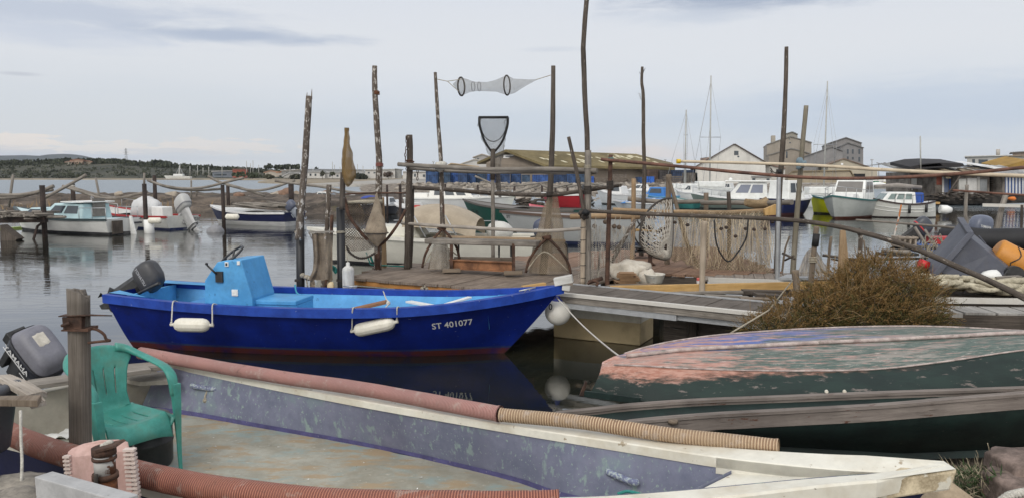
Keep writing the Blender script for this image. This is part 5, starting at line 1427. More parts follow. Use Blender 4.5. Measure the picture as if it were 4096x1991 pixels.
mb = MB(); mb.tube([c + UP * .24, W(1382, 985, 11.3)], .007, 5); part('rope', mb, rope_t, f)
mb = MB()
for k in range(4): mb.tube(smooth_path([W(1330, 1062 + k * 4, 11.5), W(1342, 1070 + k * 7, 11.4), W(1350, 1085 - k * 2, 11.45)], 5), .012, 5)
solo('rope', mb, rope_g, 'coil of green rope behind the second black post', 'rope')
mb = MB(); mb.tube(smooth_path([W(1465, 1008, 12.9), W(1478, 1045, 12.9), W(1490, 1058, 12.9), W(1560, 1062, 12.8), W(1625, 1065, 12.7)], 6), .012, 5); mb.tube(smooth_path([W(1480, 1020, 12.9), W(1492, 1050, 12.9)], 4), .02, 5)
solo('rope', mb, rope_g, 'green rope lying across the dock behind the push net', 'rope')
for (ax, ay), (lx, ly), (rx, ry), nb, D, lab, m in (((1770, 915), (1689, 1070), (1838, 1035), [(1768, 930, 5), (1766, 960, 22), (1762, 1010, 38), (1758, 1074, 44)], 12.3, 'tan cone net on bent iron legs, left of the bench', net_tan), ((2190, 950), (2103, 1090), (2285, 1100), [(2213, 770, 14), (2206, 850, 38), (2200, 950, 58), (2196, 1020, 72), (2196, 1090, 82)], 11.8, 'tall tan cone net on bent iron legs, right of the bench', NET('tan_curtain_net', (.36, .29, .21), .032, .24, cloth=.16))):
 NETLOC = W(ax, ly, D); o = fnet(lab, 'cone net')
 part('netting', loft_uv(rings_px(nb, D + .15, 24, .55), crumple=.03), m, o)
 mb = MB()
 for x, y, s in ((lx, ly, -1), (rx, ry, 1)): mb.tube(smooth_path([W(ax, ay, D), W(lerp(ax, x, .45), lerp(ay, y, .28), D - .05), W(lerp(ax, x, .85), lerp(ay, y, .65), D - .08), W(x, y, D - .1)], 5), .021, 7)
 mb.ball(W(ax, ay, D), .05, (1.6, 1, .7), 8, rough=.5)
 part('hoop_legs', mb, rust_dark, o)
 mb = MB(); P = smooth_path([W(lx + 6, ly - 10, D - .1), W(lerp(lx, ax, .6), lerp(ly, ay, .5), D - .12), W(ax + 4, lerp(ay, ly, .45), D - .12), W(rx - 8, ry - 14, D - .1)], 6); mb.tube(P, .010, 5, wob=.5); part('edge_rope', mb, rope_t, o)
part('lower_mesh', sheet(lambda u, v: W(lerp(1728, 1790, u) + lerp(0, (u - .5) * 20, v), lerp(968, 1075, v), 12.1 - .1 * math.sin(math.pi * u)), 10, 10, .32, .5), net_white, bpy.data.objects['fishing_net.004'])
NETLOC = W(2640, 1035, 12.0)
o = thing('scoop_net', 'big round hoop net of white mesh standing on edge, centre right of the dock', 'hoop net', NETLOC)
hoop = smooth_path([W(x, y, d) for x, y, d in ((2686, 794, 12.3), (2650, 800, 12.2), (2608, 828, 12.1), (2578, 870, 12.0), (2562, 920, 11.9), (2562, 970, 11.85), (2585, 1005, 11.8), (2630, 1030, 11.8), (2668, 1035, 11.85), (2684, 1010, 12.0), (2690, 930, 12.2), (2690, 850, 12.3), (2686, 796, 12.3))], 5)
mb = MB(); mb.tube(hoop, .019, 7); part('hoop', mb, rope_d, o)
cen = sum(hoop, V()) / len(hoop)
mb = MB(); NA, NB = 34, 10
G = [[hoop[int(i / NA * (len(hoop) - 1)) % (len(hoop) - 1)].lerp(cen + V((.05, .42, -.25)), (j + (.5 if i % 1 else 0)) / NB * (1 - .0) ) + V((0, -.75 * math.sin(math.pi * j / NB * .5), -.06 * math.sin(math.pi * j / NB))) for j in range(NB)] for i in range(NA)]
for i in range(NA):
 for j in range(NB - 1):
  a = G[i][j]; b = G[(i + (1 if j % 2 else 0)) % NA][j + 1]; b2 = G[(i - (0 if j % 2 else 1)) % NA][j + 1]
  mb.tube([a, b], .0068, 4, caps=False); mb.tube([a, b2], .0068, 4, caps=False)
part('netting', mb, M('white_twine', (.36, .33, .285), .9, .15, 30), o)
mb = MB(); mb.tube([W(2545, 920, 12), W(2625, 925, 12.1)], .02, 7); part('handle', mb, wood_yellow, o)
mb = MB()
for k in range(26): mb.ball(W(rnd(2582, 2675), rnd(905, 1005), 12.25 + rnd(0, .25)), rnd(.02, .045), (1.5, 1, .7), 7, rough=.6, seed=k)
part('weed', mb, M('dry_weed', (.06, .04, .03), .95, .4, 9), o)
NETLOC = W(2870, 1090, 12.3)
o = fnet('long tan net curtain with dark floats, hanging in strands from the tan rail', 'net curtain')
m1 = NET('strand_net', (.36, .28, .185), .05, .13, cloth=.24, strands=.55, col2=(.48, .395, .285), holes=.40)
def cu(u, v, k=0):
 x = lerp(2686, 3078, u); yt = lerp(848, 842, u); yb = lerp(1040, 1100, sst(0, .5, u)) + 14 * NZ.noise(V((u * 14, k, 0)))
 return W(x + 10 * NZ.noise(V((u * 9, v * 2, k * 5))), lerp(yt, yb, v), lerp(12.95, 12.2, u) + .12 * k + .10 * NZ.noise(V((u * 22, v * 1.2, k))))
part('netting', sheet(lambda u, v: cu(u, v, 0), 70, 14, 1.6, .95), m1, o)
part('netting', sheet(lambda u, v: cu(u, v, 1), 70, 14, 1.5, .97), m1, o)
mb = MB(); fm = M('dark_cork_float', (.045, .03, .024), .85, .4, 14)
for x, y in ((2700, 890), (2750, 900), (2885, 915), (2905, 910), (2942, 945), (2982, 915), (3016, 918), (3060, 915), (3090, 888)):
 p = W(x, y, 12.15)
 mb = MB(); mb.ball(p, .030, (1.1, 1, .9), 9, rough=.2, seed=x); part('float', mb, fm, o)
mb = MB(); mb.tube(smooth_path([W(x, y, 13.0) for x, y in ((2690, 850), (2800, 852), (2900, 853), (3062, 845))], 6), .03, 8, wob=.7); part('head_rope', mb, M('frayed_head_rope', (.42, .33, .21), .95, .3, 20, bump=.8, bscale=90), o)
for k in range(60):
 u = rnd(0, 1); a = cu(u, rnd(0, .3)); b = cu(u, rnd(.7, 1)); 
 if k == 0: mb = MB()
 mb.tube(smooth_path([a, a.lerp(b, .5) + V((rnd(-.08, .08), -.04, 0)), b + V((rnd(-.12, .12), -.03, 0))], 4), rnd(.003, .007), 4)
part('loose_strands', mb, M('dry_net_strand', (.50, .41, .29), .95, .2, 20), o)
mb = MB(); mb.tube(smooth_path([W(x, y, 12.0) for x, y in ((2858, 880), (2862, 950), (2878, 1005), (2913, 1045), (2950, 1010), (2985, 950), (2993, 880))], 6), .013, 7)
solo('hoop', mb, blk_rubber, 'black U-shaped hoop hanging in front of the net curtain', 'hoop')
mb = MB(); mb.prism([W(x, y, 12.1) for x, y in ((3058, 838), (3105, 818), (3108, 860), (3062, 862))], V((0, .08, 0)))
solo('board', mb, wood_yellow, 'pale wedge of board at the right end of the net curtain', 'board')
NETLOC = W(2430, 1130, 11.0)
o = fnet('thin veil of pale net threads hanging around the stout post', 'net')
m2 = NET('veil_net', (.50, .45, .38), .035, .10, strands=.50, col2=(.62, .57, .49))
part('netting', sheet(lambda u, v: W(lerp(2345, 2540, u), lerp(905, 1120, v) + 20 * NZ.noise(V((u * 9, 0, 0))), lerp(10.95, 12.6, u) + .06 * NZ.noise(V((u * 20, v * 2, 0)))), 40, 12, .8, .85), m2, o)
part('netting', sheet(lambda u, v: W(lerp(2312, 2375, u), lerp(915, 1138, v), 11.15 + .05 * NZ.noise(V((u * 9, v * 2, 7)))), 14, 12, .25, .85), m2, o)
fl2 = M('cork_ball', (.10, .07, .05), .85, .4, 14)
for x, y, lab in ((2378, 905, 'brown net float hanging left of the rusty post'), (2457, 906, 'brown net float, left one of the close pair right of the rusty post'), (2476, 909, 'brown net float, right one of the close pair right of the rusty post'), (2421, 888, 'brown net float half hidden by the rusty post')):
 c = W(x, y, 11.8); f = thing('net_float', lab, 'float', c, group='net floats hanging in the veil')
 mb = MB(); mb.ball(c, .037, n=12); mb.tube([c - V((0, .04, 0)), c + V((0, .04, 0))], .012, 6); part('ball', mb, fl2, f)
 mb = MB(); mb.tube([c, W(x + 6, 868, 11.9)], .004, 4); part('line', mb, rope_t, f)
for a, b, lab in (((2540, 880), (2438, 1062), 'spotted brown stake leaning to the left, left of the round white net'), ((2525, 915), (2450, 1010), 'thin stake propped behind the spotted one')):
 mb = MB(); mb.tube([W(*a, 12.4), W(*b, 12.2)], .03 if a[0] == 2540 else .018, 8, wob=.15); solo('stake', mb, wood_bark, lab, 'stake')
o = thing('garden_table', 'black iron garden table with curled legs, half hidden behind the round white net', 'table', W(2580, 1010, 14.5))
mb = MB()
for s in (-1, 1):
 mb.tube(smooth_path([W(2580 + s * 10, 900, 14.5), W(2580 - s * 14, 950, 14.5), W(2580 + s * 8, 985, 14.5), W(2580 + s * 45, 1012, 14.5), W(2580 + s * 38, 1022, 14.5)], 6), .018, 6)
 mb.tube(smooth_path([W(2560 + s * 12, 880, 14.6), W(2555 - s * 18, 940, 14.6), W(2560 + s * 20, 1008, 14.6)], 6), .016, 6)
part('legs', mb, black_plastic, o); mb = MB(); mb.beam(W(2535, 988, 14.4), W(2625, 990, 14.4), .35, .025); mb.beam(W(2530, 1003, 14.4), W(2630, 1003, 14.4), .3, .025); part('shelf', mb, black_plastic, o)
mb = MB(); mb.lathe([(.10, 0), (.04, .05), (.035, .2), (.06, .26), (.001, .27)], V((W(2600, 1048, 13.2).x, 13.2, .76)), n=12); solo('stand', mb, rust_dark, 'short dark flared pedestal on the dock under the round white net', 'stand')
o = thing('bench', 'rough plank bench on black legs with a rusty steel beam beneath, middle of the dock', 'bench', W(1920, 1075, 12.4))
mb = MB(); mb.beam(W(1712, 962, 12.35), W(2156, 974, 11.75), .30, .085); part('seat', mb, wood_grey, o, bevel=.02)
mb = MB(); mb.beam(W(1745, 948, 12.9), W(2160, 958, 12.3), .26, .04); mb.beam(W(2150, 958, 12.2), W(2260, 962, 12.2), .2, .03); part('back_plank', mb, WOOD('tan_wood', (.30, .20, .115), (.40, .29, .18)), o)
for x, y0, y1, D in ((1806, 968, 1072, 12.1), (2054, 974, 1082, 11.75), (1834, 968, 1035, 12.8), (1996, 975, 1028, 12.7), (2044, 975, 1026, 12.6)):
 mb = MB(); mb.beam(W(x, y0, D), W(x, y1, D), .05 if D < 12.2 else .03, .06 if D < 12.2 else .03, up=V((0, 1, 0))); part('leg', mb, rust_dark if D < 12.2 else black_plastic, o)
mb = MB(); mb.tube(smooth_path([W(2245, 972, 12.3), W(2262, 975, 12.3), W(2268, 1000, 12.3), W(2270, 1080, 12.1)], 5), .02, 7); part('leg', mb, black_plastic, o)
mb = MB(); a, b = W(1802, 1055, 12.15), W(2052, 1066, 11.75); mb.beam(a, b, .03, .15); mb.beam(a + UP * .07, b + UP * .07, .12, .014); mb.beam(a - UP * .07, b - UP * .07, .12, .014)
part('steel_beam', mb, M('brown_rust_steel', (.16, .065, .028), .7, .4, 5, (.22, .10, .045), bump=.3), o)
for x, y, D in ((1807, 1081, 12.1), (2052, 1090, 11.75)):
 mb = MB(); mb.beam(W(x - 36, y, D), W(x + 38, y - 2, D), .16, .06); part('foot_block', mb, wood_brown, o, bevel=.008)
c = W(2030, 1058, 12.9)
mb = MB(); mb.tube([c + V((-.9, .12, .0)), c + V((.10, -.03, 0))], [.13, .13], 14, wob=.05); solo('log', mb, wood_brown, 'thick log lying behind the bench, sawn end to the right', 'log')
sack = M('white_sacking', (.50, .45, .37), .85, .12, 7, (.60, .56, .49), grime=((.30, .23, .15), 4, .6), bump=.5, bscale=18)
mb = MB(); mb.ball(W(2525, 1088, 11.7), .33, (1.0, .7, .60), 26, rough=.42, seed=4); solo('sack', mb, sack, 'bulging off-white plastic sack beside the stack of slates', 'sack')
mb = MB(); mb.ball(W(2590, 1110, 11.4), .17, (.8, .7, .85), 18, rough=.5, seed=9); solo('sack', mb, sack, 'smaller crumpled sack leaning on the white bucket', 'sack')
c = W(2618, 1132, 11.3); o = thing('bucket', 'chipped white bucket beside the sacks', 'bucket', c)
mb = MB(); mb.lathe([(.10, 0), (.115, .02), (.15, .125), (.155, .13), (.155, .145), (.143, .145), (.135, .12), (.10, .03), (.001, .03)], c, n=22); part('body', mb, M('old_bucket', (.60, .58, .52), .6, .1, 6, grime=((.35, .3, .22), 6, .6)), o)
mb = MB(); mb.tube(smooth_path([c + V((-.15, 0, .13)), c + V((-.05, -.15, .10)), c + V((.15, 0, .13))], 6), .004, 5); part('handle', mb, steel, o)
slm = WOOD('split_brown_shingle', (.27, .16, .085), (.36, .235, .14), gs=9)
for k in range(9):
 mb = MB(); c = W(2515 + rnd(-16, 8), 1132 - k * 5.2, 11.15); mb.box(c, (rnd(.22, .34), .22, .012), rnd(-.2, .2)); solo('shingle', mb, slm, 'thin brown shingle in the stack before the white sack' if k < 8 else 'topmost widest shingle of the stack before the white sack', 'shingle', 'stack of brown shingles')
mb = MB(); mb.beam(W(2425, 1143, 10.75), W(2620, 1137, 10.9), .10, .03); solo('plank', mb, wood_brown, 'brown plank under the stack of shingles', 'plank')
mb = MB(); mb.beam(W(2440, 1157, 10.6), W(3335, 1138, 10.5), .06, .105); solo('beam', mb, wood_yellow, 'long new yellow beam lying along the gangway', 'beam', bevel=.004)
mb = MB(); mb.beam(W(2090, 1150, 10.65), W(2180, 1136, 10.8), .08, .05); solo('offcut', mb, wood_yellow, 'small tan offcut at the corner between dock and gangway', 'offcut')
for k, (a, b, w, h, D, lab, m) in enumerate((((2660, 1172), (2970, 1166), .09, .03, 10.15, 'grey plank just below the yellow beam, topmost of the scrap', wood_grey), ((2820, 1182), (2995, 1190), .10, .04, 9.95, 'pale plank by the foot of the peeled post', wood_grey), ((2720, 1168), (2900, 1176), .06, .03, 10.25, 'thin grey plank half under the yellow beam', wood_grey), ((2970, 1163), (3140, 1168), .14, .04, 10.3, 'dark board right of the scrap planks', wood_dark), ((3020, 1178), (3120, 1186), .2, .05, 10.05, 'dark thick board end below the other dark board', wood_dark), ((2960, 1196), (3080, 1200), .18, .05, 9.85, 'dark short plank at the gangway edge', wood_brown), ((3160, 1164), (3300, 1168), .1, .05, 10.2, 'dark plank behind the leaning stakes', wood_dark))):
 mb = MB(); mb.beam(W(*a, D), W(*b, D), w, h); solo('scrap_plank', mb, m, lab, 'plank', 'scrap planks along the gangway', bevel=.004)
o = thing('pipe_clamp', 'short rusty pipe with a hooked clamp at the foot of the stout post', 'pipe', W(2370, 1140, 10.7))
mb = MB(); mb.tube([W(2355, 1128, 10.7), W(2410, 1112, 10.75)], .03, 8); part('pipe', mb, rust_dark, o)
mb = MB(); mb.tube(smooth_path([W(2350, 1135, 10.6), W(2370, 1122, 10.6), W(2392, 1130, 10.6), W(2384, 1142, 10.6)], 5), .018, 7); part('hook', mb, rust_dark, o)
mb = MB(); mb.box(W(2795, 1122, 11.2), (.06, .06, .09)); solo('canister', mb, M('red_white_can', (.60, .12, .10), .5, .1, 5, zsplit=[(.05, (.65, .62, .6))]), 'tiny red and white can behind the peeled post', 'can', bevel=.01)
mb = MB(); a, b = W(3130, 1108, 11.4), W(3330, 1104, 11.0); mb.beam(a, b, .5, .04); mb.beam(a - UP * .09, b - UP * .09, .46, .10); solo('trestle', mb, alu, 'silvery metal ledge behind the leaning stakes', 'ledge')
for px, D, wd, lab, extra in (([(3267, 905), (3258, 980), (3248, 1080), (3240, 1175)], 10.2, (21, 20), 'leaning brown stake with a black sleeve, left of the bush', 1), ([(3180, 1080), (3190, 1180)], 9.6, (27, 28), 'short thick dark stake nearest the gangway', 0), ([(3443, 938), (3440, 1010), (3432, 1100)], 9.9, (18, 20), 'upright pale stake tied to the long grey pole', 2), ([(3325, 945), (3318, 1000), (3312, 1065)], 11.5, (11, 12), 'short bamboo stake with a black foot, out over the water', 0), ([(3158, 945), (3140, 1000), (3128, 1090)], 12.5, (7, 9), 'thin slanting stick right of the galvanised tube', 0), ([(3448, 1050), (3450, 1110)], 9.8, (26, 28), 'stubby brown stump just left of the tall bush', 0), ([(3455, 960), (3465, 1040)], 10.6, (6, 7), 'thin grey stick right of the tied stake', 0)):
 ps = ()
 if extra == 1: ps = (('sleeve', (lambda m: (m.tube([W(3266, 935, 10.18), W(3260, 985, 10.18)], .045, 12), m)[1])(MB()), blk_rubber), ('lashing', wrap(3253, 1038, 10.2, .05, turns=4, h=.02), rope_t))
 if extra == 2: ps = (('lashing', ragball(3440, 925, 9.85, .03, 4), rope_d),)
 pole('stake', lab, px, D, wd, wood_brown if extra != 2 else wood_bark, 'stake', 'stakes by the bush', base=.2, parts=ps)
NETLOC = W(3255, 1100, 10.8)
o = fnet('fan-shaped bundle of dry tan net tied to the sleeved stake', 'net')
part('netting', sheet(lambda u, v: W(3248 + (u - .5) * lerp(75, 150, v) + lerp(0, 12, v), lerp(992 + 45 * (2 * u - 1) ** 2, 1104, v), 10.7 + .2 * u + .07 * NZ.noise(V((u * 17, v * 2, 3)))), 34, 12, .6, .5), NET('dry_fan_net', (.30, .24, .17), .03, .3, cloth=.35, strands=.5, col2=(.46, .39, .30)), o)
mb = MB(); mb.prism([W(x, y, 10.3) for x, y in ((3363, 922), (3382, 920), (3402, 1110), (3352, 1110))], V((0, .03, 0))); solo('board', mb, WOOD('tan_wood', (.30, .20, .115), (.40, .29, .18)), 'tapered tan board standing upright left of the bush', 'board')
mb = MB()
for a, b in (((3130, 1012), (3180, 1035)), ((3140, 1040), (3175, 1022)), ((3325, 1035), (3420, 1052)), ((3290, 1020), (3440, 1040)), ((3390, 1045), (3500, 1050)), ((3440, 1030), (3530, 1052)), ((3465, 990), (3495, 1040)), ((3520, 1036), (3720, 1032))): mb.tube([W(*a, 11), W(*b, 10.8)], rnd(.012, .022), 6, wob=.2)
solo('driftwood', mb, wood_dark, 'tangle of dark sticks at the water edge behind the bush', 'driftwood', kind='stuff')
def bush():
 o = thing('shrub', 'bushy brown saltbush behind the overturned boat, tall on the right and low on the left', 'shrub', V((3.3, 7.8, .3)))
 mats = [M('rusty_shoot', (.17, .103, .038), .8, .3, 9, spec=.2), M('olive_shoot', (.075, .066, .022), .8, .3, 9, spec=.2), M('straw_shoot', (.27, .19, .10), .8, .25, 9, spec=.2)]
 mbs = [MB(), MB(), MB()]
 lobes = [(W(3530, 1158, 7.8), (.44, .45, .34), 1.1), (W(3400, 1225, 7.6), (.46, .45, .36), 1.), (W(3620, 1225, 7.7), (.40, .45, .36), 1.), (W(3500, 1290, 7.5), (.74, .45, .26), 1.), (W(3215, 1280, 7.5), (.40, .38, .23), .6), (W(3310, 1235, 7.6), (.34, .36, .22), .5), (W(3090, 1325, 7.4), (.32, .3, .17), .4), (W(3470, 1130, 7.9), (.30, .3, .22), .4)]
 random.seed(3)
 for c, rad, wgt in lobes:
  for k in range(int(3000 * wgt)):
   d = V((rnd(-1, 1), rnd(-1, 1), rnd(-.75, 1)))
   if d.length > 1 or d.length < .05: continue
   d.normalize()
   q = rnd(.4, 1.0) ** .5 * (1 + .30 * NZ.noise(d * 2.6 + c) + .12 * NZ.noise(d * 7 + c))
   p = c + V((d.x * rad[0], d.y * rad[1], d.z * rad[2])) * q
   if p.z < .2: continue
   out = (d * .75 + UP * .4 + V((rnd(-1, 1), rnd(-1, 1), rnd(-.6, .6))) * .75).normalized()
   L = rnd(.07, .17)
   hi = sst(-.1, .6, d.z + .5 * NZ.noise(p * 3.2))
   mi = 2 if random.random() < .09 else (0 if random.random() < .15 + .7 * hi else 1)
   sd_ = out.cross(V((rnd(-1, 1), rnd(-1, 1), rnd(-1, 1)))).normalized(); s = sd_ * .0018
   b = mbs[mi]; droop = V((0, 0, -rnd(.0, .05)))
   m_ = p + out * L * .55 + droop * .3; e = p + out * L + droop
   b.poly([p - s, p + s, m_ + s, m_ - s]); b.poly([m_ - s, m_ + s, e])
   if mi == 2: continue
   for j in range(8):
    f = (j + 1.2) / 9; o_ = p.lerp(m_, f / .55) if f < .55 else m_.lerp(e, (f - .55) / .45)
    ld = (out * .8 + sd_ * (1 if j % 2 else -1) * .8 + V((rnd(-.5, .5), rnd(-.5, .5), rnd(-.3, .5)))).normalized()
    w_ = ld.cross(out).normalized() * .0030; ll = rnd(.016, .032)
    b.poly([o_, o_ + ld * ll * .5 + w_, o_ + ld * ll, o_ + ld * ll * .5 - w_])
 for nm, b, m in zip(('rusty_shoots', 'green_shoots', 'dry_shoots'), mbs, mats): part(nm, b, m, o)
 mb = MB()
 for k in range(150):
  c, rad, w_ = lobes[k % len(lobes)]; d = V((rnd(-1, 1), rnd(-1, .2), rnd(-.3, 1))).normalized()
  p = c + V((d.x * rad[0], d.y * rad[1], d.z * rad[2])) * rnd(.6, 1); q = (d + V((rnd(-.8, .8), rnd(-.8, .8), rnd(-.2, .6)))).normalized() * rnd(.12, .30)
  mb.tube(smooth_path([p, p + q * .5 + V((rnd(-.02, .02), 0, rnd(-.02, .03))), p + q], 3), [.0035, .0016], 4)
 part('dead_twigs', mb, mats[2], o, kind='stuff')
 mb = MB()
 for k in range(90):
  c, rad, w_ = lobes[k % 6]
  p = V((c.x + rnd(-.5, .5) * rad[0], c.y + rnd(-.3, .3), .3)); e = c + V((rnd(-.8, .8) * rad[0], rnd(-.8, .8) * rad[1], rnd(0, .8) * rad[2]))
  mb.tube(smooth_path([p, p.lerp(e, .5) + V((rnd(-.1, .1), rnd(-.1, .1), 0)), e], 4), [.011, .003], 5)
 part('stems', mb, wood_dark, o)
 mb = MB()
 mb.grid(lambda u, v: V((lerp(1.8, 7.5, u), lerp(6.2, 9.3, v), .34 * sst(0, .25, v) * sst(0, .12, u) + .34 * sst(0, .4, u) * 0 + .12 * NZ.noise(V((u * 9, v * 7, 0))) - .15 * sst(.7, 1, v))), 40, 24)
 solo('bank_slope', mb, soil, kind='structure')
bush()
dpR = deck('boardwalk', 'short boardwalk of pale ribbed planks right of the bush', [V((4.05, 7.9, 0)), V((7.5, 7.6, 0)), V((7.5, 8.0, 0)), V((4.05, 8.35, 0))], V((4.05, 7.9, 0)), V((.996, -.087, 0)), V((.087, .996, 0)), .33, .89, .05, (WOOD('silver_ribbed_planks', (.26, .25, .235), (.42, .405, .38), cracks=.9, gs=16),), .03)
mb = MB(); mb.beam(V((4.0, 7.95, .78)), V((7.5, 7.65, .78)), .08, .17); part('edge_beam', mb, wood_dark, dpR)
d2 = deck('boardwalk', 'brown boardwalk carrying the grey bin and heaped ropes, far right', [V((4.6, 8.45, 0)), V((8.2, 8.1, 0)), V((8.6, 9.9, 0)), V((4.9, 10.3, 0))], V((4.6, 8.45, 0)), V((.995, -.097, 0)), V((.097, .995, 0)), .17, .93, .03, (WOOD('grey_brown_boards', (.17, .14, .115), (.26, .225, .19), cracks=.3),), .007)
mb = MB(); mb.beam(V((4.55, 8.42, .93)), V((8.2, 8.07, .93)), .06, .06); part('edge_strip', mb, pale, d2)
mb = MB(); mb.beam(V((4.6, 8.45, .8)), V((8.2, 8.1, .8)), .06, .2); part('edge_beam', mb, wood_dark, d2)
d3 = deck('boardwalk', 'low brown boardwalk step with wood grain face, under the pale ribbed planks', [V((3.9, 7.2, 0)), V((7.5, 6.7, 0)), V((7.5, 7.3, 0)), V((4.0, 7.75, 0))], V((3.9, 7.2, 0)), V((.99, -.138, 0)), V((.138, .99, 0)), .26, .60, .04, (deck_m,), .012)
mb = MB(); mb.beam(V((3.95, 7.78, .66)), V((7.5, 7.35, .66)), .06, .15); part('edge_beam', mb, WOOD('grained_tan_board', (.17, .12, .07), (.27, .20, .125), (.07, .045, .03), .8, 5, .8), d3)
o = thing('wheeled_bin', 'slate grey wheeled bin lying on its side, far right', 'bin', W(3880, 1100, 9.0))
gb = M('slate_bin_plastic', (.058, .062, .082), .5, .12, 4, (.07, .075, .097), grime=((.12, .115, .11), 3, .4), spec=.4)
fr = [W(3722, 1112, 9.0), W(3872, 942, 9.0)]              # mouth edge, near side
bk = [W(3995, 1118, 8.85), W(4052, 1085, 8.9)]            # base, near side
dp = V((.25, .62, .12))
mb = MB(); mb.loft([[fr[0], fr[1], fr[1] + dp, fr[0] + dp], [fr[0].lerp(bk[0], .5), fr[1].lerp(bk[1], .5), fr[1].lerp(bk[1], .5) + dp * .92, fr[0].lerp(bk[0], .5) + dp * .92], [bk[0], bk[1], bk[1] + dp * .8, bk[0] + dp * .8]], sm=False)
part('body', mb, gb, o, bevel=.015)
mb = MB(); ud = (fr[1] - fr[0]).normalized(); ld = (bk[0] - fr[0]).normalized()
mb.beam(fr[0] - ud * .03 - dp * .06, fr[1] + ud * .05 - dp * .06, .07, .06, up=ld); mb.beam(fr[1] + ud * .03 - dp * .05, fr[1] + ud * .03 + dp * 1.08, .07, .05); mb.beam(fr[1] + ud * .01 + ld * .10 - dp * .03, fr[1] - ud * .12 + ld * .26 - dp * .03, .015, .015); mb.beam(fr[0] + ud * .1 + ld * .06 - dp * .03, fr[0] + ud * .06 + ld * .2 - dp * .03, .015, .015)
part('rim', mb, gb, o, bevel=.008)
mb = MB(); w = W(4062, 1098, 8.8); mb.tube([w, w + V((.03, .10, 0))], .10, 16); part('wheel', mb, black_plastic, o)
mb = MB(); mb.tube(smooth_path([W(4038, 1075, 8.85), W(4020, 1095, 8.82), W(4015, 1112, 8.82)], 4), .012, 6); part('handle', mb, black_plastic, o)
a, b = W(3985, 1005, 9.3), W(4095, 1062, 9.2)
d = (b - a).normalized(); n_ = d.cross(V((0, 1, 0))).normalized()
o = thing('canister', 'orange plastic drum lying beside the tipped bin with a cord round it', 'drum', a)
mb = MB(); mb.tube([a - d * .02, a, a + d * .02, b, b + d * .2], [.13, .158, .165, .165, .16], 20); part('body', mb, M('orange_plastic', (.50, .20, .025), .5, .12, 5, (.55, .235, .035), grime=((.28, .13, .04), 5, .4)), o)
c = a.lerp(b, .55); e1_ = d.cross(UP).normalized(); e2_ = e1_.cross(d); mb = MB(); mb.tube([c + d * .03 * math.sin(k) + (e1_ * math.cos(k * .2618) + e2_ * math.sin(k * .2618)) * .169 for k in range(24)], .007, 5, closed=True); part('cord', mb, rope_d, o)
heap = thing('rope_heap', 'heap of pale fishing net and thick rope on the boardwalk below the bin', 'rope heap', W(3900, 1150, 8.6))
mb = MB(); random.seed(11)
for k in range(46):
 x0 = rnd(3760, 4150); y0 = 1152 - rnd(0, 38) + (x0 - 3900) * .02; q = W(x0, y0, 8.65 + rnd(-.15, .3)); r_ = rnd(.06, .2); an = rnd(0, 3.1)
 mb.tube(smooth_path([q + V((math.cos(an + t) * r_ * 1.5, math.sin(an + t) * r_ * .8, .03 * math.sin(t * 2 + k))) for t in (0, .8, 1.6, 2.6, 3.6)], 4), rnd(.022, .045), 7, wob=.3)
part('coils', mb, M('pale_net_rope', (.36, .32, .235), .95, .22, 14, (.46, .42, .32), bump=1., bscale=60), heap)
mb = MB(); mb.ball(W(3965, 1105, 8.8), .10, (1.2, 1, .8), 14, rough=.3); solo('float', mb, white_plain, 'white lump of foam on top of the rope heap', 'float')
mb = MB(); mb.beam(W(3980, 1112, 8.7), W(4080, 1108, 8.7), .08, .04); solo('board', mb, wood_grey, 'small grey board end on top of the rope heap', 'board')
c = W(3715, 1085, 9.4); o = thing('jerrycan', 'black jerrycan with a red screw cap beside the tipped bin', 'jerrycan', c)
mb = MB(); mb.box(c + V((.06, .1, -.02)), (.26, .2, .28)); part('body', mb, black_plastic, o, bevel=.03)
mb = MB(); q = W(3693, 1058, 9.3); mb.tube([q + V((.05, 0, -.01)), q + V((-.045, 0, .02))], .055, 14); part('cap', mb, M('red_cap', (.50, .012, .018), .4), o)
o = thing('inflatable_boat', 'black inflatable dinghy tube behind the tipped bin', 'dinghy', W(3970, 970, 11.5))
def tubeY(pts, r_): 
 m = MB(); m.tube(smooth_path([W(x, y, d) for x, y, d in pts], 6), r_, 14); return m
part('tube', tubeY(((3795, 940, 12.5), (3850, 950, 12), (3950, 958, 11.8), (4200, 955, 11.5)), .17), M('black_hypalon', (.012, .012, .014), .7, .2, 5), o)
part('tube', tubeY(((3780, 965, 13.3), (3900, 950, 13.4), (4200, 945, 13.4)), .15), M('black_hypalon', (0, 0, 0)), o)
mb = MB(); mb.poly([W(3830, 985, 12), W(4200, 990, 11.5), W(4200, 985, 13.2), W(3800, 985, 13.2)]); part('floor', mb, black_plastic, o)
P_ = W(3905, 930, 12.6); o = thing('outboard_motor', 'grey-blue outboard motor with white lettering on the black dinghy, far right', 'outboard motor', P_)
outboard(o, Mx.Translation(V((0, 0, -.12))) @ Mx.Rotation(R(20), 4, 'Z') @ Mx.Scale(.86, 4), M('grey_blue_cowling', (.095, .11, .155), .35, .1, 4, (.12, .135, .185)), black_plastic, 'YAMAHA', white_plain, under=None, text_h=.07, tilt=R(10), band=M('navy_band', (.02, .022, .04), .4))
P_ = W(3660, 940, 11.6); o = thing('outboard_motor', 'small red, white and black outboard motor lying tilted beyond the bush', 'outboard motor', P_)
outboard(o, Mx.Rotation(R(170), 4, 'Z') @ Mx.Scale(.60, 4), M('white_red_cowling', (.05, .055, .07), .4, .1, 4), black_plastic, under=None, tilt=R(-50), band=M('red_band', (.50, .03, .035), .4))
mb = MB(); random.seed(21)
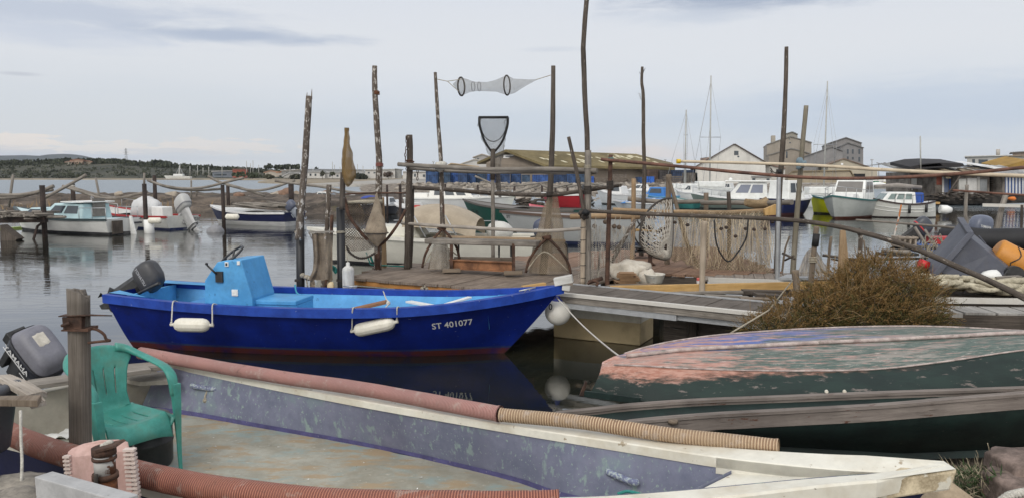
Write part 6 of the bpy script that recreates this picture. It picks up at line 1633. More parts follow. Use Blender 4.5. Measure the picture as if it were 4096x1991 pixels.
for a, b, r_ in (((3660, 910), (3750, 1050), .022), ((3700, 920), (3760, 1010), .02), ((3668, 985), (3800, 1000), .02), ((3755, 950), (3810, 1010), .015), ((3600, 1000), (3660, 985), .03), ((3530, 1002), (3640, 1008), .03), ((3700, 1040), (3780, 1065), .012)): mb.tube([W(*a, 10.8), W(*b, 10.4)], r_, 7)
solo('stick_pile', mb, wood_grey, 'jumble of grey sticks beyond the bush, in front of the small motor', 'driftwood', kind='stuff')
mb = MB()
for k in range(30): q = W(rnd(3700, 3760), rnd(940, 1050), 10.5); mb.tube(smooth_path([q, q + V((rnd(-.1, .1), 0, rnd(-.15, .1))), q + V((rnd(-.12, .12), .02, rnd(-.3, -.1)))], 3), .007, 4)
solo('tangled_line', mb, rope_t, 'tangle of pale fishing line hanging by the small motor', 'fishing line')
for x, y, w, h, c_, lab in ((3780, 960, .45, .10, (.40, .03, .03), 'red painted plank beyond the tipped bin'), (3745, 985, .5, .05, (.35, .03, .03), 'long red board lying beyond the small motor'), (3700, 990, .35, .12, (.05, .12, .35), 'blue crate lid beyond the small motor'), (3615, 965, .28, .16, (.30, .25, .2), 'pale slatted crate left of the small motor'), (3590, 1015, .5, .04, (.03, .03, .03), 'flat black plank at the water edge')):
 mb = MB(); mb.box(W(x, y, 11.6), (w, .3, h), rnd(-.2, .2))
 if 'slatted' in lab:
  mb = MB(); q = W(x, y, 11.6)
  for k in range(4): mb.box(q + V((-.12 + k * .08, 0, 0)), (.03, .25, .16))
  mb.box(q + V((0, -.13, .06)), (.3, .02, .03)); mb.box(q + V((0, -.13, -.06)), (.3, .02, .03))
 solo('crate' if 'crate' in lab else 'plank', mb, M('c_' + lab[:14].replace(' ', '_'), c_, .6, .25, 8), lab, 'crate' if 'crate' in lab else 'plank', bevel=.006)
mb = MB(); mb.grid(lambda u, v: V((lerp(4.6, 12, u), lerp(9.6, 14, v), .45 * sst(1, .6, v) * sst(0, .2, u) + .25 * NZ.noise(V((u * 7, v * 8, 4))))), 30, 24)
solo('bank_mud', mb, M('dark_mud', (.028, .025, .021), .9, .4, 6, (.07, .062, .052), bump=1., bscale=20), kind='structure')
for px, D, wd, m, lab in (([(3605, 820), (3595, 870), (3580, 930), (3568, 990)], 14, (6, 7), M('orange_white_oar', (.50, .17, .04), .6, .2, 3, zsplit=None, chips=[((.55, .52, .47), 2.2, .47, .05)]), 'slim orange and white oar standing in the water'), ([(4025, 775), (4005, 840), (3985, 930)], 15, (20, 24), wood_grey, 'leaning grey post lashed to the pale horizontal plank'), ([(3868, 740), (3862, 850), (3868, 900)], 17, (13, 14), wood_grey, 'thin grey post in the water before the shacks'), ([(4088, 820), (4085, 920)], 14, (10, 10), wood_dark, 'dark stake at the right edge over the dinghy')):
 pole('post', lab, px, D, wd, m, 'post', 'posts in the water at right', base=-.1)
mb = MB(); mb.beam(W(3930, 821, 15), W(4150, 826, 14.6), .05, .06); solo('plank', mb, pale, 'pale plank lashed level to the leaning grey post', 'plank')
slab = M('stained_concrete', (.26, .20, .13), .9, .25, 5, (.33, .26, .18), bump=.5, bscale=30)
mb = MB(); mb.prism([W(x, y, d) for x, y, d in ((3785, 1905, 3.85), (3930, 2010, 3.75), (3990, 2110, 3.6), (3600, 2110, 3.5), (3690, 1975, 3.7))], V((0, .25, -.3))); solo('concrete_slab', mb, slab, 'tan concrete slab edge under the bow of the violet workboat', 'slab', bevel=.015)
blk = M('rusty_pink_stone', (.12, .088, .072), .9, .35, 6, (.20, .15, .128), chips=[((.22, .085, .03), 4, .58, .08)], bump=.8, bscale=22)
for x, y, d, s_, lab in ((4120, 1885, 4.35, (.19, .2, .10), 'pinkish rough stone block at the bottom right edge'), (4110, 1965, 4.2, (.19, .2, .09), 'rust stained stone block below the pinkish one')):
 mb = MB(); c = W(x, y, d)
 mb.grid(lambda u, v: c + (lambda p: V((math.copysign(abs(p.x) ** .45, p.x) * s_[0], math.copysign(abs(p.y) ** .45, p.y) * s_[1], math.copysign(abs(p.z) ** .45, p.z) * s_[2])) * (1 + .12 * NZ.noise(p * 2.5 + c)))(V((math.cos(u * 6.28318) * math.cos((v - .5) * 3.13), math.sin(u * 6.28318) * math.cos((v - .5) * 3.13), math.sin((v - .5) * 3.13)))), 28, 18, 0, True, True)
 solo('stone_block', mb, blk, lab, 'stone block', 'stone blocks at bottom right')
P = smooth_path([W(x, y, 3.7) for x, y in ((3995, 2010), (4030, 1984), (4070, 1972), (4130, 1962))], 10)
mb = MB()
for s in range(3): mb.tube([p + V((0, .012 * math.cos(i * .7 + s * 2.09), .012 * math.sin(i * .7 + s * 2.09))) for i, p in enumerate(P)], .012, 6)
solo('thick_rope', mb, rope_w, 'thick twisted white rope in the bottom right corner', 'rope')
o = thing('weed_plant', 'low green weeds with dry stalks between the bow and the stone blocks', 'plant', W(3930, 1930, 4.5))
mats = [M('weed_leaf', (.035, .06, .018), .7, .3, 9), M('dry_stalk', (.26, .22, .15), .8, .3, 9)]; mbs = [MB(), MB()]
random.seed(5)
for k in range(900):
 p = W(rnd(3800, 4010), rnd(1880, 1990), rnd(4.2, 4.9)); mi = 0 if random.random() < .55 else 1
 dd = V((rnd(-1, 1), rnd(-1, 1), rnd(.1, 1.2))).normalized(); L = rnd(.03, .09) * (1.4 if mi else 1); s = dd.cross(V((rnd(-1, 1), rnd(-1, 1), rnd(-1, 1)))).normalized() * (.004 if mi == 0 else .0022)
 mbs[mi].poly([p - s * .4, p + s * .4, p + dd * L * .5 + s * 1.3, p + dd * L, p + dd * L * .5 - s * 1.3])
for x, y, h in ((3900, 1850, 50), (3945, 1850, 80), (3860, 1860, 30)):
 b = W(x, y + 40, 4.6); mbs[1].tube(smooth_path([b, W(x + 12, y - h * .5, 4.6), W(x + 5, y - h, 4.6)], 4), .003, 4)
part('leaves', mbs[0], mats[0], o); part('stalks', mbs[1], mats[1], o)
mb = MB(); mb.tube(smooth_path([W(x, y, 3.52) for x, y in ((2470, 1974), (2510, 1964), (2560, 1975), (2600, 1995), (2640, 2030))], 6), .008, 6); solo('rope', mb, rope_g, 'green rope over the near gunwale of the violet workboat', 'rope')
dry = M('dry_ground', (.17, .135, .09), .95, .35, .12, (.25, .21, .15), bump=.3, bscale=.5)
rub = M('rubble_ground', (.10, .078, .056), .95, .45, 1.2, (.20, .17, .138), chips=[((.28, .25, .215), 2.2, .62, .06)], bump=1., bscale=5)
scrub = M('scrub_hill', (.018, .024, .014), .95, .5, .05, (.045, .043, .026), chips=[((.11, .088, .06), .05, .69, .06), ((.02, .03, .016), .09, .55, .1)])
def land():
 mb = MB(); N = [(-900, 718), (900, 718.5), (1030, 729), (1250, 733), (1450, 735), (1650, 738), (1760, 741)]
 P = smooth_path([Zp(x, y, .3) for x, y in N], 6)
 mb.grid(lambda u, v: (lambda p: V((p.x * (1 + 1.2 * v * v * 4), p.y + v * v * 2200, lerp(-.3, .35, sst(0, .03, v)))))(P[int(u * (len(P) - 1) + .5)]), len(P) - 1, 30)
 solo('far_shore', mb, dry, kind='structure')
 mb = MB()
 def bw(u, v):
  x = lerp(-48, -5.5, u); y = lerp(44, 62, v)
  n = NZ.noise(V((x * .5, y * .5, 0))); n2 = NZ.noise(V((x * 1.7, y * 1.7, 4)))
  top = lerp(.84, .95, u) * sst(0, .35, v) * sst(1, .75, v) * sst(1, .93, u)
  return V((x, y + 1.5 * math.sin(x * .2), -.25 + top * 1.25 + (n * .2 + n2 * .2) * (top > .05)))
 mb.grid(bw, 130, 40)
 solo('breakwater', mb, M('breakwater_earth', (.042, .031, .023), .95, .5, .8, (.10, .078, .06), chips=[((.30, .27, .235), 3, .64, .05), ((.075, .065, .03), .5, .58, .1)], bump=1., bscale=5), kind='structure')
 mb = MB()
 def qy(u, v):
  D = lerp(64, 150, v); x = lerp(-16, 22 + 16 * v, u) * D / 75
  n = NZ.noise(V((x * .35, D * .3, 2))); n2 = NZ.noise(V((x * 1.1, D * .9, 4)))
  edge = sst(1.0, .9, u) * sst(0, .06, u)
  return V((x, D, -.3 + edge * (.85 * sst(0, .8, v) + (.22 * n + .22 * n2) * sst(0, .15, v))))
 mb.grid(qy, 150, 60)
 solo('rubble_shore', mb, rub, kind='structure')
 mb = MB()
 for pts in ([(-40, 148), (34, 148), (50, 900), (-60, 900)], [(32, 126), (140, 122), (700, 900), (48, 900)]): mb.prism([V((x, y, .55)) for x, y in pts], V((0, 0, -1)))
 solo('quay', mb, M('quay_concrete', (.26, .245, .22), .9, .25, .4, (.34, .32, .29)), kind='structure')
 sky = [(-600, 664), (0, 662), (150, 659), (240, 656), (290, 654), (360, 656), (480, 656), (560, 664), (640, 672), (750, 674), (860, 680), (1000, 688), (1100, 694), (1300, 704)]
 def hl(u, v):
  px = lerp(-600, 1300, u); D = lerp(400, 700, v)
  zt = 2.3 + (700 - pw(sky, px)) * 600 / F
  p = W(px, 700, D); p.z = .2 + (zt - .2) * sst(0, .62, v) * (1 + .1 * NZ.noise(V((px * .02, v * 6, 0)))) * (1 - .35 * sst(.7, 1, v))
  return p
 mb = MB(); mb.grid(hl, 120, 30); solo('hill', mb, scrub, kind='structure')
 fs = [(-700, 632), (0, 631), (60, 630), (100, 629), (160, 632), (200, 626), (260, 624), (300, 626), (340, 632), (380, 642), (430, 652), (600, 690)]
 mb = MB(); mb.grid(lambda u, v: (lambda px, D: V((W(px, 700, D).x, D, (2.3 + (711 - pw(fs, px)) * 4000 / F) * math.sin(math.pi * min(1, v * 1.2) / 2.4 * 1.2) ** .8)))(lerp(-700, 600, u), lerp(3000, 4600, v)), 80, 10)
 solo('ridge', mb, M('far_wooded_ridge', (.022, .030, .030), .95, .25, .002, (.035, .042, .040)), kind='structure')
 random.seed(8); mb = MB()
 def clump(c, r, n, sq=.8):
  for k in range(n):
   d = V((rnd(-1, 1), rnd(-1, 1), rnd(-.7, 1)))
   if d.length > 1: continue
   p = c + V((d.x * r, d.y * r, d.z * r * sq)); s = r * rnd(.16, .32); a = rnd(0, 3.14); t = rnd(-.8, .8)
   e, f = V((math.cos(a), math.sin(a), 0)) * s, V((-math.sin(a) * t, math.cos(a) * t, 1)).normalized() * s
   mb.poly([p - e - f * .6, p + e * .7 - f, p + e + f * .5, p - e * .3 + f])
 for k in range(2100):
  u = rnd(.2, .97); v = rnd(.02, .66) if random.random() < .6 else rnd(.5, .66)
  p = hl(u, v)
  if NZ.noise(V((p.x * .03, p.y * .03, 0))) < -.22 and v < .5: continue
  r = rnd(1.1, 2.3) * (1.5 if v > .45 else .95) * lerp(1, .75, u)
  clump(p + UP * r * .5, r, 20)
 solo('woodland', mb, M('woodland_leaves', (.022, .030, .018), .9, .5, .08, (.05, .055, .032)), 'dark mixed woodland covering the hill across the lagoon', 'woodland', kind='stuff')
land()
hm = bpy.data.materials.new('thin_haze'); hm.use_nodes = True; ht = hm.node_tree; ht.nodes.clear()
ho = ht.nodes.new('ShaderNodeOutputMaterial'); hv = ht.nodes.new('ShaderNodeVolumePrincipled'); hv.inputs['Color'].default_value = (.80, .88, 1, 1); hv.inputs['Density'].default_value = .00006; hv.inputs['Anisotropy'].default_value = .2
ht.links.new(hv.outputs[0], ho.inputs['Volume'])
mb = MB(); mb.prism([V((-4500, -60, -1.6)), V((4500, -60, -1.6)), V((4500, 5200, -1.6)), V((-4500, 5200, -1.6))], V((0, 0, 140)))
solo('haze', mb, hm, kind='stuff')
far_leaf = M('far_tree_leaves', (.020, .028, .018), .9, .5, .3, (.045, .052, .03))
def ftree(x, y0, y1, wpx, D, lab, m=far_leaf, nm='tree', trunk=True, sq=None):
 b, t = W(x, y1, D), W(x, y0, D); h = (t - b).length; r = wpx * D / F / 2
 o = thing(nm, lab, 'tree', b, group='trees across the water')
 mb = MB(); ch = h * (.62 if trunk else .95)
 for k in range(150):
  d = V((rnd(-1, 1), rnd(-1, 1), rnd(-1, 1)))
  if d.length > 1: continue
  p = t - UP * ch / 2 + V((d.x * r, d.y * r, d.z * ch / 2)) * (1 + .25 * NZ.noise(d * 2 + b)); s = r * rnd(.16, .36); a = rnd(0, 3.14); q = rnd(-.7, .7)
  e, f = V((math.cos(a), math.sin(a), 0)) * s, V((-math.sin(a) * q, math.cos(a) * q, 1)) * s
  mb.poly([p - e - f * .6, p + e * .7 - f, p + e + f * .5, p - e * .3 + f])
 part('crown', mb, m, o)
 mb = MB(); mb.tube([b - UP * .3, b + UP * h * .6], [h * .03, h * .018], 6); part('trunk', mb, wood_dark, o)
random.seed(31)
pines = [(1062, 662, 690, 16, 'round umbrella pine left of the wide pine grove, far shore'), (1078, 656, 690, 28, 'tall umbrella pine beside the pine grove, far shore'), (1115, 662, 686, 40, 'left pine of the wide grove above the town'), (1150, 660, 688, 44, 'middle pine of the wide grove above the town'), (1185, 660, 690, 36, 'right pine of the wide grove above the town'), (1265, 668, 690, 14, 'lone dark cypress-like tree right of the pine grove'), (640, 652, 672, 90, 'broad dark grove of pine on the right shoulder of the hill'), (565, 650, 668, 22, 'dark pine just right of the pylon'), (455, 638, 662, 46, 'dark pine clump left of the pylon'), (262, 636, 660, 50, 'dark tree clump left of the hill house'), (395, 638, 660, 50, 'dark trees right of the hill house')]
for x, y0, y1, w_, lab in pines: ftree(x, y0, y1, w_, 560 if x < 700 else 430, lab)
for x, y0, y1, w_, lab, c_ in ((1553, 688, 715, 40, 'bare brownish tree before the white block', (.10, .075, .06)), (1290, 684, 718, 18, 'palm-like tree in front of the white houses', (.06, .06, .04)), (1330, 690, 712, 22, 'small round tree right of the palm-like tree', (.05, .055, .03)), (955, 692, 716, 50, 'olive bush in front of the red brick block', (.05, .06, .03)), (1010, 694, 716, 46, 'olive bush right of the red brick block', (.045, .055, .03)), (1445, 700, 714, 60, 'low dark hedge by the white block', (.03, .035, .025)), (1075, 700, 714, 40, 'low shrub left of the hipped grey roof', (.05, .05, .03)), (1190, 702, 714, 60, 'low shrubs by the hipped grey roof', (.045, .045, .03))):
 ftree(x, y0, y1, w_, 330, lab, M('leaves_%d' % x, c_, .9, .4, .3), 'bush' if y1 - y0 < 24 else 'tree', y1 - y0 > 20)
def wallm(c): return M('wall_%d_%d_%d' % tuple(int(x * 1000) for x in c), c, .85, .10, .25, grime=(tuple(x * .62 for x in c), .5, .5, (1, 1, .3)))
def winmb(x, y, w, h, D, t=.06):
 mb = MB(); mb.prism([W(x - w / 2, y - h / 2, D), W(x + w / 2, y - h / 2, D), W(x + w / 2, y + h / 2, D), W(x - w / 2, y + h / 2, D)], V((0, -t, 0))); return mb
def bld(nm, lab, out, D, depth, wc, rc=None, roof=None, wins=(), cat='building', group=None, ov=.0):
 fr = [W(x, y, D) for x, y in out]
 o = thing(nm, lab, cat, sum(fr, V()) / len(fr), group=group)
 ext = V((0, depth, 0)); ext.x = sum(p.x for p in fr) / len(fr) / D * depth * (1.02 if D < 200 else .8)
 mb = MB(); mb.prism(fr, ext); part('wall', mb, wallm(wc), o)
 mb = MB(); tk = D * .0011
 for i in roof or ():
  a, b = fr[i], fr[(i + 1) % len(fr)]; d = (b - a).normalized()
  n = V((-d.z, 0, d.x)); n = n if n.z > 0 else -n
  a2, b2 = a - d * (ov if a.z < b.z else 0), b + d * (ov if b.z < a.z else 0)
  mb.prism([a2 - V((0, .4, 0)), b2 - V((0, .4, 0)), b2 - V((0, .4, 0)) + n * tk, a2 - V((0, .4, 0)) + n * tk], ext + V((0, .8, 0)))
 if mb.v: part('roof', mb, M('roof_%d_%d_%d' % tuple(int(x * 1000) for x in rc), rc, .85, .2, .6, grime=(tuple(x * .6 for x in rc), 1.5, .5)), o)
 for q in wins:
  x, y, w, h = q[:4]
  part(q[4] if len(q) > 4 else 'window', winmb(x, y, w, h, D), glass_d if len(q) < 6 else wallm(q[5]), o)
 return o
o = thing('warehouse', 'long low warehouse with a mossy olive roof and a white sign on its gable', 'warehouse', W(2250, 735, 165))
mb = MB(); mb.poly([W(1945, 737, 164), W(1945, 652, 164), W(2030, 611, 164), W(2180, 667, 160), W(2180, 737, 160)]); mb.poly([W(2180, 737, 160), W(2180, 667, 160), W(2690, 679, 178), W(2690, 737, 178)]); mb.poly([W(1945, 737, 164), W(1945, 652, 164), W(2100, 652, 200), W(2100, 737, 200)][::-1])
part('wall', mb, wallm((.20, .165, .13)), o)
olive = M('mossy_roof', (.125, .098, .040), .9, .25, .25, (.17, .135, .065), chips=[((.30, .26, .15), .8, .67, .05)], grime=((.10, .075, .03), .15, .5))
mb = MB(); up = V((0, 0, .5))
for q in ([W(2022, 608, 162), W(2544, 625, 184), W(2700, 681, 177), W(2186, 671, 158)], [W(2022, 608, 162), W(2544, 625, 184), W(2500, 650, 205), W(1908, 658, 168)], [W(2544, 625, 184), W(2700, 681, 177), W(2690, 660, 205), W(2544, 626, 186)]): mb.prism(q, up * (1 if q[2].x > 0 else 1))
part('roof', mb, olive, o)
for k in range(34):
 u, v = rnd(.05, .95), rnd(.15, .75)
 a = W(2022, 608, 162).lerp(W(2544, 625, 184), u).lerp(W(2186, 671, 158).lerp(W(2700, 681, 177), u), v) + V((0, -.12, .56))
 d = (W(2186, 671, 158) - W(2022, 608, 162)).normalized(); mb2 = MB()
 e = V((.55, .05, 0)); mb2.prism([a, a + e, a + e + d * 1.1, a + d * 1.1], V((0, 0, .06))); part('skylight', mb2, M('grp_skylight', (.50, .46, .33), .6), o)
part('sign', winmb(2037, 627, 48, 13, 163.5, .25), white_plain, o); part('sign_lettering', winmb(2040, 627, 36, 3.5, 163.2, .05), M('sign_ink', (.12, .13, .16), .7), o)
mb = MB(); mb.prism([W(x, y, 159.5) for x, y in ((2195, 673), (2255, 676), (2255, 690), (2195, 690))], V((0, .3, 0))); part('open_bay', mb, M('dark_opening', (.012, .012, .013), .9), o)
o = bld('warehouse', 'big white gabled warehouse with a square vent, behind the navy motor yacht', [(2782, 748), (2782, 668), (2936, 578), (3062, 652), (3062, 748)], 150, 60, (.60, .585, .545), (.10, .075, .065), (1, 2), [(2945, 613, 17, 17), (2953, 627, 7, 6, 'vent')], 'warehouse', ov=1.2)
mb = MB(); mb.prism([W(x, y, 152) for x, y in ((2816, 645), (2816, 632), (2848, 634), (2848, 628))], V((0, 3, 0))); part('side_parapet', mb, wallm((.30, .22, .18)), o)
bld('warehouse', 'low white lean-to right of the white gabled warehouse', [(3062, 748), (3062, 655), (3100, 668), (3140, 676), (3140, 748)], 156, 40, (.52, .50, .46), (.22, .13, .10), (1, 2), cat='warehouse')
bld('silo', 'tall tan grain store with a rooftop cabin, in the complex behind the white warehouse', [(3068, 700), (3068, 580), (3160, 548), (3246, 573), (3246, 700)], 262, 30, (.30, .265, .22), (.20, .19, .175), (1, 2), [(3160, 572, 6, 5), (3157, 557, 4, 4)], 'silo')
bld('rooftop_cabin', 'small square cabin on top of the tan grain store', [(3145, 553), (3145, 537), (3168, 530), (3190, 540), (3190, 560)], 268, 12, (.28, .26, .22), (.18, .18, .17), (1, 2))
bld('chimney', 'stubby pale concrete chimney left of the rooftop cabin', [(3086, 582), (3086, 543), (3102, 543), (3102, 582)], 264, 4, (.34, .31, .26), cat='chimney')
bld('grain_store', 'lower tan gabled building in front of the tall grain store', [(3075, 720), (3075, 622), (3165, 596), (3238, 616), (3238, 720)], 250, 20, (.27, .235, .195), (.19, .18, .165), (1, 2), [(3147, 620, 6, 26, 'chute')])
bld('silo', 'dark grey silo block with two rows of windows', [(3362, 690), (3362, 588), (3390, 574), (3453, 594), (3453, 690)], 250, 26, (.20, .195, .195), (.13, .13, .13), (1, 2), [(3391, 607, 7, 18), (3411, 607, 7, 18), (3437, 607, 7, 20), (3391, 634, 7, 14), (3437, 638, 7, 18), (3411, 634, 7, 10)], 'silo')
bld('silo', 'taller grey gabled block rising behind the windowed silo', [(3305, 690), (3305, 579), (3382, 553), (3446, 575), (3446, 690)], 282, 26, (.215, .205, .20), (.13, .125, .12), (1, 2), cat='silo')
bld('grain_store', 'grey metal shed sloping up to the windowed silo', [(3212, 700), (3212, 630), (3326, 590), (3370, 606), (3370, 700)], 240, 20, (.225, .22, .22), (.15, .15, .15), (1, 2))
bld('hangar', 'tan hangar with a dark loading opening below the silos', [(3312, 742), (3312, 660), (3372, 637), (3490, 676), (3510, 682), (3510, 742)], 200, 50, (.40, .36, .285), (.18, .13, .10), (1, 2), [(3437, 702, 46, 12, 'loading_opening', (.01, .01, .011)), (3368, 657, 9, 7, 'lamp', (.8, .8, .8))], 'hangar', ov=.8)
bld('shed', 'low sandy shed with a khaki roof below the tan hangar', [(3152, 744), (3152, 702), (3168, 688), (3398, 684), (3412, 708), (3412, 744)], 170, 18, (.33, .28, .205), (.23, .18, .11), (1, 2, 3))
bld('cottage', 'small white dockside cabin right of the motor yacht', [(3003, 746), (3003, 708), (3085, 708), (3085, 746)], 140, 8, (.55, .545, .52), (.3, .3, .3), (1,), [(3015, 718, 12, 8), (3072, 720, 12, 10)])
for nm, lab, out, D, dp, wc, rc, rf, wn in (
 ('house', 'white-walled flat building with a black window far right, above the shacks', [(3868, 712), (3868, 628), (4030, 624), (4030, 712)], 112, 14, (.42, .405, .375), (.52, .51, .48), (1,), [(3932, 650, 36, 22), (4043 - 36, 646, 14, 10, 'air_unit', (.5, .5, .5)), (3894, 648, 10, 20)]),
 ('house', 'tan-topped building at the right edge above the shacks', [(4028, 712), (4028, 626), (4180, 624), (4180, 712)], 116, 14, (.40, .37, .32), (.28, .22, .16), (1,), [(4044, 648, 20, 18)]),
 ('house', 'brownish upper storey at the far right edge', [(4050, 640), (4050, 612), (4180, 604), (4180, 640)], 130, 8, (.24, .20, .17), (.2, .2, .2), (1,), []),
 ('house', 'pink villa on the wooded hill, left of the pylon', [(284, 658), (284, 645), (306, 640), (332, 643), (332, 658)], 540, 10, (.36, .255, .19), (.28, .15, .10), (1, 2), [(296, 650, 3, 4), (318, 650, 3, 4)]),
 ('house', 'small pale house beside the pink villa on the hill', [(263, 660), (263, 651), (274, 648), (286, 651), (286, 660)], 535, 8, (.38, .34, .28), (.3, .2, .15), (1, 2), []),
 ('house', 'tan house on the hill right of the pink villa', [(335, 660), (335, 648), (352, 646), (365, 650), (365, 660)], 545, 8, (.33, .27, .21), (.28, .17, .12), (1, 2), []),
 ('office', 'grey-blue glazed block on the far shore, left of the brick one', [(850, 710), (850, 688), (930, 686), (930, 710)], 400, 14, (.14, .16, .19), (.3, .3, .3), (1,), [(882, 700, 50, 6, 'window_band')]),
 ('office', 'red brick block on the far shore', [(930, 712), (930, 680), (986, 680), (986, 712)], 396, 14, (.26, .085, .06), (.2, .1, .08), (1,), [(975, 692, 6, 10)]),
 ('house', 'low house with pinkish tiled roof behind the brick block', [(1060, 708), (1060, 692), (1082, 686), (1115, 692), (1115, 708)], 390, 10, (.42, .38, .33), (.34, .20, .14), (1, 2), []),
 ('house', 'house with orange roof left of the white houses', [(1110, 702), (1110, 692), (1140, 688), (1165, 693), (1165, 702)], 380, 10, (.40, .36, .32), (.38, .19, .11), (1, 2), []),
 ('house', 'two-tone modern house behind the hipped grey roof', [(1126, 706), (1126, 684), (1200, 682), (1200, 706)], 372, 12, (.22, .215, .21), (.35, .33, .3), (1,), [(1160, 694, 30, 6)]),
 ('hall', 'low hall with a pale hipped roof on the far shore', [(1134, 712), (1134, 706), (1155, 695), (1195, 695), (1212, 706), (1212, 712)], 330, 14, (.38, .37, .35), (.40, .40, .40), (1, 2, 3), []),
 ('house', 'white house with dark windows left of the long grey hall', [(1228, 714), (1228, 690), (1300, 690), (1300, 714)], 340, 12, (.52, .51, .49), (.3, .3, .3), (1,), [(1242, 700, 7, 9), (1262, 700, 7, 9), (1285, 702, 9, 10)]),
 ('hall', 'long grey-roofed hall stretching behind the white houses', [(1215, 704), (1215, 690), (1230, 680), (1450, 682), (1462, 692), (1462, 704)], 380, 20, (.34, .35, .36), (.235, .25, .275), (1, 2, 3), []),
 ('house', 'white house with a lean roof in the middle of the far shore', [(1300, 714), (1300, 694), (1378, 692), (1378, 714)], 342, 12, (.48, .47, .45), (.3, .3, .3), (1,), [(1320, 704, 8, 8), (1350, 704, 8, 8)]),
 ('office', 'flat white block on the far shore behind the tall flaking pole', [(1460, 714), (1460, 682), (1580, 680), (1580, 714)], 330, 14, (.50, .485, .46), (.4, .4, .38), (1,), [(1475, 692, 8, 6), (1498, 692, 8, 6), (1520, 692, 8, 6), (1560, 692, 10, 6)]),
 ('office', 'grey end wing of the flat white block', [(1580, 714), (1580, 678), (1604, 680), (1604, 714)], 332, 14, (.27, .27, .26), (.3, .3, .3), (1,), []),
 ('house', 'white low house just left of the blue crates', [(1612, 716), (1612, 690), (1716, 690), (1716, 716)], 250, 10, (.52, .50, .47), (.35, .33, .3), (1,), [(1632, 704, 10, 12), (1660, 702, 8, 12), (1696, 704, 10, 10)]),
 ('hangar', 'beige-roofed hangar left of the olive warehouse', [(1780, 700), (1780, 668), (1806, 656), (1908, 668), (1908, 700)], 210, 24, (.33, .28, .22), (.40, .30, .19), (1, 2), []),
 ('hangar', 'white hangar roof rising behind the beige-roofed hangar', [(1850, 690), (1850, 656), (1898, 640), (1962, 650), (1962, 690)], 240, 24, (.50, .49, .47), (.42, .39, .34), (1, 2), []),
 ('tower', 'small grey roof tower above the white hangar', [(1898, 648), (1898, 630), (1928, 619), (1952, 626), (1952, 648)], 250, 10, (.30, .29, .28), (.35, .31, .26), (1, 2), [(1912, 637, 8, 6)])):
 bld(nm, lab, out, D, dp, wc, rc, rf, wn, 'building', ov=.6)
mb = MB(); mb.tube([W(3992, 625, 113), W(3992, 598, 113)], .26, 8); solo('chimney', mb, wallm((.40, .37, .33)), 'thin pale chimney pipe on the white flat building', 'chimney')
def crate_mat(c):
 nm = 'crate_%d_%d' % (int(c[0] * 1000), int(c[2] * 1000))
 if nm in MC: return MC[nm]
 m, t, bs = newmat(nm); tc = t.new('ShaderNodeTexCoord'); sp = t.new('ShaderNodeSeparateXYZ'); t.link(tc.outputs['Object'], sp.inputs[0])
 f = t.math('LESS_THAN', t.math('FRACT', t.math('MULTIPLY', sp.outputs[0], 2.2)), .25); g = t.math('LESS_THAN', t.math('FRACT', t.math('MULTIPLY', sp.outputs[2], 1.3)), .12)
 col = t.mix(t.math('MAXIMUM', f, g), c, tuple(x * .35 for x in c)); t.link(t.mix(t.ramp(t.noise(tc.outputs['Object'], 1, 4), .45, .7), col, tuple(min(1, x * 1.5 + .01) for x in c)), bs.inputs['Base Color']); bs.inputs['Roughness'].default_value = .7
 MC[nm] = m; return m
def boxpx(nm, lab, x0, x1, y0, y1, D, dp, m, cat, group=None):
 mb = MB(); mb.prism([W(x0, y0, D), W(x1, y0, D), W(x1, y1, D), W(x0, y1, D)], V((0, dp, 0))); solo(nm, mb, m, lab, cat, group)
cb = [(.012, .042, .12), (.010, .032, .09), (.016, .058, .20), (.02, .045, .085)]
places = ['left end beside the white low house', 'left of the slender rag-lashed pole', 'just right of the slender rag-lashed pole', 'brighter blue behind the slanting stick', 'dull blue right of the bright one', 'left of the landing net pole', 'behind the landing net pole', 'just right of the landing net pole', 'left of the warehouse corner pillar', 'at the warehouse corner pillar', 'inside the open bay of the warehouse', 'right of the straight dark pole', 'behind the leaning brown pole', 'bright blue left of the stout post']
for k, (x0, x1, y0) in enumerate(((1703, 1750, 677), (1752, 1800, 682), (1802, 1832, 684), (1834, 1868, 685), (1870, 1902, 692), (1904, 1945, 684), (1947, 1985, 682), (1987, 2040, 686), (2042, 2085, 690), (2087, 2120, 700), (2130, 2198, 700), (2215, 2265, 700), (2267, 2302, 694), (2304, 2338, 690))):
 boxpx('crate_stack', 'stack of dark blue fish crates, ' + places[k], x0, x1, y0, 736, 152 + (k % 3) * 2, 2.5, crate_mat(cb[(k * 3) % 4]), 'crate stack', 'stacks of blue crates by the warehouse')
boxpx('crate_stack', 'bright blue upright crates right of the knobbly pole', 2587, 2617, 707, 737, 150, 2, crate_mat((.015, .10, .42)), 'crate stack')
boxpx('crate_stack', 'dark blue crates left of the knobbly pole, before the warehouse', 2548, 2568, 709, 735, 150, 2, crate_mat((.012, .04, .12)), 'crate stack')
boxpx('crate', 'small bright blue crate against the stout post', 2366, 2376, 706, 734, 150, 1.5, crate_mat((.015, .08, .36)), 'crate')
pm = WOOD('far_grey_planks', (.11, .09, .075), (.19, .165, .14), gs=1)
for k, (x0, x1, y0, lab) in enumerate(((2378, 2432, 706, 'left stack of grey planks before the olive warehouse'), (2450, 2505, 696, 'middle stack of grey planks, the tallest'), (2507, 2545, 712, 'right stack of brown planks'), (2620, 2650, 712, 'short stack of tan planks right of the bright blue crates'), (2652, 2725, 700, 'dark timber stack before the brown container'))):
 o = thing('plank_stack', lab, 'plank stack', W(x0, 738, 151), group='plank stacks on the quay')
 mb = MB(); n = int((738 - y0) / 7)
 for i in range(n): mb.beam(W(x0 + rnd(-2, 2), 736 - i * 7, 150), W(x1 + rnd(-3, 3), 736 - i * 7, 150), 2, .24)
 part('planks', mb, pm, o)
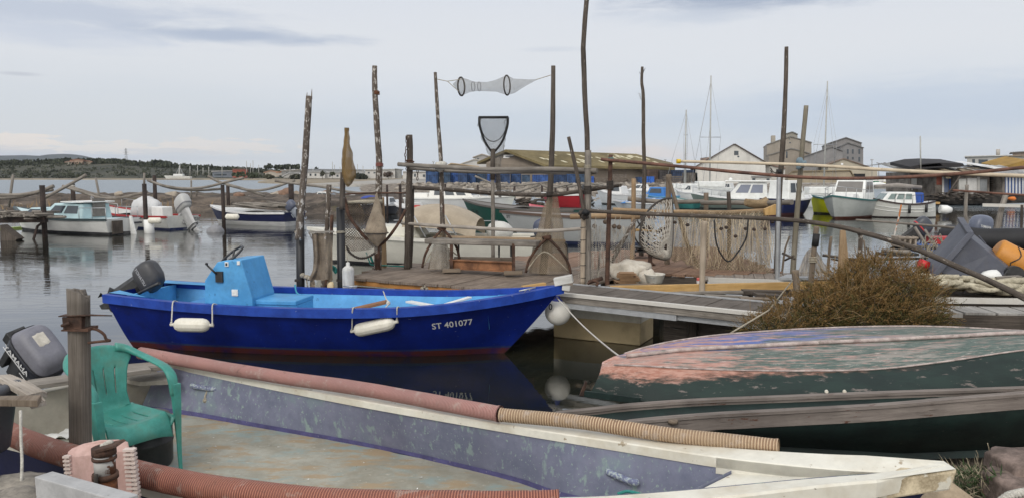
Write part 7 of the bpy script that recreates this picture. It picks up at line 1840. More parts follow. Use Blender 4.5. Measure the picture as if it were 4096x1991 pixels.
boxpx('container', 'brown shipping container right of the olive warehouse', 2590, 2640, 678, 736, 168, 4, crate_mat((.06, .035, .025)), 'container')
boxpx('container', 'dark container left of the navy one', 2640, 2690, 682, 736, 166, 4, crate_mat((.035, .03, .03)), 'container')
boxpx('container', 'long navy container left of the white warehouse', 2692, 2818, 681, 736, 164, 4, crate_mat((.015, .03, .07)), 'container')
boxpx('crate', 'grey-brown crate pile before the navy container', 2742, 2790, 692, 738, 150, 3, crate_mat((.085, .075, .065)), 'crate')
for x0, x1, y0, c_, lab, nm in ((3412, 3452, 718, (.012, .07, .40), 'blue crates left of the white bales on the right quay', 'crate'), (3546, 3582, 731, (.50, .40, .02), 'yellow tub on the right quay', 'tub'), (3588, 3608, 728, (.50, .22, .03), 'orange-yellow tub right of the yellow one', 'tub'), (3616, 3634, 726, (.50, .32, .02), 'second yellow tub close to the shacks', 'tub'), (3497, 3516, 726, (.02, .16, .09), 'green tarpaulin bundle on the right quay', 'bundle'), (3466, 3488, 728, (.06, .05, .045), 'brown crate before the white bales', 'crate'), (3434, 3442, 736, (.45, .03, .02), 'small red tub below the blue crates', 'tub')): boxpx(nm, lab, x0, x1, y0, 742, 128, 1.2, M('c_%d' % x0, c_, .6, .2, 2), nm)
for k in range(9):
 mb = MB(); mb.ball(W(3455 + k * 21, 722, 134), .55, (1, .8, .75), 12, rough=.35, seed=k); solo('bale', mb, white_plain, 'white wrapped bale in the row on the right quay', 'bale', 'white bales on the right quay')
mb = MB(); mb.tube(smooth_path([W(x, y, 112) for x, y in ((3462, 750), (3480, 741), (3510, 737), (3540, 741), (3550, 748))], 5), .28, 10); solo('pipe', mb, white_plain, 'white arched inflatable hull upturned at the right quay edge', 'hull')
for x, y0, y1, D, lab, lamp in ((3488, 640, 735, 190, 'street lamp right of the silos', 1), (3620, 640, 735, 120, 'wooden power pole left of the shacks', 0), (3515, 655, 735, 150, 'short utility pole below the silos', 0), (3650, 660, 720, 140, 'thin lamp pole just left of the shacks', 1), (1733, 648, 690, 230, 'twin-headed lamp left of the beige hangar', 1), (2661, 640, 690, 260, 'twin-headed lamp left of the white warehouse', 1), (3577, 690, 740, 115, 'short grey pile at the right quay edge', 0)):
 o = thing('street_lamp' if lamp else 'utility_pole', lab, 'street lamp' if lamp else 'pole', W(x, y1, D))
 mb = MB(); mb.tube([W(x, y1, D), W(x, y0, D)], D * .0005, 6); part('pole', mb, wallm((.25, .24, .22)), o)
 if lamp: mb = MB(); mb.beam(W(x - 5, y0, D), W(x + 5, y0, D), .4, .25); part('lamp_head', mb, alu, o)
mb = MB()
for y in (0, 2): mb.tube(smooth_path([W(3455, 664 + y, 170), W(3540, 655 + y, 140), W(3620, 642 + y, 120), W(3680, 650 + y, 100)], 5), .03, 4)
solo('power_line', mb, rope_d, 'sagging power line between the silos and the shacks', 'wire')
o = thing('pylon', 'lattice power pylon on the skyline of the wooded hill', 'pylon', W(506, 660, 1500))
b = W(506, 660, 1500); t_ = W(506, 594, 1500); hh = (t_ - b).z
mb = MB(); lg = []
for sx, sy in ((-1, -1), (1, -1), (1, 1), (-1, 1)): lg.append([b + V((sx * w_, sy * w_, hh * z)) for z, w_ in ((0, 3.2), (.3, 2.2), (.55, 1.3), (1, .5))]); mb.tube(lg[-1], .17, 4)
for i in range(4):
 for k in range(3): mb.tube([lg[i][k], lg[(i + 1) % 4][k + 1]], .1, 4); mb.tube([lg[i][k + 1], lg[(i + 1) % 4][k]], .1, 4)
part('tower', mb, wallm((.30, .30, .31)), o)
for z, w_ in ((.62, 4.2), (.75, 4.8), (.88, 3.4)): mb = MB(); mb.tube([b + V((-w_, 0, hh * z)), b + V((0, 0, hh * z + 1.5)), b + V((w_, 0, hh * z))], .25, 4); mb.tube([b + V((-w_, 0, hh * z)), b + V((w_, 0, hh * z))], .2, 4); part('cross_arm', mb, wallm((.30, .30, .31)), o)
def gboat(lab, xs, xb, ywl, db, fb, beam, hc, rc, dc, cabin=None, bowup=.35, nm='motorboat', below=(.02, .02, .025), wl=.06, group='moored boats', double=False, rake=.5, zoff=0, cat='boat'):
 a = Zp(xs, ywl, 0); q = ray(xb, ywl); D = a.y + db; bp = V((q.x * D / q.y, D, 0))
 d = bp - a; L = d.length; rz = math.atan2(d.y, d.x)
 o = thing(nm, lab, cat, a + UP * zoff, rz, group)
 half = smooth_tab([(0, beam * (.05 if double else .42)), (.18, beam * .46), (.45, beam * .5), (.7, beam * .42), (.88, beam * .2), (1, 0)])
 sh = smooth_tab([(0, fb + (.12 if double else .0)), (.4, fb - .02), (.75, fb + bowup * .35), (1, fb + bowup)])
 fv, fz = hull_fn(L, half, sh, -.25, rake, .12 if not double else -.1, .25, .7)
 hm = M('hull_%d_%d_%d_%d_%d' % (*[int(x * 1000) for x in hc], int(below[0] * 1000), int(wl * 100)), hc, .4, .07, 1.5, zsplit=[(wl, below)], grime=(tuple(x * .6 for x in hc), 2, .4, (.3, 1, 1)))
 part('hull', hull_mesh(fv, 24, 8), hm, o, local=True)
 part('gunwale', rail_mesh(fv, .03, .09, .07, 24), M('rail_%d_%d_%d' % tuple(int(x * 1000) for x in rc), rc, .5, .1, 3), o, local=True)
 dm = M('deck_%d_%d_%d' % tuple(int(x * 1000) for x in dc), dc, .5, .08, 3, grime=(tuple(x * .55 for x in dc), 3, .4))
 dk_ = MB(); t0 = .0 if cabin and cabin.get('full') else .5
 dk_.grid(lambda u, v: (lambda t: V((fv(t, 1, 1).x, lerp(-1, 1, v) * max(0, abs(fv(t, 1, 1).y) - .05), fv(t, 1, 1).z - .04 + .05 * (1 - (2 * v - 1) ** 2))))(lerp(t0, .985, u)), 14, 6)
 if t0: inn = inner_mesh(fv, max(.15, fb * .4), .06, 18); dk_.add(inn)
 part('deck', dk_, dm, o, local=True)
 if cabin:
  for c in cabin['blocks']:
   x0, x1, h, w, rk0, rk1, nw = c[:7]; cm = c[7] if len(c) > 7 else dm; gm = c[8] if len(c) > 8 else glass_d; z0 = c[9] if len(c) > 9 else None
   X0, X1 = L * x0, L * x1; zb = z0 if z0 is not None else pw(sh, (x0 + x1) / 2) - .05; hw = beam * w / 2
   prof = [V((X0, 0, zb)), V((X0 + rk0, 0, zb + h)), V((X1 - rk1, 0, zb + h)), V((X1, 0, zb))]
   mb = MB(); tp = .86
   mb.loft([[V((p.x, -hw * (tp if p.z > zb + .01 else 1), p.z)) for p in prof], [V((p.x, hw * (tp if p.z > zb + .01 else 1), p.z)) for p in prof]], sm=False)
   part('cabin', mb, cm, o, local=True, bevel=.05)
   for s in (-1, 1):
    for k in range(nw):
     u0, u1 = .1 + .8 * k / nw + .03, .1 + .8 * (k + 1) / nw - .03
     def q_(u, v): a_ = prof[0].lerp(prof[3], u); b_ = prof[1].lerp(prof[2], u); p = a_.lerp(b_, v); return V((p.x, s * (hw * lerp(1, tp, v) + .015), p.z))
     mb = MB(); mb.prism([q_(u0, .38), q_(u1, .38), q_(u1, .86), q_(u0, .86)], V((0, -s * .01, 0))); part('window', mb, gm, o, local=True)
   if nw:
    p = lambda v, y: prof[3].lerp(prof[2], v) + V((.015, y * hw * lerp(1, tp, v), 0))
    mb = MB(); mb.prism([p(.4, -.85), p(.4, .85), p(.88, .85), p(.88, -.85)], V((-.01, 0, 0))); part('windscreen', mb, gm, o, local=True)
 return o, fv, L
wht = (.66, .66, .64)
pale_blue = M('pale_blue_gel', (.45, .60, .63), .45, .08, 3)
def stake_rails(o, fv, L, t0, t1, h, n=4, m=None):
 mb = MB()
 for s in (-1, 1):
  P = [fv(lerp(t0, t1, i / n), 1, s) + V((0, -s * .08, 0)) for i in range(n + 1)]
  for p in P: mb.tube([p, p + UP * h], .014, 5)
  mb.tube([p + UP * h for p in P], .014, 5)
 part('railing', mb, m or steel, o, local=True)
o, fv, L = gboat('white and pale blue cabin boat with a grey aft door, far left moorings', 497, 60, 937, 2.6, .62, 1.9, wht, (.03, .05, .055), (.50, .62, .64), dict(blocks=[(.22, .62, .62, .72, .05, .9, 2, pale_blue), (.60, .80, .30, .6, .1, .5, 1, pale_blue)], full=1), wl=.10)
mb = MB(); mb.box((L * .215, -.05, 1.02), (.05, .55, .72)); part('door', mb, M('grey_ply_door', (.16, .145, .13), .8, .2, 6), o, local=True)
mb = MB(); mb.box((L * .30, 0, 1.24), (1.3, 1.4, .04)); part('roof_hatch', mb, white_plain, o, local=True)
stake_rails(o, fv, L, .01, .22, .42, 2)
mb = MB(); mb.box((-.08, .35, .30), (.05, .45, .5)); part('motor_board', mb, wood_dark, o, local=True)
mb = MB(); mb.prism([V((-.12, -.30, .70)), V((-.02, -.30, .70)), V((-.02, -.34, -.05)), V((-.30, -.34, -.05))], V((0, .06, 0))); part('rudder', mb, white_plain, o, local=True)
for s in (.35, .5): mb = MB(); mb.tube([fv(t / 12 * .9, s, -1) + V((0, -.006, 0)) for t in range(13)], .012, 4); part('strake', mb, M('lap_line', (.25, .25, .25), .7), o, local=True)
mb = MB(); mb.box((-.03, -.62, .42), (.02, .40, .07)); part('lettering', mb, M('dark_ink', (.04, .04, .05), .6), o, local=True)
o, fv, L = gboat('white open boat with bright red gunwales and a big silver outboard', 735, 352, 918, 4.2, .58, 1.9, (.60, .60, .57), (.36, .02, .02), (.58, .56, .52), None, .5, below=(.01, .02, .09), wl=.08)
mb = MB(); mb.box((1.2, .2, .72), (.8, .5, .45)); part('console', mb, white_plain, o, local=True, bevel=.04)
mb = MB(); mb.ball((2.4, .2, .80), .72, (1, .75, .78), 22, rough=.3, seed=3); part('cover', mb, M('white_tarp', (.52, .52, .52), .7, .08, 5, chips=[((.05, .05, .05), 7, .70, .03, (1, 1, 4))], bump=1., bscale=3), o, local=True)
stake_rails(o, fv, L, .45, .85, .45, 4)
outboard(o, Mx.Translation(V((-.05, -.1, .62))) @ Mx.Rotation(math.pi, 4, 'Z') @ Mx.Scale(1.75, 4), M('silver_cowling', (.42, .42, .41), .4, .1, 3, grime=((.25, .25, .25), 3, .4)), M('silver_leg', (.36, .36, .36), .5, .15, 4), tilt=R(-35), band=M('dark_band', (.16, .16, .17), .5))
tb = text_mb('SETE', V((-.02, -.5, .38)), V((0, 1, 0)), UP, .15, .0); part('lettering', tb.xf(Mx.Translation(V((-.03, -.25, 0)))), M('dark_ink', ()) if 0 else MC['dark_ink'], o, local=True)
o, fv, L = gboat('navy blue and white open boat loaded with bundles of sticks', 1182, 845, 903, 1.8, .62, 1.9, (.008, .012, .06), (.60, .60, .60), (.55, .55, .53), None, .25, below=(.55, .55, .54), wl=.20)
mb = MB(); random.seed(2)
for k in range(26): y = rnd(-.7, .7); x = rnd(-.4, 1.2); mb.tube([V((x, y, .78 + rnd(0, .22))), V((x + rnd(1.6, 2.6), y + rnd(-.3, .3), .80 + rnd(0, .25)))], rnd(.025, .045), 6)
solo('stick_bundle', mb.xf(WM[o.name]), wood_grey, 'bundle of grey sticks lying across the navy boat', 'stick bundle')
mb = MB(); p = fv(.15, 1, -1); mb.lathe([(.02, .1), (.07, .06), (.075, -.05), (.075, -.42), (.06, -.5), (.001, -.52)], WM[o.name] @ (p + V((0, -.12, -.02))), n=12); solo('fender', mb, fender_w, 'long white fender on the side of the navy boat', 'fender')
P_ = WM[o.name] @ V((-.1, .2, .62)); om = thing('outboard_motor', 'slate blue outboard motor behind the black post, on the navy boat', 'outboard motor', P_)
outboard(om, Mx.Rotation(math.pi + WM[o.name].to_euler().z, 4, 'Z') @ Mx.Scale(1.15, 4), M('slate_cowling', (.08, .09, .13), .4), M('grey_leg', (.22, .24, .28), .5), under=None, tilt=R(-45))
mb = MB(); mb.ball(W(862, 932, 31.2), .36, (1, 1, .9), 16); solo('buoy', mb, M('grey_buoy', (.20, .20, .21), .6), 'grey mooring buoy floating by the silver outboard', 'buoy')
for x, lab in ((620, 'cream fender at the dark pile left of the red-gunwaled boat'), (930, 'cream fender at the dark pile right of the silver outboard')):
 mb = MB(); c = W(x, 883 if x < 700 else 868, 30.5); mb.tube([c - V((.28, 0, 0)), c - V((.22, 0, 0)), c + V((.2, 0, 0)), c + V((.26, 0, 0))], [.05, .12, .12, .04], 12); solo('fender', mb, fender_w, lab, 'fender')
mb = MB(); c = W(596, 905, 30.6); mb.tube([c + UP * .25, c - UP * .5], .19, 14); solo('buoy', mb, white_plain, 'white cylinder buoy between the two left boats', 'buoy')
pile_m = M('tarred_pile', (.016, .012, .011), .85, .4, 4, (.04, .026, .021))
for x, y0, y1, w_, lab in ((168, 742, 950, 20, 'tall dark pile at the stick platform, far left'), (577, 736, 930, 17, 'dark pile between the pale blue boat and the red-gunwaled boat'), (290, 736, 812, 17, 'dark pile with two white bands behind the pale blue boat'), (617, 702, 775, 15, 'dark pile with green cord behind the white tarp'), (890, 740, 920, 15, 'dark pile just right of the silver outboard'), (911, 740, 825, 14, 'dark pile behind the pile right of the silver outboard'), (1164, 736, 820, 22, 'broad dark pile by the splintered pole'), (1548, 740, 790, 9, 'thin dark pile right of the tall flaking pole'), (1600, 738, 960, 12, 'dark pile just left of the chained post')):
 D = 2.3 * F / (y1 - 700) if y1 > 830 else 41
 o = thing('pile', lab, 'pile', W(x, y1, D), group='dark mooring piles')
 a = W(x, y0, D); mb = MB(); mb.tube([V((a.x, a.y, -.5)), a], w_ * D / F / 2, 10, wob=.06); part('post', mb, pile_m, o)
 if 'bands' in lab:
  for y in (743, 756): mb = MB(); mb.tube([W(x, y - 2, D), W(x, y + 3, D)], w_ * D / F / 2 * 1.15, 10); part('band', mb, rope_w, o)
for x0, y0, x1, y1, D, lab in ((35, 830, 53, 700, 30, 'thin grey stick leaning left of the stick platform'), (405, 826, 383, 712, 36, 'thin grey stick behind the pale blue boat'), (577, 740, 577, 692, 33, 'thin pale stick on top of the dark pile'), (765, 800, 765, 722, 44, 'thin pale stick on the breakwater, left of the silver outboard'), (786, 785, 786, 750, 44, 'short pale stick on the breakwater')):
 mb = MB(); mb.tube([W(x0, y0, D), W(x1, y1, D)], .05, 6); solo('stick', mb, wood_grey, lab, 'stick', 'sticks standing in the water')
for pts, D, lab in ((((0, 782), (90, 779), (160, 766), (215, 745)), 29, 'upper grey pole lashed to the far left pile'), (((0, 793), (70, 790), (160, 768), (212, 760)), 29.3, 'lower grey pole lashed to the far left pile'), (((180, 792), (280, 738), (345, 700)), 34, 'grey pole slanting up over the banded pile'), (((250, 745), (330, 770), (400, 792), (480, 792), (590, 768)), 36, 'long sagging pole between the banded pile and the next pile'), (((280, 748), (380, 778), (500, 800)), 36.4, 'second sagging pole below the long sagging one'), (((590, 722), (660, 745), (740, 755), (820, 750), (910, 728), (975, 712)), 39, 'upper sagging pole over the red-gunwaled boat'), (((600, 726), (680, 752), (780, 762), (885, 757)), 39.3, 'lower sagging pole over the red-gunwaled boat'), (((832, 705), (880, 730), (960, 752), (1060, 785)), 41, 'pole sloping down right from the forked piles'), (((905, 740), (1000, 762), (1080, 755), (1180, 722)), 40, 'pole sagging towards the broad dark pile'), (((1100, 724), (1180, 735), (1300, 750), (1420, 772), (1500, 770)), 38, 'long pole from the broad dark pile behind the dock poles')):
 P = smooth_path([W(x, y, D) for x, y in pts], 6); mb = MB(); mb.tube(P, .07, 6, wob=.2); solo('pole', mb, wood_grey, lab, 'pole', 'poles lashed along the moorings')
o = thing('stick_platform', 'rough platform of grey sticks on dark beams, far left', 'platform', W(90, 890, 28.5))
mb = MB(); random.seed(12)
for k in range(70):
 x = rnd(-60, 150); y = 845 + rnd(0, 34) - max(0, x - 100) * .02; mb.tube([W(x, y, 28 + rnd(-.6, 1.2)), W(x + rnd(40, 120), y + rnd(-5, 5), 28 + rnd(-.4, 1.0))], rnd(.025, .05), 5, wob=.2)
part('sticks', mb, wood_grey, o)
mb = MB(); mb.beam(W(-40, 880, 28.2), W(185, 878, 28), .2, .22); part('beam', mb, pile_m, o); mb = MB(); mb.beam(W(-40, 865, 30), W(170, 865, 30), .2, .2); part('beam', mb, pile_m, o); mb = MB(); mb.tube([W(130, 972, 27.5), W(150, 905, 28), W(185, 880, 28)], .05, 6); part('brace', mb, pile_m, o)
mb = MB(); mb.prism([W(x, y, 27) for x, y in ((0, 900), (70, 955), (30, 985), (12, 1010), (0, 1010))], V((0, .4, 0))); solo('sunken_board', mb, wood_dark, 'brown wedge-shaped board half sunk at the left edge', 'board')
for k, (x, y, r_, lab) in enumerate(((690, 776, .42, 'pale boulder on the breakwater right of the dark pile'), (955, 777, .36, 'brown boulder on the breakwater by the second pile'), (1060, 782, .34, 'boulder left of the broad dark pile'), (1110, 778, .45, 'boulder just left of the splintered pole'), (1140, 768, .55, 'larger brown boulder behind the broad dark pile'), (1180, 778, .5, 'boulder right of the broad dark pile'), (1090, 795, .36, 'low boulder by the broad dark pile'), (1300, 775, .5, 'boulder behind the burlap posts'), (1375, 785, .45, 'boulder behind the bottle-shaped net'), (475, 771, .28, 'small pale boulder in the middle of the breakwater'))):
 mb = MB(); mb.ball(W(x, y + 7, 52), r_ * .8, (1.3, 1, .8), 12, rough=.6, seed=k * 4.1); solo('boulder', mb, M('boulder_%d' % (k % 3), [(.36, .31, .25), (.24, .15, .105), (.28, .225, .175)][k % 3], .95, .3, 2, bump=.8, bscale=8), lab, 'boulder', 'boulders on the breakwater')
mb = MB(); random.seed(14)
for k in range(500):
 D = 64 + 86 * random.random() ** .8; x = rnd(1580, 2800); v = (D - 64) / 86
 mb.ball(V(((x - 2048) / F * D, D, -.3 + .85 * sst(0, .8, v) + .12)), rnd(.15, .62) * rnd(.6, 1), (rnd(.9, 1.6), 1, rnd(.5, .9)), 7, rough=.6, seed=k)
solo('rubble', mb, M('rubble_stone', (.17, .145, .118), .95, .45, .5, (.27, .24, .205), bump=.6, bscale=6), 'bank of pale rubble stones below the warehouses', 'rubble', kind='stuff')
mb = MB()
for k in range(900):
 x = rnd(-46, -8); y = rnd(44.5, 50); p = V((x, y, rnd(-.05, .5))); h = rnd(.2, .55)
 if NZ.noise(V((x * .3, 0, 1))) < .05: continue
 mb.poly([p + V((-.03, 0, 0)), p + V((.03, 0, 0)), p + V((rnd(-.2, .2), rnd(-.1, .1), h))])
solo('dry_grass', mb, M('dry_reed', (.24, .165, .085), .9, .3, 1), 'dry tan reeds along the near side of the breakwater', 'grass', kind='stuff')
can = M('beige_canopy', (.33, .275, .205), .9, .08, 2, (.38, .32, .245))
o, fv, L = gboat('white motorboat with a beige canvas canopy, moored just behind the dock', 2190, 1235, 1056, .6, .72, 2.1, (.64, .62, .55), (.62, .60, .54), (.60, .58, .50), dict(blocks=[(.50, .82, .28, .6, .2, .7, 0)]), .2)
mb = MB()
def cpy(u, v):
 x = lerp(1.75, 3.6, u); a = math.pi * v
 return V((x, .98 * math.cos(a), 1.0 + .58 * math.sin(a) ** .6 * (.62 + .38 * math.sin(math.pi * min(1, .12 + .88 * (u)) ) ** .5 if u < .98 else .55) - (.32 * (1 - u) ** 3)))
mb.grid(cpy, 20, 14); part('canopy', mb, can, o, local=True)
mb = MB()
for x in (2.2, 3.0):
 for s in (-1, 1): mb = MB(); mb.tube([V((x, s * .98, .75)), V((x + .3, s * .98, 1.3))], .018, 6); part('frame', mb, steel, o, local=True)
mb = MB(); mb.tube([V((1.4, -.98, 1.05)), V((4.3, -.98, 1.05))], .016, 6); part('frame', mb, steel, o, local=True)
mb = MB(); mb.ball((1.25, .1, .84), .36, (1, .8, .75), 16, rough=.12); part('cover', mb, M('pale_tarp', (.52, .51, .48), .8, .1, 4, bump=.4, bscale=8), o, local=True)
mb = MB(); mb.box((3.45, -.72, 1.02), (.16, .03, .14)); part('port_lamp', mb, M('red_lamp', (.10, .01, .01), .4), o, local=True)
outboard(o, Mx.Translation(V((.15, -.1, .62))) @ Mx.Rotation(math.pi, 4, 'Z') @ Mx.Scale(1.15, 4), M('navy_cowling', (.05, .06, .10), .4), black_plastic, 'YAMAHA', white_plain, tilt=R(-8))
o, fv, L = gboat('dark green wooden boat with lettered bow behind the bench', 2330, 1853, 935, 3.6, .95, 1.7, (.006, .055, .04), (.10, .09, .08), (.12, .10, .08), None, .3, below=(.01, .02, .02), rake=.8)
def bowtext(o, fv, L, s, txt, t0, z, size, col):
 def fn(x, y):
  lo, hi = .3, 1.
  for _ in range(16):
   mid = (lo + hi) / 2; zz = z + y
   p = fv(mid, max(0, min(1, (zz + .25) / (fv(mid, 1, s).z + .25))), s)
   if p.x > t0 * L - x: hi = mid
   else: lo = mid
  p.y += s * .012; return p
 part('lettering', text_mb(txt, V(), V((1, 0, 0)), UP, size, fn=fn), col, o, local=True)
bowtext(o, fv, L, 1, 'ST 40', .90, .62, .24, M('dark_letters', (.015, .015, .017), .6))
o, fv, L = gboat('long pale grey wooden boat with lettered bow behind the tall cone net', 2620, 2000, 978, .9, .98, 1.9, (.36, .37, .37), (.09, .055, .04), (.22, .20, .18), None, .1, below=(.02, .03, .08), wl=.12, rake=.9)
bowtext(o, fv, L, 1, 'ST', .955, .80, .14, MC['dark_letters'])
o, fv, L = gboat('white cabin cruiser with two dark windows behind the landing net pole', 1640, 2062, 857, -1.5, 1.0, 2.5, (.60, .61, .61), (.66, .66, .63), (.68, .67, .63), dict(blocks=[(.22, .66, .55, .66, .1, .5, 3), (.02, .22, .30, .6, .0, .1, 0)], full=1), .15, below=(.01, .03, .16), wl=.14, nm='cabin_cruiser')
stake_rails(o, fv, L, .7, .97, .3, 3)
gboat('small white boat with a black stern and red bundle, behind the chained post', 1720, 1580, 868, 1, .55, 1.7, (.02, .022, .03), (.6, .6, .6), (.6, .6, .58), dict(blocks=[(.3, .6, .3, .6, .1, .4, 0)]), .2, nm='motorboat')
mb = MB(); mb.ball(W(1664, 837, 42), .28, (1.4, 1, .8), 12, rough=.3); solo('bundle', mb, M('red_bundle', (.40, .06, .05), .7), 'red bundle in the small black and white boat', 'bundle')
gboat('small white motorboat seen end on behind the push net', 1490, 1590, 862, 3, .6, 1.7, (.05, .055, .07), (.6, .6, .6), (.56, .58, .60), dict(blocks=[(.35, .7, .45, .6, .1, .4, 1)]), .2)
mb = MB(); mb.ball(W(1480, 800, 48), .5, (1.3, 1, .55), 12); solo('tarpaulin', mb, M('blue_tarp', (.03, .06, .30), .7, .2, 3), 'blue tarpaulin hump behind the push net', 'tarpaulin')
gboat('white cruiser with metal rails behind the short frayed post', 1180, 1420, 836, -1, .7, 2.0, wht, (.6, .6, .6), (.62, .62, .60), dict(blocks=[(.4, .75, .5, .6, .2, .8, 2)], full=1), .3)
o, fv, L = gboat('red open boat with a white top and black motor, behind the leaning pole', 2340, 2165, 834, 2, .95, 2.0, (.30, .012, .02), (.62, .62, .6), (.60, .6, .58), None, .1)
outboard(o, Mx.Translation(V((-.1, 0, .9))) @ Mx.Rotation(math.pi, 4, 'Z') @ Mx.Scale(1.5, 4), black_plastic, black_plastic, tilt=R(-30), plain=True)
gboat('pinkish red plastic dinghy left of the tall cone net', 2215, 2118, 872, 1, .55, 1.3, (.42, .07, .09), (.5, .1, .12), (.4, .08, .1), None, .15, nm='dinghy')
mb = MB(); mb.beam(W(2060, 842, 44), W(2330, 845, 44), 1.5, .25); solo('pontoon', mb, M('lime_pontoon', (.26, .34, .08), .8, .2, 2), 'lime green floating pontoon behind the grey wooden boat', 'pontoon')
mb = MB(); mb.beam(W(-20, 925, 33), W(78, 918, 33), 1.2, .22); solo('pontoon', mb, MC['lime_pontoon'], 'lime green pontoon end at the left edge', 'pontoon')
mb = MB(); random.seed(19)
for k in range(40): x = rnd(2060, 2170); y = rnd(800, 830); mb.tube([W(x, y, 50), W(x + rnd(20, 60), y + rnd(-10, 6), 49)], rnd(.04, .08), 5)
solo('stick_pile', mb, wood_dark, 'dark heap of sticks left of the red boat', 'driftwood', kind='stuff')
o, fv, L = gboat('white boat with a small oval-windowed cabin and lettered bow, bow to the left', 2575, 2385, 824, 2.2, .85, 1.9, (.60, .61, .61), (.5, .5, .5), (.66, .66, .65), dict(blocks=[(.38, .72, .62, .7, .15, .35, 1)], full=1), .45, below=(.02, .02, .02), wl=.16)
gboat('white motor cruiser behind the oval-windowed boat', 2640, 2450, 800, 1, .9, 2.2, wht, (.6, .6, .6), (.66, .66, .65), dict(blocks=[(.2, .7, .6, .7, .3, 1., 2)], full=1), .2)
gboat('boat with a bright blue cabin right of the knobbly pole', 2700, 2570, 815, 2, .6, 1.9, (.12, .30, .42), (.1, .28, .5), (.04, .20, .52), dict(blocks=[(.2, .75, .75, .8, .15, .3, 1, M('bright_blue_cabin', (.03, .17, .48), .5, .1, 2))], full=1), .3)
o, fv, L = gboat('dinghy under a blue and white tarpaulin behind the tan net rail', 2690, 2448, 842, 1, .5, 1.9, (.5, .53, .56), (.5, .5, .5), (.12, .27, .50), dict(blocks=[(.1, .85, .35, .8, .3, .8, 0, M('blue_white_tarp', (.07, .20, .45), .7, .2, 2, chips=[((.42, .47, .52), 3, .52, .06)]))], full=1), .15, nm='dinghy')
o, fv, L = gboat('white pilothouse boat with big grey windows and green-grey hull, centre right', 3120, 2760, 838, 1.6, .75, 2.3, (.16, .20, .18), (.66, .67, .66), (.66, .66, .65), dict(blocks=[(.14, .60, 1.12, .74, .1, .85, 2, None, M('smoky_glass', (.14, .16, .22), .1, .1, 2, spec=.8))], full=1), .35) if 0 else gboat('white pilothouse boat with big grey windows and green-grey hull, centre right', 3120, 2760, 838, 1.6, .75, 2.3, (.16, .20, .18), (.66, .67, .66), (.66, .66, .65), dict(blocks=[(.14, .60, 1.12, .74, .1, .85, 2, white_gel, M('smoky_glass', (.14, .16, .22), .1, .1, 2, spec=.8))], full=1), .35)
mb = MB(); mb.box((L * .36, 0, 1.88), (L * .5, 1.9, .08)); part('roof', mb, white_gel, o, local=True, bevel=.03); mb = MB(); mb.ball((L * .55, 0, 1.98), .13, n=10); part('radar', mb, white_gel, o, local=True)
stake_rails(o, fv, L, .55, .97, .4, 4)
for xs, xb, y, lab, c_ in ((2810, 2700, 806, 'cluster boat with grey rails left of the pilothouse boat, lower hull', wht), (2880, 2760, 792, 'small white cruiser behind the pilothouse boat, left', wht), (2960, 2850, 788, 'small white cruiser with rails behind the pilothouse roof', wht)):
 o, fv, L = gboat(lab, xs, xb, y, 1.5, .8, 2.2, c_, (.6, .6, .6), (.64, .64, .62), dict(blocks=[(.25, .7, .7, .7, .2, .8, 2)], full=1), .3); stake_rails(o, fv, L, .6, .97, .5, 4)
gboat('teal hulled open boat left of the pilothouse boat', 2790, 2690, 838, 1, .6, 1.7, (.03, .16, .15), (.05, .2, .2), (.3, .35, .33), None, .2)
o, fv, L = gboat('navy and white boat with a boxy wheelhouse behind the mossy pole', 3085, 3235, 862, 1.5, .95, 2.2, (.012, .018, .07), (.6, .6, .6), (.62, .63, .62), dict(blocks=[(.15, .6, 1.1, .72, .1, .3, 2, white_gel)], full=1), .2, below=(.08, .03, .03), wl=.15)
o, fv, L = gboat('white pilothouse boat with a bright yellow hull side', 3290, 3250, 858, -3.2, .95, 2.2, (.44, .42, .01), (.02, .09, .09), (.64, .64, .62), None, .3, wl=.08) if 0 else gboat('white pilothouse boat beside the yellow hull, bow to the left', 3445, 3325, 866, -3.0, 1.0, 2.3, (.40, .42, .40), (.02, .10, .10), (.66, .66, .64), dict(blocks=[(.12, .52, 1.15, .76, .1, .5, 2, white_gel, M('tinted_glass', (.16, .15, .14), .15, .1, 2)), (.5, .8, .3, .6, .1, .5, 0)], full=1), .25, below=(.09, .03, .02), wl=.12)
stake_rails(o, fv, L, .5, .97, .5, 4)
gboat('sailing boat hull in bright yellow with a green rail, right of the mossy pole', 3400, 3240, 858, 1.2, .95, 2.2, (.42, .44, .012), (.02, .10, .10), (.64, .64, .62), dict(blocks=[(.3, .7, .4, .6, .1, .6, 1)], full=1), .15, below=(.015, .015, .02), wl=.10, rake=.2)
o, fv, L = gboat('white double-ended traditional boat with a dark rail, three side windows and a rolled awning', 3735, 3432, 870, .4, .78, 2.0, (.60, .60, .56), (.035, .02, .018), (.62, .62, .60), dict(blocks=[(.30, .78, .62, .66, .05, .5, 3, white_gel, glass_g)], full=1), .45, below=(.03, .02, .02), wl=.06, double=True, rake=.35)
mb = MB(); mb.tube([V((L * .18, 0, 1.62)), V((L * .5, 0, 1.74)), V((L * .8, 0, 1.66))], [.10, .12, .08], 10, wob=.2); part('rolled_awning', mb, M('grey_awning', (.26, .235, .215), .9, .15, 4), o, local=True)
mb = MB(); mb.box((L * .24, .2, 1.05), (.5, .5, .6)); part('cover', mb, M('blue_cover', (.02, .07, .30), .7, .2, 4), o, local=True, bevel=.12)
for t in (.2, .42): mb = MB(); p = fv(t, .8, 1); mb.tube([p + V((.0, .04, .18)), p + V((0, .04, -.30))], .07, 10); part('fender', mb, black_plastic, o, local=True)
c_ = fv(0, .55, 1); mb = MB(); mb.tube([V((-.25, .1, .45)), V((-.6, .1, .42)), V((-.85, .1, .40))], [.22, .24, .14], 12); part('stern_float', mb, white_plain, o, local=True)
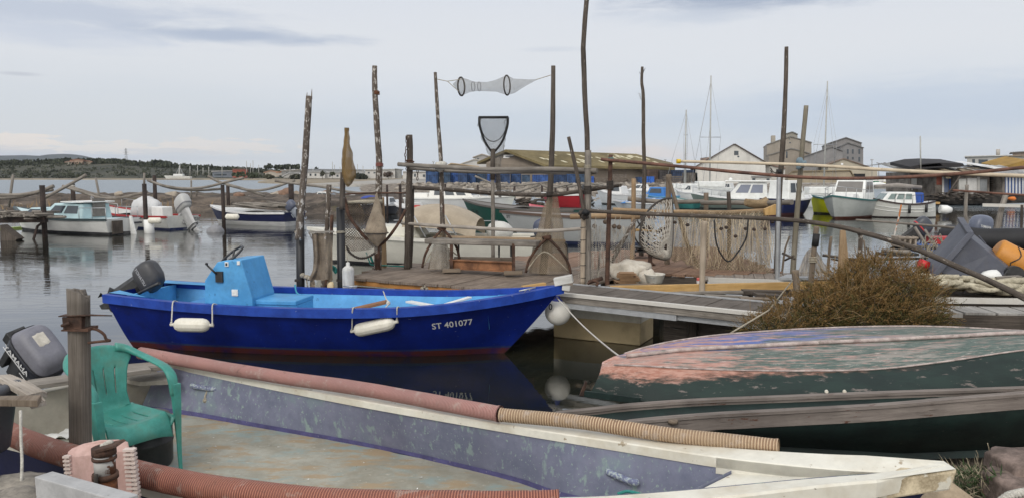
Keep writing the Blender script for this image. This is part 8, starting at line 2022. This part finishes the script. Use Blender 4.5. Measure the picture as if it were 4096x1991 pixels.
for s in (.45, .62):
 for sd_ in (-1, 1): mb = MB(); mb.tube([fv(t / 14 * .95 + .02, s + .1, sd_) + V((0, sd_ * .01, 0)) for t in range(15)], .02, 4); part('strake', mb, white_gel, o, local=True)
stake_rails(o, fv, L, .05, .6, .45, 5, rope_d)
o, fv, L = gboat('sleek white and navy motor yacht laid up before the white warehouse', 2812, 3040, 741, 3, 1.5, 3.4, (.008, .011, .035), (.66, .66, .66), (.66, .67, .67), dict(blocks=[(.12, .75, .9, .7, .3, 2.6, 3, white_gel), (.2, .6, .6, .6, .6, 1.4, 2, white_gel, glass_d, 2.3)], full=1), .45, nm='motor_yacht', rake=1.6, zoff=.45, wl=.05)
mb = MB(); mb.tube([V((2.6, -.8, 3.0)), V((3.2, -.8, 3.3)), V((3.2, .8, 3.3)), V((2.6, .8, 3.0))], .08, 6); mb.ball((3.2, 0, 3.4), .3, (1, 1, .6), 10); part('radar_arch', mb, white_gel, o, local=True)
def sail(lab, xm, ytop, ymast, ywl, Lm, tilt=0, stays=((-40, .92), (45, .92)), spread=(.62, 24), group='sailing boats'):
 D = 2.3 * F / (ywl - 700)
 a = W(xm, ywl, D); a.z = 0
 o = thing('sailboat', lab, 'sailboat', a, group=group)
 half = [(0, .7), (.3, .95), (.6, .9), (.85, .45), (1, 0)]
 fv, fz = hull_fn(Lm, [(t, w_ * Lm * .14) for t, w_ in half], [(0, Lm * .12), (1, Lm * .15)], -.3, Lm * .1)
 hb = hull_mesh(fv, 14, 6); hb.xf(Mx.Translation(V((Lm * .45, 0, 0))) @ Mx.Rotation(math.pi, 4, 'Z')); part('hull', hb, white_gel, o, local=True)
 mb = MB(); mb.box((0, 0, Lm * .17), (Lm * .35, Lm * .16, Lm * .07)); part('cabin', mb, white_gel, o, local=True, bevel=.06)
 top = W(xm + tilt, ytop, D); mb = MB(); mb.tube([a + UP * .5, top], [max(.05, D * .0011), max(.04, D * .0008)], 7); part('mast', mb, M('mast_alloy', (.36, .36, .34), .5, .1, 4), o)
 st = MB(); h = top.z
 for dx, f in stays: st.tube([a + V((dx * D / F, 0, .8)), a.lerp(top, f)], max(.012, D * .00022), 4)
 if spread:
  c = a.lerp(top, spread[0]); w_ = spread[1] * D / F; st.tube([c - V((w_, 0, 0)), c + V((w_, 0, 0))], D * .0004, 4)
  for s in (-1, 1): st.tube([a + V((s * w_ * .5, 0, .8)), c + V((s * w_, 0, 0)), a.lerp(top, .96)], max(.01, D * .00018), 4)
 if st.v: part('rigging', st, steel, o)
 return o
sail('sailboat with a bare mast and raking forestay, left of the twin-spreader mast', 2738, 440, 760, 794, 7, 7, ((-85, .98), (60, .98)), (.72, 8))
sail('sailboat with the tallest mast among the moored boats', 2838, 303, 745, 792, 8, 6, ((-80, .95), (-30, .6)), (.50, 42))
sail('sailboat whose leaning mast rises behind the yellow hull', 3292, 325, 790, 828, 7, 18, ((-60, .9), (60, .92)), (.50, 46))
mb = MB(); mb.tube([W(3683, 690, 60), W(3681, 545, 60)], .05, 6); solo('mast', mb, M('mast_alloy', (.36, .36, .34)), 'lone thin mast standing by the left shack', 'mast')
sail('white sailboat moored off the wooded hill', 716, 662, 712, 719, 13, 3, ((-20, .9), (22, .9)), None, 'far sailing boats')
random.seed(44)
for k, (x, y) in enumerate(((760, 666), (790, 664), (812, 672), (835, 668), (888, 668), (986, 645), (1002, 655), (1012, 642), (1035, 660), (1160, 668), (1252, 676), (1330, 648), (1338, 660), (1360, 668), (1430, 658), (1452, 664), (1495, 666))):
 D = 360 + (x - 760) * .02; b_ = W(x, 704, D); o = thing('sailboat', 'distant sailboat mast above the far shore', 'sailboat', b_, group='distant masts')
 mb = MB(); mb.tube([b_, W(x, y, D)], .16, 5); part('mast', mb, M('mast_alloy', (.36, .36, .34)), o)
for k, x in enumerate((1781, 1911, 1971, 2058, 2168, 2222, 2270)):
 mb = MB(); b_ = W(x, 790, 70); mb.tube([V((b_.x, 70, -.3)), W(x, 737 + (k % 3) * 4, 70)], .10, 7); solo('pile', mb, pile_m, 'short dark pile in the row below the rubble bank', 'pile', 'piles below the rubble bank')
mb = MB()
for pts in (((1990, 745), (2080, 742), (2200, 728)), ((1990, 752), (2060, 768), (2160, 740)), ((2160, 735), (2200, 752), (2290, 735)), ((1900, 705), (1975, 738)), ((2270, 748), (2360, 735), (2440, 748))): mb.tube(smooth_path([W(x, y, 68) for x, y in pts], 4), .09, 5)
solo('pole_fence', mb, wood_grey, 'thin grey poles strung between the short piles below the rubble bank', 'pole fence')
def shack(lab, x0, x1, y0, y1, D, dp, panels, roof_c, lean=6):
 o = thing('shack', lab, 'shack', W((x0 + x1) / 2, y1, D), group='fishing shacks')
 mb = MB(); mb.prism([W(x0, y0, D), W(x1, y0, D), W(x1, y1, D), W(x0, y1, D)], V((0, dp, 0))); part('wall', mb, M('shack_board', (.10, .085, .072), .9, .4, 1.5, (.17, .15, .13)), o)
 for i, (a, b, c, d, col, nm) in enumerate(panels): part(nm, winmb(a + b / 2, c + d / 2, b, d, D - .02 - .012 * i, .05), M('panel_%d_%d_%d' % tuple(int(q * 500) for q in col), col, .8, .15, 1.2, grime=(tuple(q * .45 for q in col), 1.5, .7, (1, 1, .3))), o)
 m = MB(); r0, r1 = W(x0 - 8, y0 + 2, D - .6), W(x1 + 8, y0 + lean, D - .6); e = V((0, dp + 1.2, .8))
 for k in range(22):
  a, b = r0.lerp(r1, k / 22), r0.lerp(r1, (k + .9) / 22); z = UP * (.05 if k % 2 else 0); m.prism([a + z, b + z, b + z + UP * .06, a + z + UP * .06], e * rnd(.9, 1.05))
 part('roof', m, M('sheet_%d' % int(roof_c[0] * 1000), roof_c, .8, .35, 1, grime=((.05, .045, .04), 1.2, .6)), o)
 return o
dk_ = (.035, .03, .028)
shack('left shack of grey and white panels on the floating platform', 3640, 3742, 690, 772, 62, 4, [(3650, 16, 705, 34, (.5, .5, .49), 'panel'), (3672, 34, 716, 56, (.20, .19, .18), 'panel'), (3712, 24, 712, 26, (.26, .25, .24), 'window'), (3716, 18, 745, 26, (.30, .29, .27), 'panel'), (3646, 4, 712, 50, (.45, .44, .42), 'post'), (3704, 5, 700, 72, dk_, 'post')], (.30, .30, .295), 4)
shack('shack with a rust red panel and a blue door', 3742, 3830, 694, 788, 60, 4, [(3746, 20, 704, 36, (.20, .055, .035), 'panel'), (3768, 7, 704, 78, (.56, .55, .53), 'post'), (3776, 16, 712, 66, (.14, .17, .25), 'panel'), (3796, 22, 714, 74, (.03, .10, .36), 'door'), (3820, 10, 704, 82, (.13, .12, .11), 'panel')], (.15, .14, .13), 3)
shack('wide shack with dirty white double doors', 3830, 3958, 700, 788, 59, 4.5, [(3834, 30, 716, 70, (.46, .455, .43), 'door'), (3868, 38, 714, 72, (.52, .51, .49), 'door'), (3908, 10, 708, 76, (.40, .39, .37), 'panel'), (3919, 28, 718, 64, (.24, .25, .255), 'panel')], (.44, .435, .42), 4)
o = shack('shack with blue and white striped boards at the right edge', 4010, 4160, 704, 778, 58, 4, [(4022 + k * 13, 6.5, 706, 70, (.55, .56, .57), 'stripe') for k in range(8)] , (.40, .40, .40), 2)
part('striped_wall', winmb(4070, 741, 100, 72, 57.99, .03), M('stripe_blue', (.03, .07, .22), .7, .2, 2), o)
o = thing('timber_rack', 'dark rack of stacked timbers between the white doors and the striped shack', 'rack', W(3985, 775, 59.5))
mb = MB()
for k in range(9): mb.beam(W(3955 + rnd(-3, 3), 712 + k * 7.5, 59.5), W(4016 + rnd(-4, 4), 711 + k * 7.5, 59.5), .8, .10)
part('timbers', mb, wood_dark, o); mb = MB(); mb.prism([W(x, y, 60.2) for x, y in ((3955, 700), (4015, 700), (4015, 782), (3955, 782))], V((0, 3, 0))); part('backing', mb, pile_m, o)
mb = MB(); random.seed(6)
for k in range(34): x = rnd(3650, 3950); y = 672 + rnd(0, 26); mb.beam(W(x, y, 60.5), W(x + rnd(15, 60), y + rnd(2, 16), 59), .35, .06)
solo('scrap_boards', mb, WOOD('scrap_wood', (.16, .12, .075), (.33, .28, .21)), 'scrap boards and laths strewn over the shack roofs', 'scrap boards', kind='stuff')
for pts, c_, lab in ((((3640, 668), (3700, 655), (3760, 652), (3852, 655), (3860, 668), (3760, 672), (3640, 680)), (.022, .02, .022), 'black tarpaulin over the shack roofs'), (((3676, 662), (3760, 654), (3772, 664), (3678, 670)), (.42, .37, .27), 'cream roofing roll on the black tarpaulin'), (((3910, 664), (3940, 664), (4040, 678), (4010, 682)), (.62, .62, .62), 'white corrugated sheet on the shack roofs'), (((4010, 668), (4110, 640), (4110, 676), (4010, 680)), (.28, .17, .04), 'ochre sloping roof at the right edge')):
 mb = MB(); mb.prism([W(x, y, 60 if 'ochre' not in lab else 70) for x, y in pts], V((0, 3.2, .4))); solo('roof_sheet', mb, M('sheet_' + lab[:10].replace(' ', '_'), c_, .8, .25, 1), lab, 'roof sheet')
mb = MB(); mb.prism([W(x, y, 58) for x, y in ((3742, 786), (3960, 784), (4170, 778), (4170, 812), (3800, 818), (3742, 800))], V((0, 7, 0))); solo('floating_platform', mb, M('black_platform', (.016, .014, .014), .9, .5, 2, (.04, .035, .03)), 'black floating platform carrying the fishing shacks', 'platform')
mb = MB(); random.seed(9)
for k in range(46): x = rnd(3690, 3960); y = rnd(772, 800); mb.beam(W(x, y, 57.5), W(x + rnd(15, 60), y + rnd(-10, 12), 56.5), .2, .07)
solo('driftwood', mb, wood_dark, 'heap of broken boards along the waterline of the shacks', 'driftwood', kind='stuff')
mb = MB(); mb.beam(W(3722, 812, 50), W(3755, 813, 50), .3, .14); solo('plank', mb, wood_yellow, 'pale plank floating by the broken boards', 'plank')
mb = MB(); mb.ball(W(4048, 795, 57.4), .25, (1.3, 1, .6), 10, rough=.3); solo('buoy', mb, M('orange_cloth', (.60, .17, .03), .7), 'orange bundle on the black platform at the right edge', 'bundle')
mb = MB(); mb.tube([W(3775, 800, 57), W(3840, 706, 57)], .06, 6); solo('pole', mb, wood_dark, 'dark pole leaning across the blue door', 'pole')
